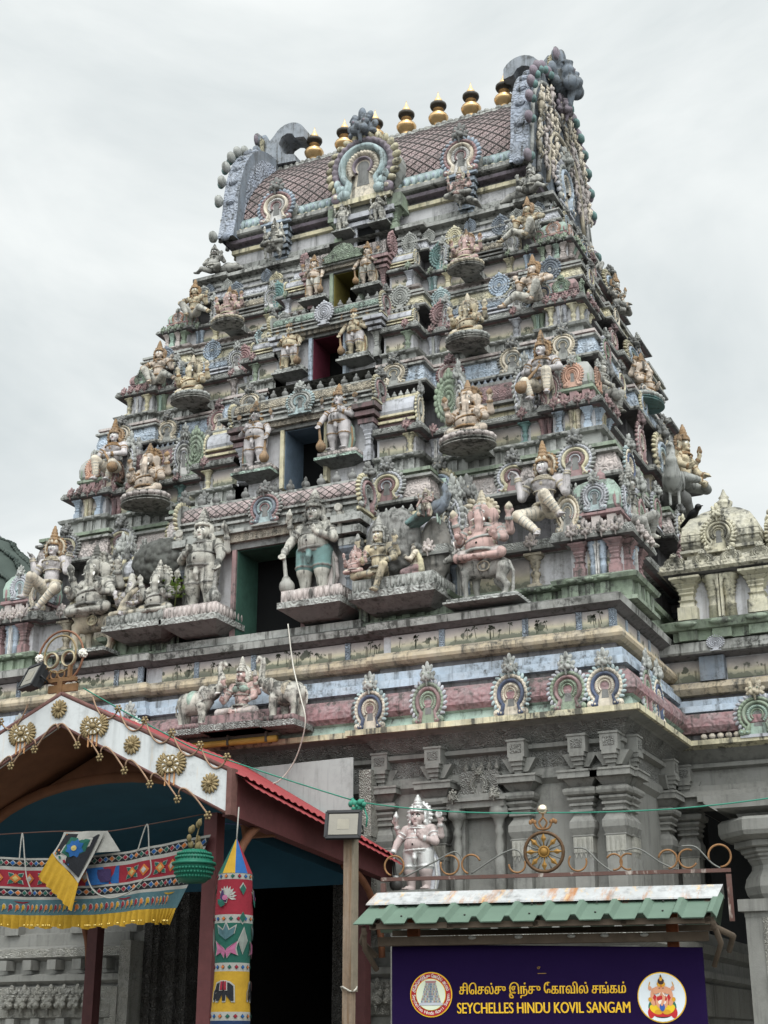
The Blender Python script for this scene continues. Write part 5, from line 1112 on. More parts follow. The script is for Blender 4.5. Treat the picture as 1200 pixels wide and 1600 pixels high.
# gable ends with the great horned lion masks
def gable(sg):
    X = 2.13; s_ = sg; a_ = []; inn = []; out = []
    for i in range(33):
        t = i / 32; ca, sa = math.cos(PI * t), math.sin(PI * t); y = YC - 1.2 * math.copysign(abs(ca) ** .7, ca); z = 11.3 + 1.62 * max(sa, 0) ** .8; n_ = Vector((y - YC, (z - 11.4) * .8)).normalized()
        inn.append((y - n_.x * .06, z - n_.y * .06)); out.append((YC + (y - YC) * 1.11, 11.1 + (z - 11.36) * 1.14 + .12))
    out[0] = (YC - 1.42, 11.0); out[-1] = (YC + 1.42, 11.0); inn[0] = (inn[0][0], 11.0); inn[-1] = (inn[-1][0], 11.0)
    g_ = MB(); poly = out + inn[::-1]; n = len(out)
    x0, x1 = s_ * X, s_ * (X + .26)
    v = [(x0, y, z) for y, z in out] + [(x0, y, z) for y, z in inn] + [(x1, y, z) for y, z in out] + [(x1, y, z) for y, z in inn]; F = []; mt = []
    for i in range(n - 1):
        F += [(i, i + 1, 2 * n + i + 1, 2 * n + i), (i, n + i, n + i + 1, i + 1), (2 * n + i, 2 * n + i + 1, 3 * n + i + 1, 3 * n + i)]; mt += [0, 1, 1]
    F.append(tuple(3 * n + i for i in range(n))); mt.append(2); F.append(tuple(n + i for i in range(n))); mt.append(0)
    g_.add(v, F, mt)
    for i in range(n):                                        # bosses on the rim
        y, z = out[i]
        if i % 2 == 0:
            if sg < 0 or y < YC: g_.ball((s_ * (X + .13), y, z), (.08, .05, .06), 0, 8)
            g_.ball((s_ * (X + .29), YC + (y - YC) * 1.05, 11.0 + (z - 11.0) * 1.03), (.06, .09, .09) if y < YC else (.06, .16, .13), 3, 9); g_.ball((s_ * (X + .33), YC + (y - YC) * 1.02, 11.0 + (z - 11.0) * 1.0), (.05, .06, .06) if y < YC else (.06, .10, .07), 4, 8)
    G = g_.build('gable', [paint('gable_blue', (144, 156, 176), .75, carve=.45, carve_scale=9, up=.3), P('slate'), P('slate'), P('purple' if sg > 0 else 'grey'), P('teal')], roof)
    for r_, c_, xx in ((.98, 'grey', .27), (.8, 'white', .30), (.58, 'tan', .33)):   # nested arches on the face
        mb = MB(); pts = [(s_ * (X + xx), YC + (y - YC) * r_ * .95, 11.0 + (z - 11.0) * r_ * .93) for y, z in out]; mb.tube(pts, .035, 6); mb.build('arch_moulding', P(c_), G)
    fg = MB(); rnd = random.Random(3)
    for r_ in (.9, .7, .48):
        m_ = int(15 * r_)
        for i in range(m_):
            t = (i + .5) / m_; y, z = out[int(t * 32)]; y = YC + (y - YC) * r_ * .93; z = 11.0 + (z - 11.0) * r_ * .9; q = rnd.randrange(3)
            k_ = rnd.uniform(.8, 1.15); xf = s_ * (X + .33); tl_ = rnd.uniform(-.03, .03)
            fg.tube([(xf, y, z - .05 * k_), (xf, y + tl_ * .5, z + .02 * k_), (xf, y + tl_, z + .08 * k_)], [.038 * k_, .034 * k_, .044 * k_], 8, q); fg.ball((xf + s_ * .01, y + tl_ * 1.3, z + .145 * k_), .034 * k_, q, 8); fg.tube([(xf, y + tl_ * 1.3, z + .165 * k_), (xf, y + tl_ * 1.4, z + .225 * k_)], [.028 * k_, .006], 7, 2)
            for e_ in (-1, 1):
                up_ = rnd.choice((-1, 1)); fg.tube([(xf, y + tl_ + e_ * .045 * k_, z + .09 * k_), (xf + s_ * .02, y + e_ * .09 * k_, z + .05 * k_), (xf + s_ * .03, y + e_ * .08 * k_, z + (.05 + .06 * up_) * k_)], [.018, .014, .012], 6, q)
                fg.tube([(xf, y + e_ * .025 * k_, z - .05 * k_), (xf + s_ * .03, y + e_ * .06 * k_, z - .09 * k_), (xf + s_ * .01, y + e_ * .045 * k_, z - .16 * k_)], [.026, .02, .015], 6, q)
    fg.build('relief_figures', [P('tan'), P('pink'), P('cream')], G)
    kudu(G, (s_ * (X + .28), YC, 11.0), .75, ('lav', 'grey', 'blue', 'cream', 'grey'), 90 * sg, .8)
    lm = MB().merge(LION, T((s_ * (X + .34), YC, 13.1)) @ RZ(90 * sg) @ SC(2.1), [0, 1]); lm.merge(LION, T((s_ * (X + .34), YC, 12.66)) @ RZ(90 * sg) @ SC(1.0), [1, 0])
    for q in (-1, 1): lm.ball((s_ * (X + .36), YC + q * .2, 13.47), (.05, .13, .13), 1, 10)
    lm.build('lion_mask', [P('slate', .9), P('purple', .9)], G)
    hz = MB(); cx_, cz_ = 1.93, 13.33                          # curled horn leaning in over the ridge
    o_ = [(2.42, 12.95), (2.44, 13.45), (2.36, 13.5), (2.27, 13.4)] + [(cx_ + .30 * math.cos(R(a)), cz_ + .30 * math.sin(R(a))) for a in range(30, 151, 15)]
    i_ = [(cx_ + .17 * math.cos(R(a)) + .02, cz_ - .06 + .17 * math.sin(R(a))) for a in range(160, -61, -20)] + [(1.82, 12.98), (1.8, 12.9)]
    i_ = [p for p in i_ if True]
    poly = o_ + [(1.66, 13.3)] + [(1.82, 13.33), (1.87, 13.42), (1.96, 13.45), (2.06, 13.41), (2.11, 13.3), (2.08, 13.17), (1.98, 13.07), (1.82, 13.02), (1.8, 12.9)]
    hz.prism([(s_ * x, z) for x, z in poly][::-s_], YC - .22, YC + .22, 0)
    hz.build('horn', [paint('horn_blue', (140, 150, 162), .7, up=.5)], G)
    yl = MB(); yl.prism([(s_ * 2.36, 13.0), (s_ * 2.43, 13.0), (s_ * 2.43, 13.48), (s_ * 2.36, 13.42)][::-s_], YC - .26, YC + .26); yl.build('crest', C_('yellow'), G)
for sg in (-1, 1): gable(sg)
# ------------------------------------------------------------------ ground and far hill
def structure(o): o['kind'] = 'structure'; return o
gm = flat('asphalt', (74, 74, 72), .9, spots=.25, scale=3)
structure(MB().add([(-1500, -400, -1.6), (1500, -400, -1.6), (1500, 1500, -1.6), (-1500, 1500, -1.6)], [(0, 1, 2, 3)]).build('ground', gm))
pv = flat('paving', (150, 146, 138), .85, spots=.2, scale=5)  # out of view; made paler to bounce light up under the ledges
structure(MB().add([(-9, -4.2, -1.596), (12, -4.2, -1.596), (12, 9, -1.596), (-9, 9, -1.596)], [(0, 1, 2, 3)]).build('pavement', pv))
def hill_mesh():
    rnd = random.Random(5); mb = MB(); NX, NY = 120, 40; v = []
    prof = [(-600, 190), (-420, 185), (-330, 168), (-270, 142), (-235, 124), (-221, 117.5), (-214, 112.5), (-209, 107.5), (-200, 98), (-185, 78), (-150, 42), (-100, 12), (-60, -1.6)]
    def ph(x):
        for (a, h0), (b, h1) in zip(prof, prof[1:]):
            if a <= x <= b: return h0 + (h1 - h0) * (x - a) / (b - a)
        return -1.6
    for j in range(NY + 1):
        for i in range(NX + 1):
            x = -420 + 380 * i / NX; t = j / NY; y = 200 + 220 * t; k = math.sin(PI * .5 * min(1, t / .22)) if t < .22 else 1 - .35 * (t - .22)
            v.append((x + rnd.uniform(-1, 1), y, -1.6 + (ph(x) + 1.6) * k + rnd.uniform(-.4, .6) * k))
    mb.add(v, [(j * (NX + 1) + i, j * (NX + 1) + i + 1, (j + 1) * (NX + 1) + i + 1, (j + 1) * (NX + 1) + i) for j in range(NY) for i in range(NX)], 0, True)
    rnd = random.Random(8)
    for _ in range(22000):                                  # tree crowns on the slope
        i, j = rnd.randrange(55, 76), rnd.randrange(13); p = v[j * (NX + 1) + i]; q = v[j * (NX + 1) + i + 1]; w = rnd.random(); x, y, z = p[0] + (q[0] - p[0]) * w, p[1] + rnd.uniform(-1, 1), p[2] + (q[2] - p[2]) * w
        r = rnd.uniform(.16, .45); mb.ball((x, y, z + r * .1), (r, r, r * rnd.uniform(.8, 1.3)), rnd.randrange(3), 6, None, 4)
    return mb
hm = hill_mesh().build('hill', [flat('hill_green', (66, 75, 70), .95, spots=.3, scale=.2, bump=0), flat('hill_green_2', (74, 82, 77), .95, spots=.3, scale=.2, bump=0), flat('hill_green_3', (58, 67, 63), .95, spots=.3, scale=.2, bump=0)])
structure(hm)

# ------------------------------------------------------------------ hall to the right of the tower
hall = thing('temple_hall', 'low grey temple hall with an ochre corner pavilion, right of the tower', 'temple hall')
HY = 1.95; hx0, hx1 = 3.85, 10.5
hp = [(hx0, HY), (hx1, HY), (hx1, 9)]
h = MB()
sweep(h, hp, [(.0, 2.40, 0), (.08, 2.42, 0), (.08, 2.5, 0), (.03, 2.51, 0), (.03, 2.66, 0), (.1, 2.68, 0), (.1, 2.72, 0), (.06, 2.73, 0), (.2, 2.85, 0), (.26, 2.87, 8), (.3, 2.88, 8), (.3, 2.93, 8), (.2, 2.94, 9), (.2, 3.0, 9), (.26, 3.01, 10), (.3, 3.07, 3), (.3, 3.14, 3), (.25, 3.21, 3), (.18, 3.23, 9), (.22, 3.24, 4), (.2, 3.31, 4), (.15, 3.32, 4), (.15, 3.38, 4), (.06, 3.39, 4), (.06, 3.43, 9), (.14, 3.44, 5), (.18, 3.5, 5), (.14, 3.57, 5), (.05, 3.58, 5), (.05, 3.83, 6), (.08, 3.84, 9), (.22, 3.86, 9), (.24, 3.88, 7), (.24, 3.98, 7), (.15, 4.0, 7), (-5, 4.02, 7)])
hs = h.build('frieze', GM, hall)
bd = MB()
for i in range(34):
    x = 4.3 + i * .085
    if not (4.72 < x < 5.0): bd.ball((x, HY - .24, 2.97), (.036, .036, .034), 0, 9)
bd.build('bead_band', [P('cream')], hall)
for x in (4.87, 6.3): kudu(hs, (x, HY - .27, 2.93), .46, ('lav', 'green', 'green', 'mint', 'tan'), 0, .42)
MB().box2((4.56, HY - .06, 3.6), (5.14, HY, 3.82)).build('mural_panel', mural, hs); MB().box2((5.4, HY - .06, 3.6), (6.3, HY, 3.82)).build('mural_panel', mural, hs)
MB().box2((3.95, HY - .06, 3.6), (4.3, HY, 3.82)).build('mural_panel', mural, hs)
for x in (4.42, 5.27): MB().box2((x - .13, HY - .16, 3.58), (x + .13, HY, 3.84)).build('panel_post', P('slate'), hs)
for x in (4.5, 5.3, 6.1): kudu(hs, (x, HY - .25, 3.87), .2, ('lav',) * 5, 0, .13)
# corner pavilion
PX0, PX1 = 4.17, 5.03; py0, py1 = HY - .1, HY + .78
pp = [(PX0, py1), (PX0, py0), (PX1, py0), (PX1, py1)]
k_ = MB()
sweep(k_, pp, [(.12, 4.0, 1), (.12, 4.1, 1), (.2, 4.11, 1), (.24, 4.19, 1), (.12, 4.23, 1), (0, 4.24, 1), (0, 4.7, 0), (.08, 4.72, 2), (.18, 4.74, 3), (.22, 4.77, 2), (.22, 4.82, 2), (.12, 4.9, 2), (0, 4.93, 2), (-.5, 4.95, 2)], True)
ochre_eave = paint('ochre_eave', (200, 190, 156), .9, carve=.25, carve_scale=10); PM = [wall_lav, P('green'), ochre_eave, recess_shade]; ochre = paint('ochre', (204, 194, 152), .7, up=.3); ochre_c = paint('ochre_carved', (196, 188, 156), .95, carve=.2, carve_scale=9, up=.5)
MATS['ochre'], MATS['ochre_carved'] = ochre, ochre_c; PAL['ochre'] = (204, 194, 152)
pav = k_.build('pavilion', PM, hall)
for kind, x in (('pilaster', 4.22), ('split_pilaster', 4.58), ('pilaster', 4.96)): column(pav, kind, (x, py0 - .02, 4.24), .47, 'ochre', 0, 1.05, 'ochre')
column(pav, 'pilaster', (PX0, py0 + .1, 4.24), .47, 'ochre', -90, .8)
er = MB()
for x in (4.14, 4.45, 4.75, 5.06): er.merge(KUDU, T((x, py0 - .2, 4.79)) @ Matrix.Diagonal((.22, .2, .13, 1)), [0] * 6)
er.build('eave_arches', [ochre_c], pav)
dome = MB(); cx, cy = (PX0 + PX1) / 2, (py0 + py1) / 2
dome.lathe([(.38, 4.93), (.38, 5.0), (.44, 5.02), (.44, 5.05), (.39, 5.07), (.42, 5.11), (.425, 5.2), (.40, 5.32), (.33, 5.44), (.21, 5.54), (.13, 5.59)], sq=True, m=0, M=T((cx, cy, 0)))
dome.lathe([(.13, 5.58), (.15, 5.60), (.06, 5.63), (.09, 5.67), (.095, 5.70), (.045, 5.74), (.06, 5.76), (.035, 5.79), (.008, 5.86)], 14, 0, T((cx, cy, 0)))
for q in range(5): dome.lathe([(.43 - .006 * q - .0085 * q * q, 5.14 + .075 * q), (.44 - .006 * q - .0085 * q * q, 5.15 + .075 * q), (.43 - .006 * q - .0085 * q * q, 5.16 + .075 * q)], sq=True, m=0, M=T((cx, cy, 0)))
dm = dome.build('dome', [ochre_c], pav)
kudu(dm, (cx, cy - .44, 5.0), .40, ('ochre',) * 5, 0, .40); kudu(dm, (cx + .44, cy, 5.0), .40, ('ochre',) * 5, 90, .40); kudu(dm, (cx - .44, cy, 5.0), .40, ('ochre',) * 5, -90, .44)
kudu(pav, (5.32, py0 + .2, 4.93), .42, ('tan', 'ochre', 'ochre', 'grey', 'grey'), 0, .5)
gb = MB()
for x in (4.22, 4.58, 4.96): gb.box2((x - .1, py0 - .17, 4.0), (x + .1, py0, 4.1)); gb.ball((x, py0 - .24, 4.16), (.12, .04, .035), 0, 8)
gb.build('plinth_blocks', P('green'), pav)
# back wall between the pavilion and the tower, upper storey
bw = MB(); bw.box2((3.7, 2.75, 4.0), (4.75, 3.2, 4.95), 0); bw.box2((3.7, 2.7, 4.55), (4.6, 2.8, 4.62), 1); bw.box2((3.7, 2.62, 4.72), (4.8, 2.8, 4.80), 1); bw.box2((3.7, 2.72, 4.15), (4.8, 2.76, 4.5), 2)
bw.build('parapet', [wall_lav, P('slate'), mural], hall)
# open porch below: beam, columns, dark interior
pc_ = MB(); pc_.box2((3.95, 1.72, 2.27), (10, 2.1, 2.42), 0); pc_.box2((4.2, 1.62, 2.30), (10, 1.75, 2.36), 0); pc_.box2((4.05, 1.66, 2.36), (10, 1.9, 2.40), 0)
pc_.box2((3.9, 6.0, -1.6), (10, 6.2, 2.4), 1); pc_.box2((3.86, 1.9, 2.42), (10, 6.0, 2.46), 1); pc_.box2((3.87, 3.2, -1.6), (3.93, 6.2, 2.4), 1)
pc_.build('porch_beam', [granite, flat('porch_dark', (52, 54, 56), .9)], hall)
def porch_column(x, y):
    c = MB(); w = .29
    c.box2((x - w, y - w, -1.6), (x + w, y + w, 1.12), 0)
    for dx in (0,): c.box2((x - .13, y - w - .012, -1.5), (x + .13, y, 1.12), 1)
    c.box2((x - w - .012, y - .13, -1.5), (x, y + .13, 1.12), 1)
    c.box2((x - w * 1.02, y - w * 1.02, 1.12), (x + w * 1.02, y + w * 1.02, 1.17), 0); c.box2((x - w * 1.18, y - w * 1.18, 1.17), (x + w * 1.18, y + w * 1.18, 1.28), 0)
    c.lathe([(.27, 1.28), (.31, 1.33), (.33, 1.4), (.31, 1.48), (.25, 1.56), (.245, 1.6), (.27, 1.64)], 8, 0, T((x, y, 0)) @ RZ(22.5), smooth=False)
    for r, z0, z1 in ((.28, 1.64, 1.675), (.31, 1.675, 1.71), (.34, 1.71, 1.76), (.40, 1.76, 1.82)): c.lathe([(r * .96, z0), (r, z0 + .01), (r, z1)], 8, 0, T((x, y, 0)) @ RZ(22.5), smooth=False)
    c.lathe([(.38, 1.82), (.52, 1.86), (.54, 1.9), (.54, 2.0), (.5, 2.03), (.3, 2.05)], 8, 0, T((x, y, 0)) @ RZ(22.5), smooth=False)
    c.lathe([(.28, 2.05), (.3, 2.08), (.46, 2.12)], sq=True, m=0, M=T((x, y, 0)))
    c.prism([(x - .62, 2.27), (x + .62, 2.27), (x + .6, 2.2), (x + .48, 2.12), (x - .48, 2.12), (x - .6, 2.2)], y - .3, y + .3, 0)
    return c.build('porch_column', [granite, silver], hall)
porch_column(4.98, 1.4); porch_column(6.6, 1.4)
link('stone_pilaster', GP, hall, (4.02, 2.0, 0)); 

# ------------------------------------------------------------------ statues on the tower
SG, SC_ = MATS['stonegrey'], MATS['stonecream']
def plinth(parent, x0, x1, y0, y1, z0, z1, m1='pink', m2='grey', cut=0):
    mb = MB(); h_ = z1 - z0
    mb.box2((x0, y0 + .03, z1 - h_ * .42), (x1, y1, z1), 0); mb.box2((x0 - .025, y0 - .01, z1 - h_ * .68), (x1 + .025, y1, z1 - h_ * .45), 1); mb.box2((x0 + .015, y0 + .05, z1 - h_ * .46), (x1 - .015, y1, z1 - h_ * .41), 2)
    zt_ = z1 - h_ * .681; b_ = .12; q = min(.22, (y1 - y0) * .5)                   # underside slopes back to the wall
    v = [(x0 - .02, y0, zt_), (x1 + .02, y0, zt_), (x1 + .02, y1, zt_), (x0 - .02, y1, zt_), (x0 + b_, y0 + q, z0), (x1 - b_, y0 + q, z0), (x1 - b_, y1, z0), (x0 + b_, y1, z0)]
    mb.add(v, [(0, 1, 5, 4), (1, 2, 6, 5), (3, 0, 4, 7), (4, 5, 6, 7)], 2)
    n_ = int((x1 - x0) / .06)
    for i in range(n_): mb.ball((x0 + (i + .5) * (x1 - x0) / n_, y0 + .03, z1 - h_ * .22), (.026, .02, h_ * .19), 0, 7)
    for q in range(int((y1 - y0) / .07)): mb.ball((x1, y0 + .06 + q * .07, z1 - h_ * .22), (.02, .028, h_ * .19), 0, 7)
    return mb.build('statue_plinth', [P(m1, .9), E_(m2), P('dgrey')], parent)
t1, t2, t3, t4 = STO
plinth(t1, .38, 1.08, -.3, .3, 4.20, 4.50); plinth(t1, -.36 - .74, -.42, -.3, .3, 4.20, 4.50)
plinth(t1, 1.22, 2.14, -.3, .3, 4.18, 4.50, 'grey'); plinth(t1, -1.86, -1.12, -.3, .3, 4.22, 4.50, 'grey')
plinth(t1, 2.25, 3.0, -.25, .2, 4.10, 4.18, 'grey'); plinth(t1, -2.6, -1.9, -.25, .2, 4.10, 4.18, 'grey')
statue('guardian', (.62, .02, 4.50), 1.02, 'big pot-bellied guardian statue with a club standing right of the lowest doorway', 'statue', 'guardians of the lowest doorway', crown=SC_, jewel=MATS['stonedark'], skin=SC_, mace=SG, cloth=P('teal'), sash=P('pink'))
statue('guardian', (-.80, .02, 4.50), 1.02, 'big grey pot-bellied guardian statue with a club standing left of the lowest doorway', 'statue', 'guardians of the lowest doorway', mirror=True, crown=SC_, jewel=MATS['stonedark'], skin=SC_, mace=SG, cloth=SC_, sash=SG)
cb = dict(skin=MATS['skinlav'], jewel=P('tan'), cloth=P('cream'), cloth2=P('grey'))
statue('bearer', (3.16, .30, 5.07), .95, 'tall-crowned statue holding up the ledge, lowest seated figure at the right corner of the tower', 'statue', 'corner figures holding up the ledge', **cb)
statue('bearer', (-3.12, .30, 5.08), .95, 'tall-crowned statue holding up the ledge, lowest seated figure at the left corner of the tower', 'statue', 'corner figures holding up the ledge', mirror=True, **cb)
statue('lion', (-2.18, -.02, 4.18), .80, 'ochre lion statue carrying a large elephant-headed figure at the lower left', 'animal statue', skin=P('tan'), jewel=P('yellow'), cloth=P('yellow'), rotz=0)
statue('ganesha_bare', (-2.2, -.04, 4.61), 1.08, 'large cream elephant-headed statue riding a lion at the lower left', 'statue', skin=SC_, crown=SC_, jewel=MATS['stonedark'], cloth=SC_)
statue('sage', (-1.66, -.1, 4.5), .64, 'bearded sage statue in a tan robe sitting beside a small elephant-headed figure', 'statue', skin=MATS['skinlav'], cloth=P('tan'), cloth2=SC_, jewel=P('tan'))
statue('ganesha_bare', (-1.27, -.1, 4.5), .80, 'small pale elephant-headed statue sitting between the sage and the left guardian', 'statue', skin=SC_, crown=SC_, jewel=MATS['stonedark'], cloth=P('tan'))
statue('lord', (1.45, -.1, 4.53), .80, 'yellowish seated statue with one leg hanging and a small elephant-headed child on the lap', 'statue', skin=MATS['skinyellow'], crown=SG, jewel=SG, cloth=SC_)
statue('ganesha_bare', (1.22, -.20, 4.60), .40, 'tiny pink elephant-headed child statue on the lap of the yellowish seated figure', 'statue', skin=MATS['skinpink'], crown=MATS['skinpink'], jewel=P('pink'), cloth=P('cream'))
statue('kneeler', (1.87, -.08, 4.50), .50, 'kneeling woman statue in a red skirt and yellow blouse facing the seated figure', 'statue', rotz=-80, skin=P('cream'), cloth=P('rose'), blouse=P('yellow'), hair=P('dgrey'), jewel=P('tan'))
statue('bull', (2.62, -.06, 4.18), .74, 'grey bull statue carrying a pink elephant-headed figure at the lower right', 'animal statue', skin=P('stonegrey'), jewel=P('tan'), cloth=SG)
statue('ganesha_bare', (2.6, -.04, 4.58), .98, 'pink elephant-headed statue riding a grey bull at the lower right', 'statue', skin=MATS['skinpink'], crown=P('tan'), jewel=P('grey'), cloth=P('pink'))
statue('peacock', (2.08, .0, 5.08), .62, 'blue peacock statue with a green tail perched above the kneeling woman', 'animal statue', mirror=True, skin=P('slate'), cloth=P('teal'), jewel=P('mint'))
statue('guardian', (1.98, -.08, 5.16), .27, 'small pinkish child statue standing against the blue peacock', 'statue', skin=MATS['skinpink'], crown=P('tan'), jewel=P('tan'), cloth=P('cream'), sash=P('tan'), mace=P('tan'))
for k, (y, z, s, xl, xr, nm, kw) in enumerate(((.82, 6.485, .74, -.64, .49, 'second', dict(skin=MATS['skinlav'], cloth=MATS['skinlav'], sash=P('mint'))), (1.40, 8.03, .60, -.52, .40, 'third', dict(skin=MATS['skinyellow'], cloth=MATS['skinlav'], sash=P('yellow'))), (1.89, 9.29, .54, -.46, .33, 'fourth', dict(skin=P('skin0'), cloth=SC_, sash=P('tan'))), (2.40, 10.565, .37, -.31, .245, 'topmost', dict(skin=P('stonecream'), cloth=SG, sash=SG, crown=SC_, jewel=SG, mace=SG)))):
    kw = dict(kw); kw.setdefault('crown', P('gold')); kw.setdefault('jewel', P('gold'))
    for x, side in ((xl, 'left'), (xr, 'right')):
        statue('guardian', (x, y, z), s, 'guardian statue with a club standing %s of the %s doorway up the tower' % (side, nm), 'statue', 'guardians of the upper doorways', mirror=x < 0, **kw)
        par = (t2, t3, t4, neck)[k]; hw_ = .26 * s / .74
        plinth(par, x - hw_ + .02, x + hw_, y - .16 * s, y + .4, z - .2 * s, z, 'pink' if k == 0 else 'grey', 'mint' if k == 0 else 'grey')
for kind, y, z, s, xl, xr, nm, skin in (('clubman', 1.06, 6.89, .84, -2.90, 2.94, 'second', MATS['skinlav']), ('lounger', 1.62, 8.35, .74, -2.67, 2.69, 'third', P('skin0')), ('lounger', 2.10, 9.55, .68, -2.47, 2.49, 'fourth', MATS['skinyellow'])):
    for x, side in ((xl, 'left'), (xr, 'right')):
        what = 'holding a slanting club' if kind == 'clubman' else 'lounging with one leg stretched out'
        statue(kind, (x, y, z), s, 'gold-crowned statue %s at the %s corner of the %s tier' % (what, side, nm), 'statue', 'seated corner figures', mirror=x < 0, skin=skin, cloth=P('cream') if kind == 'clubman' else SC_, jewel=P('gold'))
for y, z, s, x_, nm, kw in ((.80, 6.37, .88, 2.14, 'second', dict(skin=P('skin0'), petal=P('pink'))), (1.36, 7.93, .73, 1.94, 'third', dict(skin=MATS['skinyellow'], petal=P('grey'))), (1.86, 9.23, .64, 1.74, 'fourth', dict(skin=MATS['skinpink'], petal=P('tan'), jewel=P('yellow')))):
    for sg, side in ((-1, 'left'), (1, 'right')):
        statue('ganesha', (sg * x_, y, z), s, 'elephant-headed statue on a round lotus seat, %s half of the %s tier' % (side, nm), 'statue', 'elephant-headed figures on lotus seats', mirror=False, crown=P('tan') if nm == 'third' else P('gold'), stone=SG, cloth=P('cream'), **kw)
statue('lion', (-1.42, 2.44, 10.41), .40, 'grey beast statue under the seated figure below the left roof arch', 'animal statue', skin=SG, jewel=SG, cloth=SG); statue('deity', (-1.41, 2.44, 10.60), .52, 'stone-coloured seated statue riding a beast below the left roof arch', 'statue', skin=SC_, crown=SC_, jewel=SG, cloth=SG)
statue('peacock', (1.45, 2.42, 10.43), .50, 'grey swan-like bird statue under the seated figure below the right roof arch', 'animal statue', skin=SG, jewel=SG, cloth=SG); statue('deity', (1.44, 2.42, 10.60), .56, 'stone-coloured seated statue riding a bird below the right roof arch', 'statue', skin=MATS['skinpink'], crown=P('tan'), jewel=SC_, cloth=SG)
statue('dwarf', (2.42, 2.48, 10.44), .62, 'grey pot-bellied dwarf statue sitting at the right corner below the roof', 'statue', skin=SG, crown=SG, jewel=SC_, cloth=SG, cloth2=SC_); statue('dwarf', (-2.42, 2.48, 10.44), .62, 'grey pot-bellied dwarf statue sitting at the left corner below the roof', 'statue', mirror=True, skin=SG, crown=SG, jewel=SC_, cloth=SG, cloth2=SC_)
for y, z, s, x_, par in ((.80, 6.37, .88, 2.14, t2), (1.36, 7.93, .73, 1.94, t3), (1.86, 9.23, .64, 1.74, t4)):
    for sg in (-1, 1): MB().box2((sg * x_ - .2 * s, y - .0, z - .17 * s), (sg * x_ + .2 * s, y + .42, z - .02 * s)).build('statue_plinth', P('grey', .9), par)
# figures on the right flank
statue('peacock', (3.86, 3.1, 6.04), 1.05, 'large grey peacock statue standing out from the right flank of the tower', 'animal statue', rotz=100, skin=P('grey'), cloth=P('dgrey'), jewel=P('grey'))
statue('deity', (3.90, 3.55, 6.42), .98, 'pale statue riding the large peacock on the right flank', 'statue', rotz=75, skin=MATS['skinyellow'], crown=P('gold'), cloth=P('grey'))
statue('ganesha', (3.42, 3.6, 7.78), .80, 'seated statue on a teal lotus seat, third tier of the right flank', 'statue', rotz=80, skin=P('skin0'), stone=P('teal'), petal=P('grey'), cloth=SC_)
statue('deity', (3.12, 3.75, 9.16), .66, 'seated statue on a green lotus seat, fourth tier of the right flank', 'statue', rotz=80, skin=P('stonecream'), crown=P('gold'), cloth=SG)
statue('lounger', (2.78, 3.85, 9.93), .5, 'grey statue stretching an arm out below the roof on the right flank', 'statue', rotz=90, skin=SC_, crown=SG, cloth=SG)
statue('bearer', (3.88, .9, 5.05), .82, 'weathered seated statue at the front end of the right flank, lowest tier', 'statue', rotz=90, skin=SC_, crown=SG, jewel=SG, cloth=SG)
statue('clubman', (3.46, 1.6, 6.88), .7, 'weathered seated statue with a club at the front end of the right flank, second tier', 'statue', rotz=90, skin=SC_, crown=SG, jewel=SG, cloth=SG, mace=SG)
statue('dwarf', (2.5, 3.2, 10.44), .5, 'grey dwarf statue under the horned gable on the right flank', 'statue', rotz=90, skin=SG, crown=SG, jewel=SC_, cloth=SG)
# goddess and elephants over the entrance
ep = MB(); ep.box2((-.84, -.58, 2.99), (.74, .0, 3.05), 1); ep.box2((-.8, -.52, 3.05), (.7, .0, 3.115), 0); ep.box2((-.34, -.64, 2.99), (.36, -.3, 3.06), 1); ep.box2((-.3, -.58, 3.06), (.32, -.3, 3.16), 0)
for i in range(26): ep.ball((-.8 + .03 + i * .0577, -.53, 3.085), (.024, .016, .024), 0, 7)
ep.build('statue_plinth', [P('rose', .9), C_('grey')], fz)
statue('goddess', (.01, -.38, 3.165), .72, 'cross-legged goddess statue in a green blouse between two elephants above the entrance', 'statue', skin=MATS['skinpink'], blouse=P('mint'), cloth=P('pink'), cloth2=P('tan'), crown=SC_, jewel=SC_)
statue('elephant', (.50, -.34, 3.115), .60, 'grey elephant statue with raised trunk on the right of the goddess', 'animal statue', 'elephants beside the goddess', skin=SC_, cloth=P('tan'), jewel=SG)
statue('elephant', (-.56, -.34, 3.115), .60, 'grey elephant statue with raised trunk and green saddle cloth on the left of the goddess', 'animal statue', 'elephants beside the goddess', mirror=True, skin=SC_, cloth=P('mint'), jewel=SG)
statue('guardian', (1.99, -.36, 1.33), .755, 'pink and silver guardian statue standing against the grey wall behind the green sign roof', 'statue', skin=MATS['silverskin'], crown=MATS['silverpaint'], jewel=MATS['silverpaint'], cloth=MATS['silverpaint'], sash=P('lav'), mace=flat('mace_dark', (70, 68, 66), .4, .3))
MB().box2((1.72, -.6, 1.1), (2.26, .0, 1.33)).build('statue_ledge', granite, gs)
MB().box2((1.76, -.5, -1.6), (2.22, -.0, 1.1)).build('statue_pedestal', granite, gs)
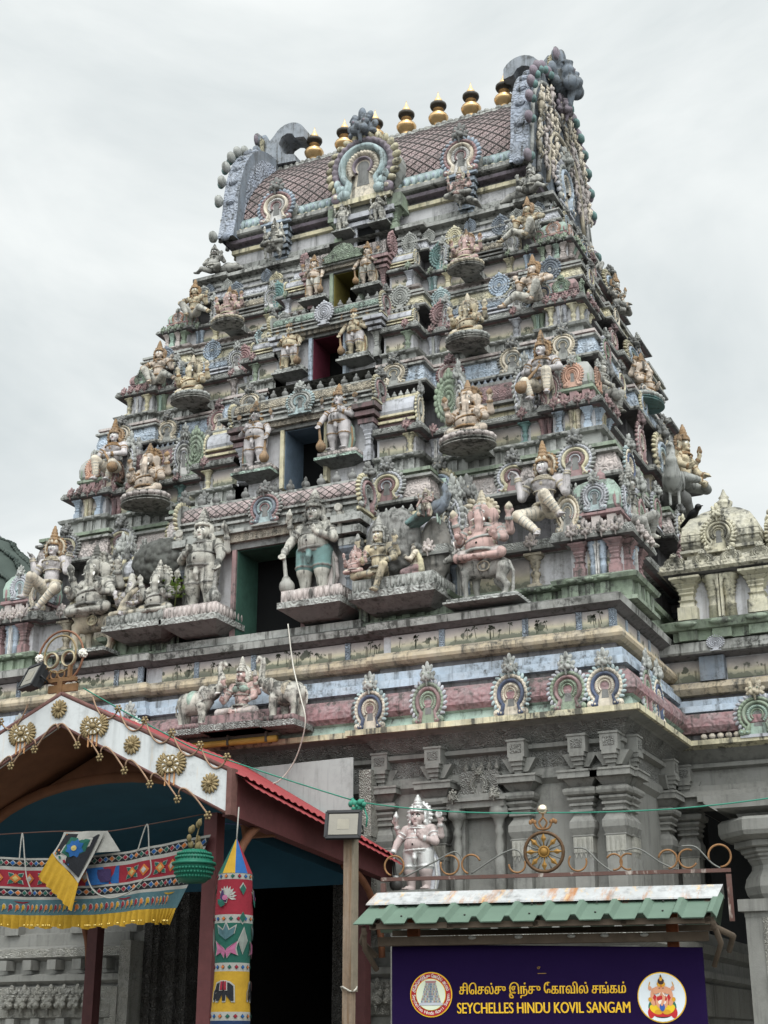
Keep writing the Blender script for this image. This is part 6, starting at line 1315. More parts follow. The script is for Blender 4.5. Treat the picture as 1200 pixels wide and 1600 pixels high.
# stucco tree and rock behind the lower groups
def lump(loc, r, n, label, mat, seed, cat):
    S_ = Sculpt(); rn = random.Random(seed)
    for i in range(n):
        a = rn.uniform(0, 2 * PI); b = rn.uniform(-1, 1); q = math.sqrt(1 - b * b)
        S_.ell('crown', 'a', (r[0] * q * math.cos(a) * .8, r[1] * q * math.sin(a) * .8, r[2] * b * .85), rn.uniform(.07, .15) * r[0], k=.004)
    S_.ell('crown', 'a', (0, 0, 0), (r[0] * .9, r[1] * .9, r[2] * .9))
    me, _ = S_.mesh_part('crown', .014); me.materials.append(mat); o = link('stucco_tree' if cat == 'sculpted tree' else 'stucco_rock', me, None, loc); return tag(o, label, cat)
lump((-1.42, .12, 5.2), (.42, .2, .26), 520, 'dark stucco tree with lumpy leaves above the bearded sage', paint('stucco_leaf', (84, 86, 78), .95), 2, 'sculpted tree')
lump((1.52, .12, 5.0), (.36, .18, .42), 120, 'grey stucco rock behind the yellowish seated figure', paint('stucco_rock', (136, 134, 128), .9), 4, 'sculpted rock')
lump((1.98, .16, 4.85), (.2, .12, .42), 90, 'pale stucco trunk and leaves under the blue peacock', paint('stucco_trunk', (128, 122, 112), .9), 6, 'sculpted tree')
# weeds and crow
wl = MB(); rn = random.Random(2)
for i in range(46):
    a = rn.uniform(0, 2 * PI); q = rn.uniform(.02, .16); c = Vector((q * math.cos(a), q * .5 * math.sin(a), rn.uniform(.03, .26))); u = Vector((rn.uniform(-1, 1), rn.uniform(-1, 1), rn.uniform(-.3, .6))).normalized() * .035; w = u.cross(Vector((0, .6, 1))).normalized() * .016
    wl.add([c - u, c + w, c + u, c - w], [(0, 1, 2, 3)], 0)
wd = thing('wild_plant', 'small green weed sprouting from the ledge beside the left guardian', 'plant', (-1.03, -.16, 4.62))
wl.build('leaves', flat('leaf', (112, 138, 62), .6), wd); MB().tube([(0, 0, -.1), (.02, 0, .1), (.0, 0, .24)], .006, 5).build('stem', flat('stem', (84, 88, 50), .8), wd)
S_ = Sculpt(); S_.ell('b', 'a', (0, 0, .1), (.1, .055, .055), (0, .45, 0)).ell('b', 'a', (-.1, 0, .17), .042, k=.03).cap('b', 'a', (-.13, 0, .17), (-.18, 0, .165), .016, .006).cap('b', 'a', (.08, 0, .06), (.2, 0, .0), .035, .02).cap('b', 'a', (0, .02, .05), (.0, .02, 0), .01).cap('b', 'a', (0, -.02, .05), (.0, -.02, 0), .01)
me, _ = S_.mesh_part('b', .009); me.materials.append(flat('crow_black', (20, 20, 22), .5)); tag(link('crow', me, None, (4.30, 2.0, 5.42), R(150), .9), 'black crow perched on the shoulder of the yellow corner pavilion', 'bird')
# ------------------------------------------------------------------ entrance porch on the left
FY = -3.3
porch = thing('entrance_porch', 'gabled entrance porch with white bargeboards, gold flower bosses and a red metal roof', 'porch')
def white_extra(nt, pos, base):
    return mixc(nt, ramp(nt, noise(nt, pos, 1.0, 4, .6, (26, 1, 2)), .58, .74), base, lin((196, 176, 150)))
white_board = paint('white_board', (194, 198, 198), .2, extra=white_extra, up=.1, fade=.1, bump=.05, rough=.5)
maroon = flat('maroon_steel', (92, 52, 52), .6, spots=.25); maroon_d = flat('maroon_dark', (72, 42, 42), .7, spots=.25); redroof = flat('red_roof', (142, 62, 64), .55, spots=.25, scale=4)
goldorn = flat('gold_ornament', (146, 128, 94), .55, .3, spots=.4, scale=30); copper = flat('copper_wire', (150, 122, 100), .6, .2, spots=.3); rust = flat('rust', (128, 72, 44), .85, spots=.4)
AX, AZ, EX, EZ = 0.0, 2.78, 1.69, 2.005; FH0, FH1 = .25, .33
def eave(x): return AZ + (EZ - AZ) * abs(x) / EX
for s in (-1, 1):
    b = MB(); b.prism([(0, AZ), (s * EX, EZ), (s * EX, EZ - FH1), (0, AZ - FH0)], FY - .03, FY + .03); b.build('fascia_board', white_board, porch)
    t_ = MB(); t_.tube([(0, FY - .02, AZ + .012), (s * EX, FY - .02, EZ + .012)], .02, 6); t_.tube([(0, FY - .02, AZ - FH0), (s * EX, FY - .02, EZ - FH1)], .016, 6); t_.box2((s * EX - .012, FY - .05, EZ - FH1 - .01), (s * EX + .035, FY + .04, EZ + .02)); t_.build('trim', flat('trim_brown', (110, 78, 72), .7, spots=.4, scale=20), porch)
    # corrugated roof slope
    r_ = MB(); NB = 26; yb = -.35; L_ = (EX + .12)
    v = []; n_ = 0
    for i in range(NB * 4 + 1):
        y = FY + .0 + (yb - FY) * i / (NB * 4); k = (0, .022, .022, 0)[i % 4]; zf = -.11 * (y - FY)
        for x in (0, L_): v.append((s * x, y, eave(x) + .005 + k * .6 + (zf if x else .3 * zf)))
    r_.add(v, [(2 * i, 2 * i + 1, 2 * i + 3, 2 * i + 2) for i in range(NB * 4)], 0)
    r_.build('roof_sheet', redroof, porch)
    k_ = MB(); v = []                                     # corrugated skirt hanging over the eave
    for i in range(NB * 4 + 1):
        y = FY + .04 + (yb - FY - .04) * i / (NB * 4); q = (0, .014, .014, 0)[i % 4]; zf = -.11 * (y - FY)
        v += [(s * (EX + .0 + q), y, EZ + .012 + zf), (s * (EX + .17 + q), y, EZ - .115 + zf - q)]
    k_.add(v, [(2 * i, 2 * i + 1, 2 * i + 3, 2 * i + 2) for i in range(NB * 4)], 0); k_.build('eave_skirt', redroof, porch)
    e_ = MB(); zb = -.11 * (yb - FY)
    e_.add([(s * (EX + .02), FY + .02, EZ - .02), (s * (EX + .02), yb, EZ + zb - .02), (s * (EX + .02), yb, EZ + zb - .24), (s * (EX + .02), FY + .02, EZ - .34), (s * (EX - .08), FY + .02, EZ - .02), (s * (EX - .08), yb, EZ + zb - .02), (s * (EX - .08), yb, EZ + zb - .24), (s * (EX - .08), FY + .02, EZ - .34)],
           [(0, 1, 2, 3), (7, 6, 5, 4), (3, 2, 6, 7), (0, 4, 5, 1), (0, 3, 7, 4), (1, 5, 6, 2)]); e_.build('eave_beam', maroon, porch)
    # curved brackets under the eave beam
    for y0 in (FY + .1, -1.2):
        g_ = MB(); g_.tube([(s * (EX - .04), y0 + .8 * (1 - math.cos(R(a))) * (1 if y0 < -2 else -1) * 1.0 + (0 if y0 < -2 else .75), 1.0 + .75 * math.sin(R(a)) + (.0 if y0 < -2 else -.25)) for a in range(0, 91, 10)], .035, 6); g_.build('bracket', flat('bracket_brown', (104, 66, 46), .7, spots=.3), porch)
    p_ = MB(); p_.box2((s * 1.33 - .06, FY + .42, -1.6), (s * 1.33 + .06, FY + .30, 1.75)); p_.box2((s * 1.33 - .085, FY + .45, -1.6), (s * 1.33 + .085, FY + .27, -1.2)); p_.build('pillar', maroon, porch)
    p_ = MB(); p_.box2((s * 1.5 - .06, -.62, -1.6), (s * 1.5 + .06, -.5, 1.5)); p_.build('pillar', maroon_d, porch)
brown = flat('soffit_brown', (112, 74, 52), .75, spots=.3, scale=5)
sf = MB()
for s in (-1, 1): sf.add([(0, FY + .03, AZ - FH0 + .06), (s * EX, FY + .03, EZ - FH1 + .1), (s * EX, FY + 1.0, EZ - FH1 + .05), (0, FY + 1.0, AZ - FH0 + .0)], [(0, 1, 2, 3)])
sf.build('soffit', brown, porch)
arch = [(1.42 * math.cos(R(a)), 1.60 + .60 * math.sin(R(a))) for a in range(0, 181, 10)]
ga = MB(); ga.prism([(1.66, 1.60), (1.66, 1.72), (0, 2.47), (-1.66, 1.72), (-1.66, 1.60)] + arch[::-1], FY + .72, FY + .80); ga.tube([(x, FY + .74, z) for x, z in arch], .05, 6); ga.build('gable_arch', brown, porch)
tealm = flat('ceiling_teal', (40, 78, 96), .8, spots=.2, scale=3)
cv = MB(); v = []
for x, z in arch: v += [(x, FY + .8, z), (x, -.3, z - .16)]
cv.add(v, [(2 * i, 2 * i + 1, 2 * i + 3, 2 * i + 2) for i in range(len(arch) - 1)], 0, True); cv.add([(x, -.32, z - .16) for x, z in arch], [tuple(range(len(arch)))], 0); cv.build('vaulted_ceiling', tealm, porch)
def rosette(r, n=14, wide=1.0):
    mb = MB()
    for i in range(n):
        a = 2 * PI * i / n; mb.ball((0, 0, 0), (r * .17, .014, r * .42), 0, 8, T((wide * r * .58 * math.sin(a), 0, r * .58 * math.cos(a))) @ RY(math.degrees(a)), 6)
    mb.ball((0, -.012, 0), (r * .26, .03, r * .26), 0, 10)
    for i in range(8): a = 2 * PI * i / 8; mb.ball((wide * r * .27 * math.sin(a), -.02, r * .27 * math.cos(a)), r * .07, 0, 6)
    return mb
ros = rosette(.085).mesh('flower_boss', [goldorn])
def double_boss():
    mb = MB()
    for i in range(9):
        a = -1.2 + 2.4 * i / 8
        for s in (-1, 1): mb.ball((0, 0, 0), (.014, .02, .04), 0, 8, T((s * .045 + s * .062 * math.cos(a), 0, .066 * math.sin(a))) @ RY(90 - s * math.degrees(a)), 6)
    for i in range(10):
        a = 2 * PI * i / 10; mb.ball((.062 * math.cos(a), -.010, .05 * math.sin(a)), (.022, .006, .018), 1, 8)
        mb.tube([(.062 * math.cos(a) + .026 * math.cos(q), -.014, .05 * math.sin(a) + .022 * math.sin(q)) for q in [k * PI / 4 for k in range(8)]], .007, 5, 0, closed=True)
    mb.ball((0, -.02, 0), (.03, .02, .022), 0, 8)
    for x in (-.05, -.01, .035): mb.box2((x - .006, -.003, -.17), (x + .006, .004, -.06), 2)
    return mb
dbl = double_boss().mesh('double_flower_boss', [goldorn, flat('boss_white', (226, 222, 212), .6), flat('rust_run', (186, 138, 96), .8, spots=.3)])
for s in (-1, 1):
    for i, f_ in enumerate((.22, .45, .68, .90)):
        x = s * EX * f_; z = eave(x) - (FH0 + (FH1 - FH0) * f_) / 2
        link('flower_boss' if i % 2 else 'double_flower_boss', ros if i % 2 else dbl, porch, (x, FY - .04, z))
link('flower_boss', ros, porch, (0, FY - .045, AZ - .125))
def scroll(x0, z0, x1, z1, down):
    mb = MB(); pts = []
    for i in range(11):
        a = R(90 * i / 10)
        if down: pts.append((x0 + (x1 - x0) * (1 - math.cos(a)), FY - .04, z0 + (z1 - z0) * math.sin(a) ** 1 if False else z0 + (z1 - z0) * (1 - math.cos(a)) + .08 * math.sin(2 * a)))
        else: pts.append((x0 + (x1 - x0) * i / 10, FY - .04, z0 + (z1 - z0) * i / 10 - .13 * math.sin(PI * i / 10) ** .8))
    mb.tube(pts, .0075, 6, 0)
    for k in range(6): mb.ball((x1 + .026 * math.cos(k * PI / 3), FY - .05, z1 + .026 * math.sin(k * PI / 3)), (.011, .011, .011), 1, 6)
    mb.ball((x1, FY - .062, z1), .014, 1, 6)
    return mb
for s in (-1, 1):
    xs_ = [0.0] + [s * EX * q for q in (.13, .27, .42, .57, .73, .90)]
    for a, b in zip(xs_[:-1], xs_[1:]):
        za = eave(a) - FH0 - .05 - .08 * abs(a) / EX; zb_ = eave(b) - FH0 - .09 - .08 * abs(b) / EX
        scroll(a, za, b, zb_, True).build('scroll_trim', [copper, goldorn], porch)
    xs_ = [s * EX * q for q in (.2, .36, .52, .68, .84, .99)]
    for a, b in zip(xs_[:-1], xs_[1:]): scroll(a, eave(a) + .1, b, eave(b) + .1, False).build('scroll_trim', [copper, goldorn], porch)
# emblem ring on top of the gable
em = thing('ridge_emblem', 'ring-shaped metal emblem with two inner rings and white flower balls on the porch gable', 'emblem', (-.06, FY, 3.10))
circ = lambda r, x=0, z=0, y=0, n=28: [(x + r * math.cos(2 * PI * i / n), y, z + r * math.sin(2 * PI * i / n)) for i in range(n)]
MB().tube(circ(.235, 0, .02), .010, 6, closed=True).build('outer_ring', flat('ring_rust', (140, 100, 78), .6, .3, spots=.4), em)
MB().tube(circ(.165, -.01, .05), .009, 6, closed=True).build('inner_ring', goldorn, em)
for x in (-.095, .085): MB().tube(circ(.065, x, .0), .010, 6, closed=True, flatk=2.0).build('small_ring', flat('pale_gold', (160, 148, 122), .5, .4), em)
fr = MB()
for x in (-.14, .11): fr.box2((x - .011, -.02, -.17), (x + .011, .02, -.06))
fr.box2((-.15, -.02, -.2), (.18, .02, -.165)); fr.box2((-.1, -.012, -.29), (.2, .012, -.225)); fr.box2((.0, -.02, -.33), (.05, .02, -.2))
for x in (-.06, .02): fr.tube(circ(.035, x, -.13), .009, 5, closed=True)
fr.build('bracket', flat('orange_brass', (132, 100, 70), .65, .3, spots=.4), em)
for x in (-.225, .232):
    fb = MB(); rn = random.Random(int(x * 100))
    for i in range(40):
        a = rn.uniform(0, 2 * PI); c = rn.uniform(-1, 1); q = math.sqrt(1 - c * c); fb.ball((x + .034 * q * math.cos(a), .034 * q * math.sin(a), .03 + .034 * c), .010, 0, 6)
    fb.ball((x, 0, .03), .034, 0, 8); fb.build('flower_ball', flat('white_flowers', (222, 218, 208), .7, spots=.3, scale=60), em)
# floodlights
def floodlight(name, label, loc, rx, rz, w, h):
    t = thing('floodlight', label, 'floodlight', loc); t.rotation_euler = (R(rx), 0, R(rz))
    b = MB(); b.box2((-w / 2, 0, -h / 2), (w / 2, .045, h / 2)); b.box2((-w / 2 + .02, .045, -h / 2 + .02), (w / 2 - .02, .08, h / 2 - .02))
    for s in (-1, 1): b.box2((s * w / 2 - .012, -.01, -h / 2), (s * w / 2 + .012, .0, h / 2)); b.box2((-w / 2, -.01, s * h / 2 - .012), (w / 2, .0, s * h / 2 + .012))
    for i in range(8): b.box2((-w / 2 + .03 + i * (w - .06) / 7 - .004, .08, -h / 2 + .03), (-w / 2 + .03 + i * (w - .06) / 7 + .004, .1, h / 2 - .03))
    b.build('housing', flat('black_metal', (30, 31, 33), .45), t)
    MB().box2((-w / 2 + .022, -.006, -h / 2 + .022), (w / 2 - .022, .0, h / 2 - .022)).build('lens', flat('lens_glass', (128, 124, 114), .25, spots=.12), t)
    r_ = MB(); r_.box2((-.05, -.008, -h * .2), (.05, -.007, h * .2)); r_.build('lamp_module', flat('lens_inner', (136, 131, 118), .4), t)
    y = MB(); y.tube([(-w / 2 - .012, .03, 0), (-w / 2 - .012, .12, -.02), (w / 2 + .012, .12, -.02), (w / 2 + .012, .03, 0)], .009, 6); y.build('yoke', flat('black_metal', (30, 31, 33), .45), t)
floodlight('floodlight', 'black floodlight with a pale lens perched left of the ring emblem on the porch gable', (-.27, FY - .12, 2.95), -24, -24, .24, .22)
floodlight('floodlight', 'black floodlight on top of the wooden post beside the sign', (2.08, -2.12, 1.725), -20, 18, .29, .235)
pm = MB(); pm.box2((-.04, -.04, 0), (.04, .04, 3.42)); post = thing('wooden_post', 'plain wooden post carrying a floodlight left of the green sign roof', 'post', (2.085, -2.0, -1.6))
def wood_extra(nt, pos, base): return mixc(nt, ramp(nt, noise(nt, pos, 1, 5, .6, (40, 40, 2.2)), .4, .7), base, lin((118, 92, 66)))
woodm = paint('wood', (158, 130, 98), .3, extra=wood_extra, up=.1, fade=.1)
pm.build('shaft', woodm, post); MB().box2((.04, -.045, 2.0), (.058, .045, 3.50)).build('batten', flat('grey_wood', (132, 122, 106), .8, spots=.3, scale=9), post)
MB().tube([(.065 * math.cos(2 * PI * i / 12), .056 * math.sin(2 * PI * i / 12), 2.02 + .02 * math.sin(2 * PI * i / 6)) for i in range(12)], .008, 5, closed=True).build('wire_tie', flat('wire_pale', (180, 176, 166), .5), post)
# pale sheet, tube light, cables and strings
sh = MB(); sh.add([(-.32, -.30, 1.88), (1.26, -.30, 1.88), (1.26, -.30, 2.665), (-.32, -.30, 2.64), (-.32, -.285, 1.88), (1.26, -.285, 1.88), (1.26, -.285, 2.665), (-.32, -.285, 2.64)], [(0, 1, 2, 3), (7, 6, 5, 4), (0, 4, 5, 1), (1, 5, 6, 2), (2, 6, 7, 3), (3, 7, 4, 0)])
tag(sh.build('metal_sheet', paint('pale_sheet', (154, 160, 157), .3, up=.05, fade=.1, bump=.08, rough=.5)), 'plain pale grey metal sheet fixed to the wall above the red porch roof', 'metal sheet')
tl = thing('tube_lamp', 'long yellowed tube lamp fitting under the elephant group', 'lamp', (-.1, -.42, 2.90))
MB().tube([(-.62, 0, 0), (.56, 0, 0)], .035, 10).build('tube', flat('old_yellow', (170, 132, 62), .6, spots=.35), tl); q = MB(); q.box2((-.62, -.02, .03), (.58, .06, .06))
for x in (-.5, 0, .45): q.box2((x - .012, -.04, -.03), (x + .012, .08, .075))
q.build('fitting', flat('dark_fitting', (70, 66, 58), .7), tl)
def rope(name, pts, r, mat, label, cat, sag=0):
    P_ = []
    for a, b in zip(pts[:-1], pts[1:]):
        a, b = Vector(a), Vector(b)
        for i in range(8): t = i / 8; P_.append(tuple(a.lerp(b, t) - Vector((0, 0, sag * 4 * t * (1 - t)))))
    P_.append(pts[-1]); return tag(MB().tube(P_, r, 6).build(name, mat), label, cat)
def curve_pts(pts, n=8):
    out = []; P_ = [Vector(p) for p in pts]
    for i in range(len(P_) - 1):
        p0, p1, p2, p3 = P_[max(i - 1, 0)], P_[i], P_[i + 1], P_[min(i + 2, len(P_) - 1)]
        for k in range(n):
            t = k / n; out.append(tuple(.5 * ((2 * p1) + (p2 - p0) * t + (2 * p0 - 5 * p1 + 4 * p2 - p3) * t * t + (3 * p1 - p0 - 3 * p2 + p3) * t ** 3)))
    out.append(tuple(P_[-1])); return out
green = flat('green_cord', (52, 124, 104), .6)
rope('green_string', [(0.124, -3.200, 2.855), (0.861, -2.600, 2.388), (2.136, -1.950, 1.932)], .006, green, 'thin green string from the porch gable down to the wooden post', 'string', .01)
rope('green_string', [(2.136, -1.950, 1.932), (2.896, -1.800, 1.823), (3.725, -1.600, 1.787), (4.689, -1.400, 1.783), (5.499, -1.200, 1.854)], .006, green, 'thin green string stretched across the grey wall from the wooden post to the right', 'string', .008)
kn = MB(); rn = random.Random(9)
for i in range(14): kn.ball((rn.uniform(-.07, .07), rn.uniform(-.03, .03), rn.uniform(-.05, .05)), rn.uniform(.015, .03), 0, 6)
kn.tube([(.04, 0, -.03), (.08, -.02, -.12), (.07, -.02, -.2)], .008, 5); tag(kn.build('green_knot', green, None, (2.173, -2.000, 1.906)), 'knotted green cord tied round the top of the wooden post', 'knot')
tag(MB().tube(curve_pts([(0.523, -0.360, 4.103), (0.628, -0.420, 3.634), (0.834, -0.620, 3.239), (0.912, -0.660, 2.966), (0.725, -0.500, 2.661), (0.514, -0.450, 2.462), (0.321, -0.420, 2.461), (0.192, -0.420, 2.542), (0.094, -0.360, 2.636)]), .007, 6).build('white_cable', flat('cable_white', (196, 192, 182), .5)), 'loose pale cable hanging from the lowest doorway past the right elephant', 'cable')
tag(MB().tube(curve_pts([(1.468, -3.000, 1.655), (1.518, -2.600, 1.698), (1.534, -2.200, 1.764), (1.533, -1.800, 1.838)]), .004, 5).build('blue_wire', flat('blue_wire', (90, 100, 150), .5)), 'thin bluish wire along the maroon eave beam', 'wire')
tag(MB().tube(curve_pts([(-0.893, -3.050, 1.693), (-0.145, -3.050, 1.682), (0.314, -3.050, 1.650), (0.878, -3.050, 1.694), (1.331, -3.000, 1.750)]), .005, 5).build('hanging_line', flat('brown_line', (84, 62, 56), .7)), 'thin brown line under the porch from which the embroidered cloth hangs', 'line')
# ------------------------------------------------------------------ embroidered valance
def cloth(name, rgb): return flat('cloth_' + name, tuple(.72 * c + 8 for c in rgb), .85, spots=.2, scale=14, bump=.3)  # colours scaled down and flattened; the porch shade is put into them
CB = {k: cloth(k, v) for k, v in dict(black=(26, 28, 34), white=(188, 186, 178), red=(158, 30, 48), teal=(78, 116, 124), yellow=(206, 160, 36), green=(28, 98, 82), blue=(30, 96, 168), orange=(216, 118, 52), pink=(196, 110, 150), purple=(62, 46, 92), grey=(150, 158, 150), gold=(214, 190, 110), navy=(24, 52, 96)).items()}
CK = list(CB); CI = {k: i for i, k in enumerate(CK)}; CML = [CB[k] for k in CK]
def val_pt(u, v, off=0.0):
    """u 0..1 along the cloth, v 0..1 from top to hem"""
    x = -1.25 + 2.62 * u; fold = .03 * math.sin(u * 21 + v * 1.5) * (.3 + v) + .012 * math.sin(u * 47)
    zt = 1.56 - .10 * math.sin(PI * min(1, u * 1.02)) + .03 * max(0, u - .7); h_ = zt - (.915 - .03 * u + .012 * math.sin(u * 9))
    return (x - 1.7 * max(0, u - .8) * v, -3.06 + fold - off, zt - h_ * v)
def val_band(mb, v0, v1, col, nu=80):
    vs = [val_pt(i / nu, v) for v in (v0, (v0 + v1) / 2, v1) for i in range(nu + 1)]; n = nu + 1
    mb.add(vs, [(j * n + i, j * n + i + 1, (j + 1) * n + i + 1, (j + 1) * n + i) for j in range(2) for i in range(nu)], CI[col], True)
def val_shape(mb, u0, v0, pts, col, su=.03, sv=.06, off=.006):
    P_ = [val_pt(u0 + p[0] * su, v0 + p[1] * sv, off) for p in pts]; mb.add(P_ + [val_pt(u0, v0, off + .003)], [(i, (i + 1) % len(P_), len(P_)) for i in range(len(P_))], CI[col])
dia = [(0, -1), (1, 0), (0, 1), (-1, 0)]
def petal(a, r0=.2, r1=1.0, w=.32): c, s = math.cos(a), math.sin(a); return [(r0 * c, r0 * s), ((r0 + r1) / 2 * c - w * s, (r0 + r1) / 2 * s + w * c), (r1 * c, r1 * s), ((r0 + r1) / 2 * c + w * s, (r0 + r1) / 2 * s - w * c)]
circp = lambda r, n=12: [(r * math.cos(2 * PI * i / n), r * math.sin(2 * PI * i / n)) for i in range(n)]
val = thing('embroidered_valance', 'long embroidered cloth valance with diamonds, flowers and a yellow frilled hem hanging in the porch', 'valance', (0, 0, 0))
vb = MB()
for v0, v1, c in ((0, .03, 'white'), (.03, .13, 'black'), (.13, .18, 'white'), (.18, .42, 'red'), (.42, .45, 'white'), (.45, .56, 'black'), (.56, .60, 'white'), (.60, .82, 'teal')): val_band(vb, v0, v1, c)
cyc = ['orange', 'green', 'red', 'blue']
for row in (.08, .505):
    for i in range(44):
        u = .012 + i * .0226; val_shape(vb, u, row, dia, 'white', .0115, .045, .004); val_shape(vb, u, row, dia, cyc[i % 4], .0085, .032, .008)
for i in range(9):
    u = .05 + i * .112
    if i == 5:
        val_shape(vb, u, .30, [(-1, -1), (1, -1), (1, 1), (-1, 1)], 'blue', .06, .12, .004); val_shape(vb, u, .30, [(-1, -.8), (-.7, -1), (.7, -1), (1, -.8), (1, .8), (.7, 1), (-.7, 1), (-1, .8)], 'purple', .034, .09, .009); continue
    for k in range(4):
        for sgn in (1,): val_shape(vb, u, .30, petal(k * PI / 2 + PI / 4, .2, 1.25, .34), 'white', .03, .095, .004); val_shape(vb, u, .30, petal(k * PI / 2 + PI / 4, .25, 1.15, .26), 'green', .03, .095, .008)
    val_shape(vb, u, .30, dia, 'orange', .02, .07, .011); val_shape(vb, u, .30, dia, 'gold', .01, .04, .014)
    val_shape(vb, u + .05, .30, [(-1, 0), (0, -1), (1.2, 0), (0, 1)], 'orange', .017, .08, .006); val_shape(vb, u + .05, .30, [(-1, 0), (0, -1), (1.2, 0), (0, 1)], 'white', .009, .045, .01)
for i in range(46):
    u = .015 + i * .0205; pa = [(-.9, 1.1), (-.5, .2), (-.6, -.5), (-.1, -1), (.6, -.8), (.9, -.1), (.5, .5), (-.1, .4), (-.3, .8)]
    if u < .9: val_shape(vb, u, .72, pa, 'white', .0098, .06, .004); val_shape(vb, u, .72, pa, ('red', 'orange', 'yellow')[i % 3], .0075, .048, .008)
for i in range(5): val_shape(vb, .1 + .2 * i, .635, [(-1, -.4), (0, .5), (1, -.4), (.6, .5), (0, 1), (-.6, .5)], 'red' if i % 2 else 'yellow', .03, .022, .006)
vb.build('cloth', CML, val)
fb = MB(); nu = 260; rows = (.82, .87, .93, 1.0); vs = []
for j, v in enumerate(rows):
    for i in range(nu + 1):
        u = i / nu * .985; p = val_pt(u, v); w = j / 3 * .022; vs.append((p[0], p[1] + w * math.sin(i * .95) - .004, p[2] + .01 * math.sin(i * .33) * j / 3))
n = nu + 1
fb.add(vs, [(j * n + i, j * n + i + 1, (j + 1) * n + i + 1, (j + 1) * n + i) for j in range(3) for i in range(nu)], 0, True); fb.build('frill', [CB['yellow']], val)
sq = MB()
for i in range(60): p = val_pt(rn.uniform(0, .97), .965, .03); sq.ball(p, (.008, .004, .007), 0, 6)
sq.build('sequins', flat('sequin_gold', (236, 206, 120), .25, .8), val)
# turned-over corner of the cloth
fl = thing('folded_cloth_end', 'white-edged cloth end with a blue flower and a yellow frill folded over the valance', 'cloth')
FA, FB_, FC, FD = [Vector(p) for p in ((0.007, -3.160, 1.654), (0.413, -3.160, 1.641), (0.224, -3.200, 1.227), (-0.064, -3.200, 1.482))]
def fpt(u, v, off=0): p = (FA * (1 - u) + FB_ * u) * (1 - v) + (FD * (1 - u) + FC * u) * v; return (p.x, p.y - off + .015 * math.sin(u * 7 + v * 3), p.z)
fm_ = MB(); n = 9
fm_.add([fpt(i / 8, j / 8) for j in range(9) for i in range(9)], [(j * 9 + i, j * 9 + i + 1, (j + 1) * 9 + i + 1, (j + 1) * 9 + i) for j in range(8) for i in range(8)], CI['white'], True)
def fshape(u0, v0, pts, col, s=1, off=.006):
    P_ = [fpt(u0 + p[0] * s, v0 + p[1] * s, off) for p in pts]; fm_.add(P_ + [fpt(u0, v0, off + .002)], [(i, (i + 1) % len(P_), len(P_)) for i in range(len(P_))], CI[col])
sqr = [(-1, -1), (1, -1), (1, 1), (-1, 1)]
fshape(.5, .5, sqr, 'black', .43, .005); fshape(.52, .46, sqr, 'white', .31, .009); fshape(.52, .46, sqr, 'green', .27, .013)
for i in range(8): fshape(.52, .46, petal(i * PI / 4, .05, .24, .085), 'blue', 1, .017)
fshape(.52, .46, circp(.07), 'gold', 1, .021)
for i in range(6):
    for u, v in ((.13, .12 + i * .15), (.12 + i * .15, .88)): fshape(u, v, dia, cyc[i % 4], .05, .009)
fm_.build('cloth', CML, fl)
ff = MB(); nu = 40; E0, E1 = [Vector(p) for p in ((-0.157, -3.240, 1.291), (0.204, -3.240, 1.004))]; vs = []
for j in range(7):
    for i in range(nu + 1):
        u = i / nu; t = j / 6; a = FD.lerp(FC, u); b = E0.lerp(E1, u); p = a.lerp(b, t); vs.append((p.x, p.y + .016 * t * math.sin(u * 38) - .004, p.z))
ff.add(vs, [(j * (nu + 1) + i, j * (nu + 1) + i + 1, (j + 1) * (nu + 1) + i + 1, (j + 1) * (nu + 1) + i) for j in range(6) for i in range(nu)], 0, True); ff.build('frill', [CB['yellow']], fl)
bk = MB(); bk.add([(0.301, -3.120, 1.642), (0.416, -3.120, 1.646), (0.555, -3.120, 1.474), (0.330, -3.140, 1.473), (0.211, -3.140, 1.376)], [(0, 1, 2, 3, 4)], 0); bk.build('lining', [CB['white']], fl)
for (x0, x1, zt, zb) in ((36, 36, 0, 0), (229, 229, 0, 0)):
    a = 0 if x0 == 36 else 1
    pts = (([(-0.466, -3.120, 1.448), (-0.482, -3.090, 1.681), (-0.406, -3.120, 1.445), (-0.362, -3.130, 1.301), (-0.296, -3.130, 1.179)]), ([(0.724, -3.120, 1.465), (0.782, -3.090, 1.680), (0.836, -3.120, 1.459), (0.872, -3.130, 1.295), (0.791, -3.130, 1.229), (0.662, -3.130, 1.140), (0.479, -3.130, 1.107), (0.316, -3.130, 1.179), (0.234, -3.130, 1.325)]))[a]
    MB().tube(curve_pts(pts), .006, 6).build('hanging_cord', CB['white'], val)
# green basket hanging at the porch corner
bs = thing('hanging_basket', 'green woven plastic basket hanging under the right end of the porch gable', 'basket', (1.414, -3.350, 1.296))
bp_ = [(.0, -.13), (.09, -.13), (.125, -.10), (.145, -.05), (.155, 0), (.158, .02), (.145, .025), (.14, .05), (.12, .09), (.09, .115), (.0, .12)]
bm_ = MB(); bm_.lathe(bp_, 28, 0)
for j, (r, z) in enumerate(((.128, -.09), (.142, -.06), (.152, -.03), (.141, .055), (.126, .085))):
    for i in range(36): a = 2 * PI * (i + .5 * (j % 2)) / 36; bm_.ball((r * math.cos(a), r * math.sin(a), z), (.012, .012, .012), 0, 6)
bm_.tube(circ(.16, 0, 0)[:], .0, 3) if False else None
bm_.tube([(.162 * math.cos(2 * PI * i / 32), .162 * math.sin(2 * PI * i / 32), .01) for i in range(32)], .012, 6, closed=True)
bm_.build('body', flat('basket_green', (26, 98, 78), .45, spots=.25, scale=40), bs)
hg = MB(); hg.tube([(0, 0, .11), (.01, 0, .2), (.03, .03, .36)], .006, 5)
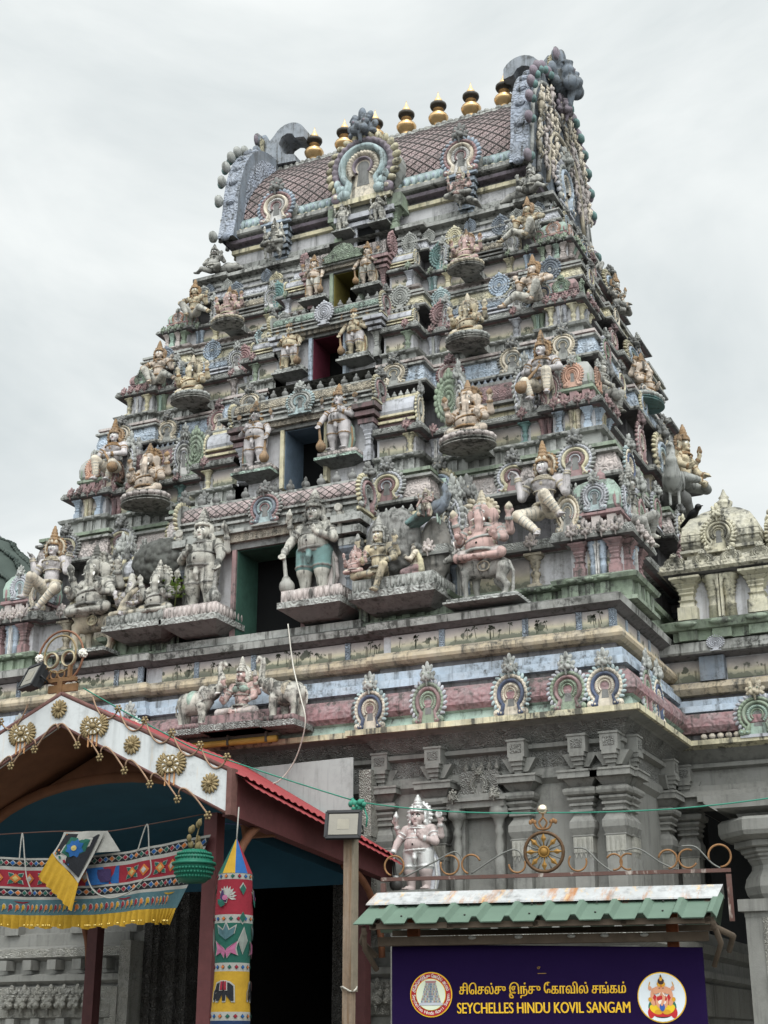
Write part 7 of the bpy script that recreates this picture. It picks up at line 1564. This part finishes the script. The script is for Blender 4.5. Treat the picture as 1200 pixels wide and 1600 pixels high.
for i in range(12): hg.ball((rn.uniform(-.05, .05), rn.uniform(-.03, .03), .13 + rn.uniform(0, .2)), (.022, .02, .03), 0, 6)
hg.build('dry_garland', flat('dry_flowers', (112, 100, 70), .9, spots=.4, scale=40), bs)
# cloth column hanging at the right porch corner
cx_, cy_ = 1.83, -3.42; rad = .135; ztop, ctop = 1.20, 1.46
col = thing('cloth_column', 'hanging embroidered cloth tube with a striped pointed top, peacock, lotus and elephant panels', 'cloth column', (cx_, cy_, 0))
def cyl_pt(a, z, off=0): rr = rad * (1 + .05 * math.sin(z * 9) + (.22 * max(0, .28 - z) if z < .28 else 0)) + off; return (rr * math.sin(a), -rr * math.cos(a), z)
bands = [(1.20, 1.155, 'white'), (1.155, .90, 'red'), (.90, .84, 'white'), (.84, .56, 'green'), (.56, .50, 'white'), (.50, .22, 'yellow'), (.22, .16, 'white'), (.16, -.2, 'navy'), (-.2, -.26, 'white'), (-.26, -.5, 'red')]
cb_ = MB(); n = 32
for z0, z1, c in bands:
    m = 5; cb_.add([cyl_pt(2 * PI * i / n, z0 + (z1 - z0) * j / m) for j in range(m + 1) for i in range(n)], [(j * n + i, j * n + (i + 1) % n, (j + 1) * n + (i + 1) % n, (j + 1) * n + i) for j in range(m) for i in range(n)], CI[c], True)
def cshape(a0, z0, pts, col_, s=1, off=.004):
    P_ = [cyl_pt(a0 + p[0] * s / rad, z0 + p[1] * s, off) for p in pts]; cb_.add(P_ + [cyl_pt(a0, z0, off + .002)], [(i, (i + 1) % len(P_), len(P_)) for i in range(len(P_))], CI[col_])
def outl(a0, z0, pts, c1, c2, s, off=.004): cshape(a0, z0, [(x * 1.16, y * 1.16) for x, y in pts], c1, s, off); cshape(a0, z0, pts, c2, s, off + .004)
for z0, z1, c in bands:
    if c == 'white':
        for i in range(16): outl(2 * PI * i / 16, (z0 + z1) / 2, dia, 'black', cyc[i % 4], .014, .003)
for q in range(3):
    A = q * 2 * PI / 3 + .25
    for i in range(9): cshape(A - .18, 1.03, [(x * 1, y) for x, y in petal(-.3 + i * .36, .25, 1.05, .16)], 'white', .075, .004)    # peacock tail and body
    outl(A - .28, 1.03, [(-.5, .1), (-.3, .7), (-.1, .75), (0, .3), (.45, -.2), (.3, -.7), (-.2, -.6), (-.5, -.2)], 'white', 'purple', .062, .009); cshape(A - .42, .985, [(-.6, .5), (.3, .3), (.6, -.3), (0, -.6), (-.5, -.1)], 'green', .055, .016); cshape(A - .2, 1.02, circp(.02), 'pink', 1, .018)
    for s_ in (-1, 1): outl(A + .75, .98 + .06 * s_, petal(PI / 2 * s_, .1, 1, .3), 'white', 'green', .08, .005)
    for i, a in enumerate((PI / 2, PI / 2 + .6, PI / 2 - .6)): outl(A - .1, .72, petal(a, .1, 1.15, .22), 'white', 'teal', .1, .005)                                             # lotus
    for s_ in (-1, 1): outl(A - .1, .64, [(s_ * x, y) for x, y in ((.1, .2), (.5, .5), (.9, .75), (.75, .2), (.9, -.3), (.4, -.1), (.1, -.5))], 'white', 'pink', .09, .008)
    outl(A + .85, .70, petal(PI / 2, -.8, 1.1, .4), 'white', 'grey', .09, .006)
    el = [(-1, .2), (-.85, .75), (-.4, .9), (.5, .85), (.95, .5), (1.0, -.9), (.7, -.9), (.6, -.1), (.25, -.1), (.2, -.9), (-.1, -.9), (-.15, -.15), (-.45, -.1), (-.5, -.9), (-.8, -.9), (-.8, -.1), (-1.0, -.4), (-1.1, -.9), (-1.25, -.8), (-1.2, 0)]
    outl(A - .12, .36, el, 'white', 'black', .072, .005); cshape(A - .12, .40, [(-.5, .6), (.4, .6), (.45, -.6), (-.55, -.6)], 'white', .06, .012); cshape(A - .12, .40, [(-.4, .5), (.3, .5), (.35, -.5), (-.45, -.5)], 'red', .06, .015); cshape(A - .12, .40, [(-.1, .55), (.02, .55), (.02, -.55), (-.1, -.55)], 'black', .06, .017)
    for k in range(4): outl(A - .1, .0, petal(PI / 4 + k * PI / 2, .15, 1.2, .36), 'white', 'green', .08, .005)
    cshape(A - .1, .0, dia, 'gold', .03, .013)
    for k in range(6): outl(A + .9, .0, petal(k * PI / 3, .15, 1.0, .25), 'white', 'pink', .07, .005)
cb_.build('tube', CML, col)
cn = MB(); n = 24; cols_ = ['yellow', 'blue', 'red', 'green', 'yellow', 'blue', 'red', 'green']
for i in range(n):
    a, b = 2 * PI * i / n, 2 * PI * (i + 1) / n; cn.add([cyl_pt(a, ztop, .003), cyl_pt(b, ztop, .003), (.008 * math.sin(b), -.008 * math.cos(b), ctop), (.008 * math.sin(a), -.008 * math.cos(a), ctop)], [(0, 1, 2, 3)], CI[cols_[(i + 13) // 3 % 8]], True)
cn.build('pointed_top', CML, col)
MB().tube([(0, 0, ctop - .01), (-.05, .1, 1.72)], .006, 5).build('hanging_cord', CB['white'], col)
# ------------------------------------------------------------------ notice board with its little roof
SY = -3.0
sign = thing('notice_board', 'purple notice board lettered in yellow in Tamil and English under a green metal roof', 'notice board', (0, 0, 0))
purple = flat('board_purple', (30, 17, 54), .92, spots=.1, scale=6, bump=.02)
TURN = T((4.08, SY, 0)) @ RZ(11) @ T((-4.08, -SY, 0))          # the board stands turned a little towards the street
purple.node_tree.nodes['Principled BSDF'].inputs['Specular IOR Level'].default_value = .08
MB().prism([(3.01, -1.1), (5.20, -1.1), (5.20, .623), (3.01, .678)], SY, SY + .05).build('board', purple, sign)
for x in (3.15, 5.0): MB().box2((x - .04, SY + .06, -1.6), (x + .04, SY + .14, .95)).build('post', rust, sign)
gr = flat('green_roof', (92, 112, 98), .5, spots=.2, scale=3, bump=.05)
def streak_extra(nt, pos, base):
    f_ = ramp(nt, noise(nt, pos, 1.0, 7, .7, (7, 1, 1.5)), .53, .66); c = mixc(nt, f_, base, lin((160, 112, 72))); return mixc(nt, ramp(nt, noise(nt, pos, 5, 5, .7, (3, 1, 1)), .58, .7), c, lin((206, 170, 112)))
flash = paint('flashing', (168, 170, 170), .35, extra=streak_extra, up=.0, fade=.05, bump=.05, rough=.45)
x0, x1 = 2.84, 5.35; zt, ze_ = .985, .795; yt, ye = SY + .02, SY - .34
def slope(yt, ye, name):
    mb = MB(); n_ = 11; w = (x1 - x0) / n_; prof = []
    for i in range(n_): b = x0 + i * w; prof += [(b, 0), (b + w * .64, 0), (b + w * .74, .032), (b + w * .88, .032)]
    prof.append((x1, 0)); v = []
    for x, h_ in prof: v += [(x + .02, yt, zt - .02 + h_), (x - .03, ye, ze_ + h_ * 1.15)]
    mb.add(v, [(2 * i, 2 * i + 1, 2 * i + 3, 2 * i + 2) for i in range(len(prof) - 1)], 0)
    mb.add([(p[0], p[1], p[2] - .006) for p in v], [(2 * i + 2, 2 * i + 3, 2 * i + 1, 2 * i) for i in range(len(prof) - 1)], 0)
    for i in range(1, n_, 2):
        for t in (.3, .7): mb.ball((x0 + i * w + w * .3, yt + (ye - yt) * t, zt + (ze_ - zt) * t + .0), (.008, .008, .006), 1, 6)
    return mb.build(name, [gr, flat('screw', (50, 48, 46), .5)], sign)
slope(yt, ye, 'roof_sheet'); slope(SY + .1, SY + .46, 'roof_sheet')
rc = MB(); rc.add([(x0, SY - .08, .958), (x1 - .02, SY - .08, .952), (x1 + .02, SY + .06, 1.045), (x0 + .04, SY + .06, 1.045), (x1 + .02, SY + .2, .96), (x0 + .04, SY + .2, .96), (x0 - .004, SY - .084, .945), (x1 - .022, SY - .084, .940)], [(0, 1, 2, 3), (3, 2, 4, 5), (6, 7, 1, 0)]); rc.build('ridge_flashing', flash, sign)
fw_ = MB(); dkw = flat('old_timber', (92, 80, 68), .85, spots=.35, scale=8)
fw_.box2((2.92, SY - .3, .76), (5.3, SY - .26, .80)); fw_.box2((2.92, SY - .02, .90), (5.3, SY + .1, .96)); fw_.box2((2.92, SY + .38, .76), (5.3, SY + .42, .80))
for x in (2.95, 3.5, 4.1, 4.7, 5.26): fw_.add([(x - .02, SY - .3, .755), (x + .02, SY - .3, .755), (x + .02, SY + .05, .95), (x - .02, SY + .05, .95), (x - .02, SY - .3, .795), (x + .02, SY - .3, .795), (x + .02, SY + .05, .99), (x - .02, SY + .05, .99)], [(0, 1, 2, 3), (4, 5, 6, 7), (0, 4, 7, 3), (1, 5, 6, 2), (0, 1, 5, 4)])
fw_.box2((2.93, SY - .1, .66), (5.25, SY - .02, .72)); fw_.build('roof_frame', dkw, sign)
sp_ = MB()
for x in (3.62, 3.95, 4.32, 4.55, 4.82): sp_.ball((x, SY - .11, .705), (.03, .02, .014), 0, 8)
sp_.build('cable_clips', CB['white'], sign)
bkt = MB()
for s, x in ((-1, 2.9), (1, 5.27)):
    bkt.tube([(x, SY + .0, .5), (x + s * .06, SY - .12, .64), (x + s * .02, SY - .3, .77)], .02, 6); bkt.tube([(x + s * .1, SY + .35, .62), (x + s * .14, SY + .1, .7), (x + s * .02, SY - .28, .74)], .022, 6)
bkt.build('bracket', dkw, sign)
# rusty rail with scrolls and a wheel
rail = thing('scroll_railing', 'rusty rail with curled iron scrolls behind the green sign roof', 'railing'); RY_ = SY + .12
rustwhite = paint('rust_flaked', (100, 60, 48), .3, extra=lambda nt, pos, base: mixc(nt, ramp(nt, noise(nt, pos, 1.0, 5, .6, (6, 2, 2)), .56, .66), base, lin((206, 200, 190))), up=.1, fade=.1)
q = MB(); q.box2((2.90, RY_ - .014, 1.132), (5.43, RY_ + .014, 1.158)); q.build('rail_bar', rustwhite, rail)
for x in (2.918, 5.412): MB().box2((x - .018, RY_ - .018, .8), (x + .018, RY_ + .018, 1.118)).build('rail_post', rustwhite, rail)
iron = flat('scroll_iron', (140, 104, 70), .6, .3, spots=.45, scale=14); iron_g = flat('grey_iron', (112, 112, 108), .5, .5, spots=.3)
def spiral(cx, cz, r, a0, a1, n=22): return [(cx + r * math.cos(R(a0 + (a1 - a0) * i / n)), RY_, cz + r * math.sin(R(a0 + (a1 - a0) * i / n))) for i in range(n + 1)]
zr = 1.160
for cx, rr, a0, a1 in ((3.0, .085, -60, 250), (3.42, .08, 120, -200), (3.58, .08, 20, 250), (3.92, .07, 180, 380), (4.36, .075, 140, 380), (4.62, .065, 150, -100), (4.72, .065, 60, 290), (5.0, .075, 170, -90), (5.14, .075, 60, 330), (5.36, .09, 200, -90)):
    MB().tube(spiral(cx, zr + rr * .86 + .008, rr * .86, a0, a1), .0075, 6).build('scroll', iron, rail)
for pts in ([(3.08, zr), (3.3, zr + .1), (3.46, zr + .17), (3.52, zr + .1)], [(3.58, zr + .01), (3.8, zr + .14), (3.92, zr + .17), (3.98, zr + .08)], [(4.34, zr + .17), (4.42, zr + .16), (4.52, zr + .06), (4.6, zr)], [(4.70, zr + .14), (4.8, zr + .15), (4.95, zr + .05), (5.05, zr)], [(5.1, zr + .16), (5.2, zr + .15), (5.3, zr + .04), (5.36, zr)]):
    MB().tube(curve_pts([(x, RY_, z) for x, z in pts]), .0065, 6).build('scroll', iron_g, rail)
WX, WZ = 4.12, 1.310
wh = thing('wheel_emblem', 'gilded spoked wheel emblem with a silver ball finial standing on the rusty rail', 'emblem', (WX, RY_, WZ))
MB().tube(circ(.14), .013, 8, closed=True).build('rim', flat('rim_brown', (92, 70, 50), .5, .4, spots=.4, scale=30), wh)
for i in range(8):
    a = 2 * PI * i / 8; c_, s_ = math.cos(a), math.sin(a); sp = MB(); sp.tube([(.03 * c_, 0, .03 * s_), (.138 * c_, 0, .138 * s_)], .006, 5)
    sp.add([(.06 * c_, -.008, .06 * s_), (.095 * c_ - .02 * s_, -.008, .095 * s_ + .02 * c_), (.135 * c_, -.008, .135 * s_), (.095 * c_ + .02 * s_, -.008, .095 * s_ - .02 * c_), (.095 * c_, -.02, .095 * s_)], [(0, 1, 4), (1, 2, 4), (2, 3, 4), (3, 0, 4)]); sp.build('spoke', flat('wheel_gold', (140, 106, 54), .55, .35, spots=.2), wh)
for i in range(8): a = 2 * PI * (i + .5) / 8; MB().tube([(.03 * math.cos(a), 0, .03 * math.sin(a)), (.15 * math.cos(a), 0, .15 * math.sin(a))], .006, 5).build('thin_spoke', iron_g, wh)
hb = MB(); hb.ball((0, -.012, 0), (.03, .02, .03), 0, 12); hb.tube(circ(.036, y=-.01), .008, 6, closed=True); hb.build('hub', MATS['wheel_gold'], wh)
tp = MB(); tp.tube(curve_pts([(0, 0, .16), (-.028, 0, .21), (0, 0, .25), (.0, 0, .29)]), .008, 6); tp.tube(curve_pts([(0, 0, .16), (.028, 0, .21), (0, 0, .25)]), .008, 6)
for s in (-1, 1):
    tp.tube(curve_pts([(0, 0, .16), (s * .04, 0, .17), (s * .06, 0, .2)]), .009, 6)
    for k in range(3): tp.ball((s * (.06 + .016 * k), 0, .215 + .008 * (1 - abs(k - 1))), (.014, .008, .018), 0, 6)
tp.build('crest', iron, wh); MB().ball((0, 0, .305), .038, 0, 16, k=12).build('ball_finial', flat('silver_ball', (226, 214, 190), .18, .9, spots=.05), wh)
# lettering
ytext = flat('letter_yellow', (232, 184, 44), .45, spots=.06, bump=0)
def text(body, cx, z, width=None, size=.1, mat=ytext, depth=.004, y=SY - .004, parent=sign, name='lettering', stretch=None, dz=0):
    cu = bpy.data.curves.new(name, 'FONT'); cu.body = body; cu.size = size; cu.align_x = 'CENTER'; cu.extrude = 0; cu.offset = 0
    o = bpy.data.objects.new(name, cu); COL.objects.link(o); cu.materials.append(mat); o.rotation_euler = (R(90), 0, 0); bpy.context.view_layer.update()
    k = (width / o.dimensions.x) if width else 1; o.scale = (k, k * (stretch or 1) if not stretch else stretch, 1); o.location = (cx, y, z); o.parent = parent; me = bpy.data.meshes.new_from_object(o.evaluated_get(bpy.context.evaluated_depsgraph_get())); sx_, sz_ = o.scale[0], o.scale[1]
    m0 = MB()
    for q in range(3):
        for i_, p in enumerate(me.polygons): m0.add([tuple(me.vertices[v].co) for v in p.vertices], [tuple(range(len(p.vertices)))], 0, False, T(((q - 1) * size * .022 / k, 0, .0012 * q + .00013 * (i_ % 8))))
    me = m0.mesh(name, [mat])
    me.transform(T((cx, y, z)) @ RX(90) @ Matrix.Diagonal((sx_, sz_, 1, 1))); bpy.data.objects.remove(o); bpy.data.curves.remove(cu)
    if not me.materials: me.materials.append(mat)
    return link(name, me, parent)
text('SEYCHELLES HINDU KOVIL SANGAM', 4.087, .203, 1.203, .1, stretch=1.02)
text('\u0b9a\u0bbf\u0bc6\u0b9a\u0bb2\u0bcd\u0b9a\u0bc1 \u0b87\u0ba8\u0bcd\u0ba4\u0bc1 \u0bc7\u0b95\u0bbe\u0bb5\u0bbf\u0bb2\u0bcd \u0b9a\u0b99\u0bcd\u0b95\u0bae\u0bcd', 4.083, .330, 1.164, .092, stretch=1.0)
text('\u0b89', 4.083, .482, .05, .06, flat('letter_dim', (150, 116, 52), .5, bump=0), stretch=.8)
MB().box2((4.06, SY - .006, .462), (4.12, SY, .466)).build('underline', MATS['letter_dim'], sign)
def disc(cx, cz, r, y, mat, name='roundel', parent=sign):
    return MB().prism([(cx + r * math.cos(2 * PI * i / 48), cz + r * math.sin(2 * PI * i / 48)) for i in range(48)], y, y + .004).build(name, mat, parent)
lx, lz = 3.297, .330
cred = flat('logo_red', (168, 32, 40), .5, bump=0); ccream = flat('logo_cream', (214, 220, 196), .5, spots=.03, bump=0)
lg = disc(lx, lz, .152, SY - .005, ytext); disc(lx, lz, .144, SY - .009, cred, 'ring', lg); disc(lx, lz, .108, SY - .013, ytext, 'ring', lg); disc(lx, lz, .104, SY - .017, ccream, 'picture', lg)
tw = MB(); pic = ['slate', 'grey', 'rose', 'tan', 'lav']
lgm = [flat('logo_tower_%s' % k, PAL[k], .6, bump=0) for k in pic]
for j in range(8):
    w0 = .072 - j * .0045; z0 = lz - .055 + j * .0165
    tw.prism([(lx - w0, z0), (lx + w0, z0), (lx + w0 - .003, z0 + .0165), (lx - w0 + .003, z0 + .0165)], SY - .0205, SY - .0175, 1)
    n_ = 11
    for i in range(n_): x = lx - w0 + (i + .5) * 2 * w0 / n_; tw.box2((x - w0 / n_ * .7, SY - .022, z0 + .003), (x + w0 / n_ * .7, SY - .0207, z0 + .013), (0, 2, 3, 4, 0)[(i * 3 + j) % 5])
    tw.box2((lx - .007, SY - .0235, z0 + .002), (lx + .007, SY - .0222, z0 + .0145), 0)
tw.prism([(lx - .036, lz + .077), (lx + .036, lz + .077), (lx + .04, lz + .092), (lx - .04, lz + .092)], SY - .0205, SY - .0175, 2); tw.box2((lx - .085, SY - .021, lz - .072), (lx + .085, SY - .0176, lz - .055), 4)
tw.build('tower_drawing', lgm, lg)
wt = flat('logo_white', (230, 224, 214), .5, bump=0)
def arc_text(body, r, a_mid, step, top):
    mb = MB()
    for i, ch in enumerate(body):
        if ch == ' ': continue
        cu = bpy.data.curves.new('tmp', 'FONT'); cu.body = ch; cu.size = .033; cu.align_x = 'CENTER'; o = bpy.data.objects.new('tmp', cu); COL.objects.link(o); bpy.context.view_layer.update()
        me = bpy.data.meshes.new_from_object(o.evaluated_get(bpy.context.evaluated_depsgraph_get()))
        k = i - (len(body) - 1) / 2; a = a_mid - k * step if top else a_mid + k * step
        x, z = lx + r * math.cos(R(a)), lz + r * math.sin(R(a)); ang = a - 90 if top else a + 90
        M_ = T((x, SY - .011, z)) @ RY(-ang) @ RX(90)
        mb.add([tuple(v.co) for v in me.vertices], [tuple(p.vertices) for p in me.polygons], 0, False, M_)
        bpy.data.objects.remove(o); bpy.data.curves.remove(cu); bpy.data.meshes.remove(me)
    return mb
arc_text('Seychelles Hindu Kovil Sangam', .134, 270, 6.2, False).build('ring_lettering', wt, lg)
arc_text('\u0b9a\u0bbf\u0bc6\u0b9a\u0bb2\u0bcd\u0b9a\u0bc1 \u0b87\u0ba8\u0bcd\u0ba4\u0bc1 \u0bc7\u0b95\u0bbe\u0bb5\u0bbf\u0bb2\u0bcd \u0b9a\u0b99\u0bcd\u0b95\u0bae\u0bcd', .114, 90, 5.6, True).build('ring_lettering', wt, lg)
# right roundel: seated elephant-headed figure in bright colours
gx, gz = 4.905, .300
rd = disc(gx, gz, .164, SY - .005, ytext); disc(gx, gz, .157, SY - .009, flat('roundel_white', (216, 222, 226), .5, spots=.04, bump=0), 'picture', rd)
pcs = dict(skin=(214, 152, 118), gold=(206, 150, 40), yel=(226, 190, 40), red=(186, 40, 44), grn=(40, 108, 84), blu=(50, 90, 160), dk=(60, 40, 36), wht=(232, 224, 210)); pk_ = list(pcs); pmats = [flat('print_' + k, v, .5, bump=0, spots=.05) for k, v in pcs.items()]
pg = MB(); lay = [0]
def blob(x, z, rx, rz, c, rot=0, n=18):
    lay[0] += 1; y = SY - .0095 - .00022 * lay[0]; ca, sa = math.cos(rot), math.sin(rot)
    pg.prism([(gx + .9 * (x + rx * math.cos(2 * PI * i / n) * ca - rz * math.sin(2 * PI * i / n) * sa), gz + .9 * (z + rx * math.cos(2 * PI * i / n) * sa + rz * math.sin(2 * PI * i / n) * ca)) for i in range(n)], y, y + .0002, pk_.index(c))
for s in (-1, 1): blob(s * .07, -.07, .035, .05, 'grn'); blob(s * .085, -.11, .025, .04, 'red'); blob(s * .055, -.02, .026, .045, 'red', -s * .3)
blob(0, -.13, .06, .018, 'dk'); blob(0, -.12, .085, .02, 'red')
for s in (-1, 1): blob(s * .05, -.085, .048, .03, 'yel', s * .5); blob(s * .03, -.105, .03, .018, 'gold'); blob(s * .068, .03, .014, .04, 'skin', s * .25); blob(s * .085, .065, .014, .016, 'skin'); blob(s * .088, .095, .004, .02, 'gold', s * .3); blob(s * .07, -.03, .016, .034, 'skin', -s * .4); blob(s * .088, -.015, .014, .016, 'gold')
blob(0, -.03, .048, .055, 'skin'); blob(0, -.01, .04, .022, 'red'); blob(0, -.035, .03, .018, 'wht'); blob(0, -.07, .02, .03, 'blu')
for s in (-1, 1): blob(s * .04, .05, .022, .028, 'skin', s * .4)
blob(0, .06, .034, .04, 'skin'); blob(0, .095, .032, .022, 'gold'); blob(0, .115, .024, .024, 'dk'); blob(0, .135, .012, .018, 'gold'); blob(0, .152, .005, .012, 'dk')
for i in range(9): blob(.004 + .012 * math.sin(i * .45), .045 - .012 * i, .014 - .0006 * i, .011, 'skin')
for i in range(0): blob(.006 + .012 * math.sin(i * .9), .04 - .02 * i, .012, .002, 'red')
for s in (-1, 1): blob(s * .014, .066, .006, .003, 'dk'); blob(s * .016, .022, .004, .016, 'wht', s * .5)
blob(0, .08, .003, .01, 'red')
pg.build('elephant_headed_picture', pmats, rd)

for o in (sign, rail, wh): o.location = TURN @ o.location; o.rotation_euler = (0, 0, R(11))
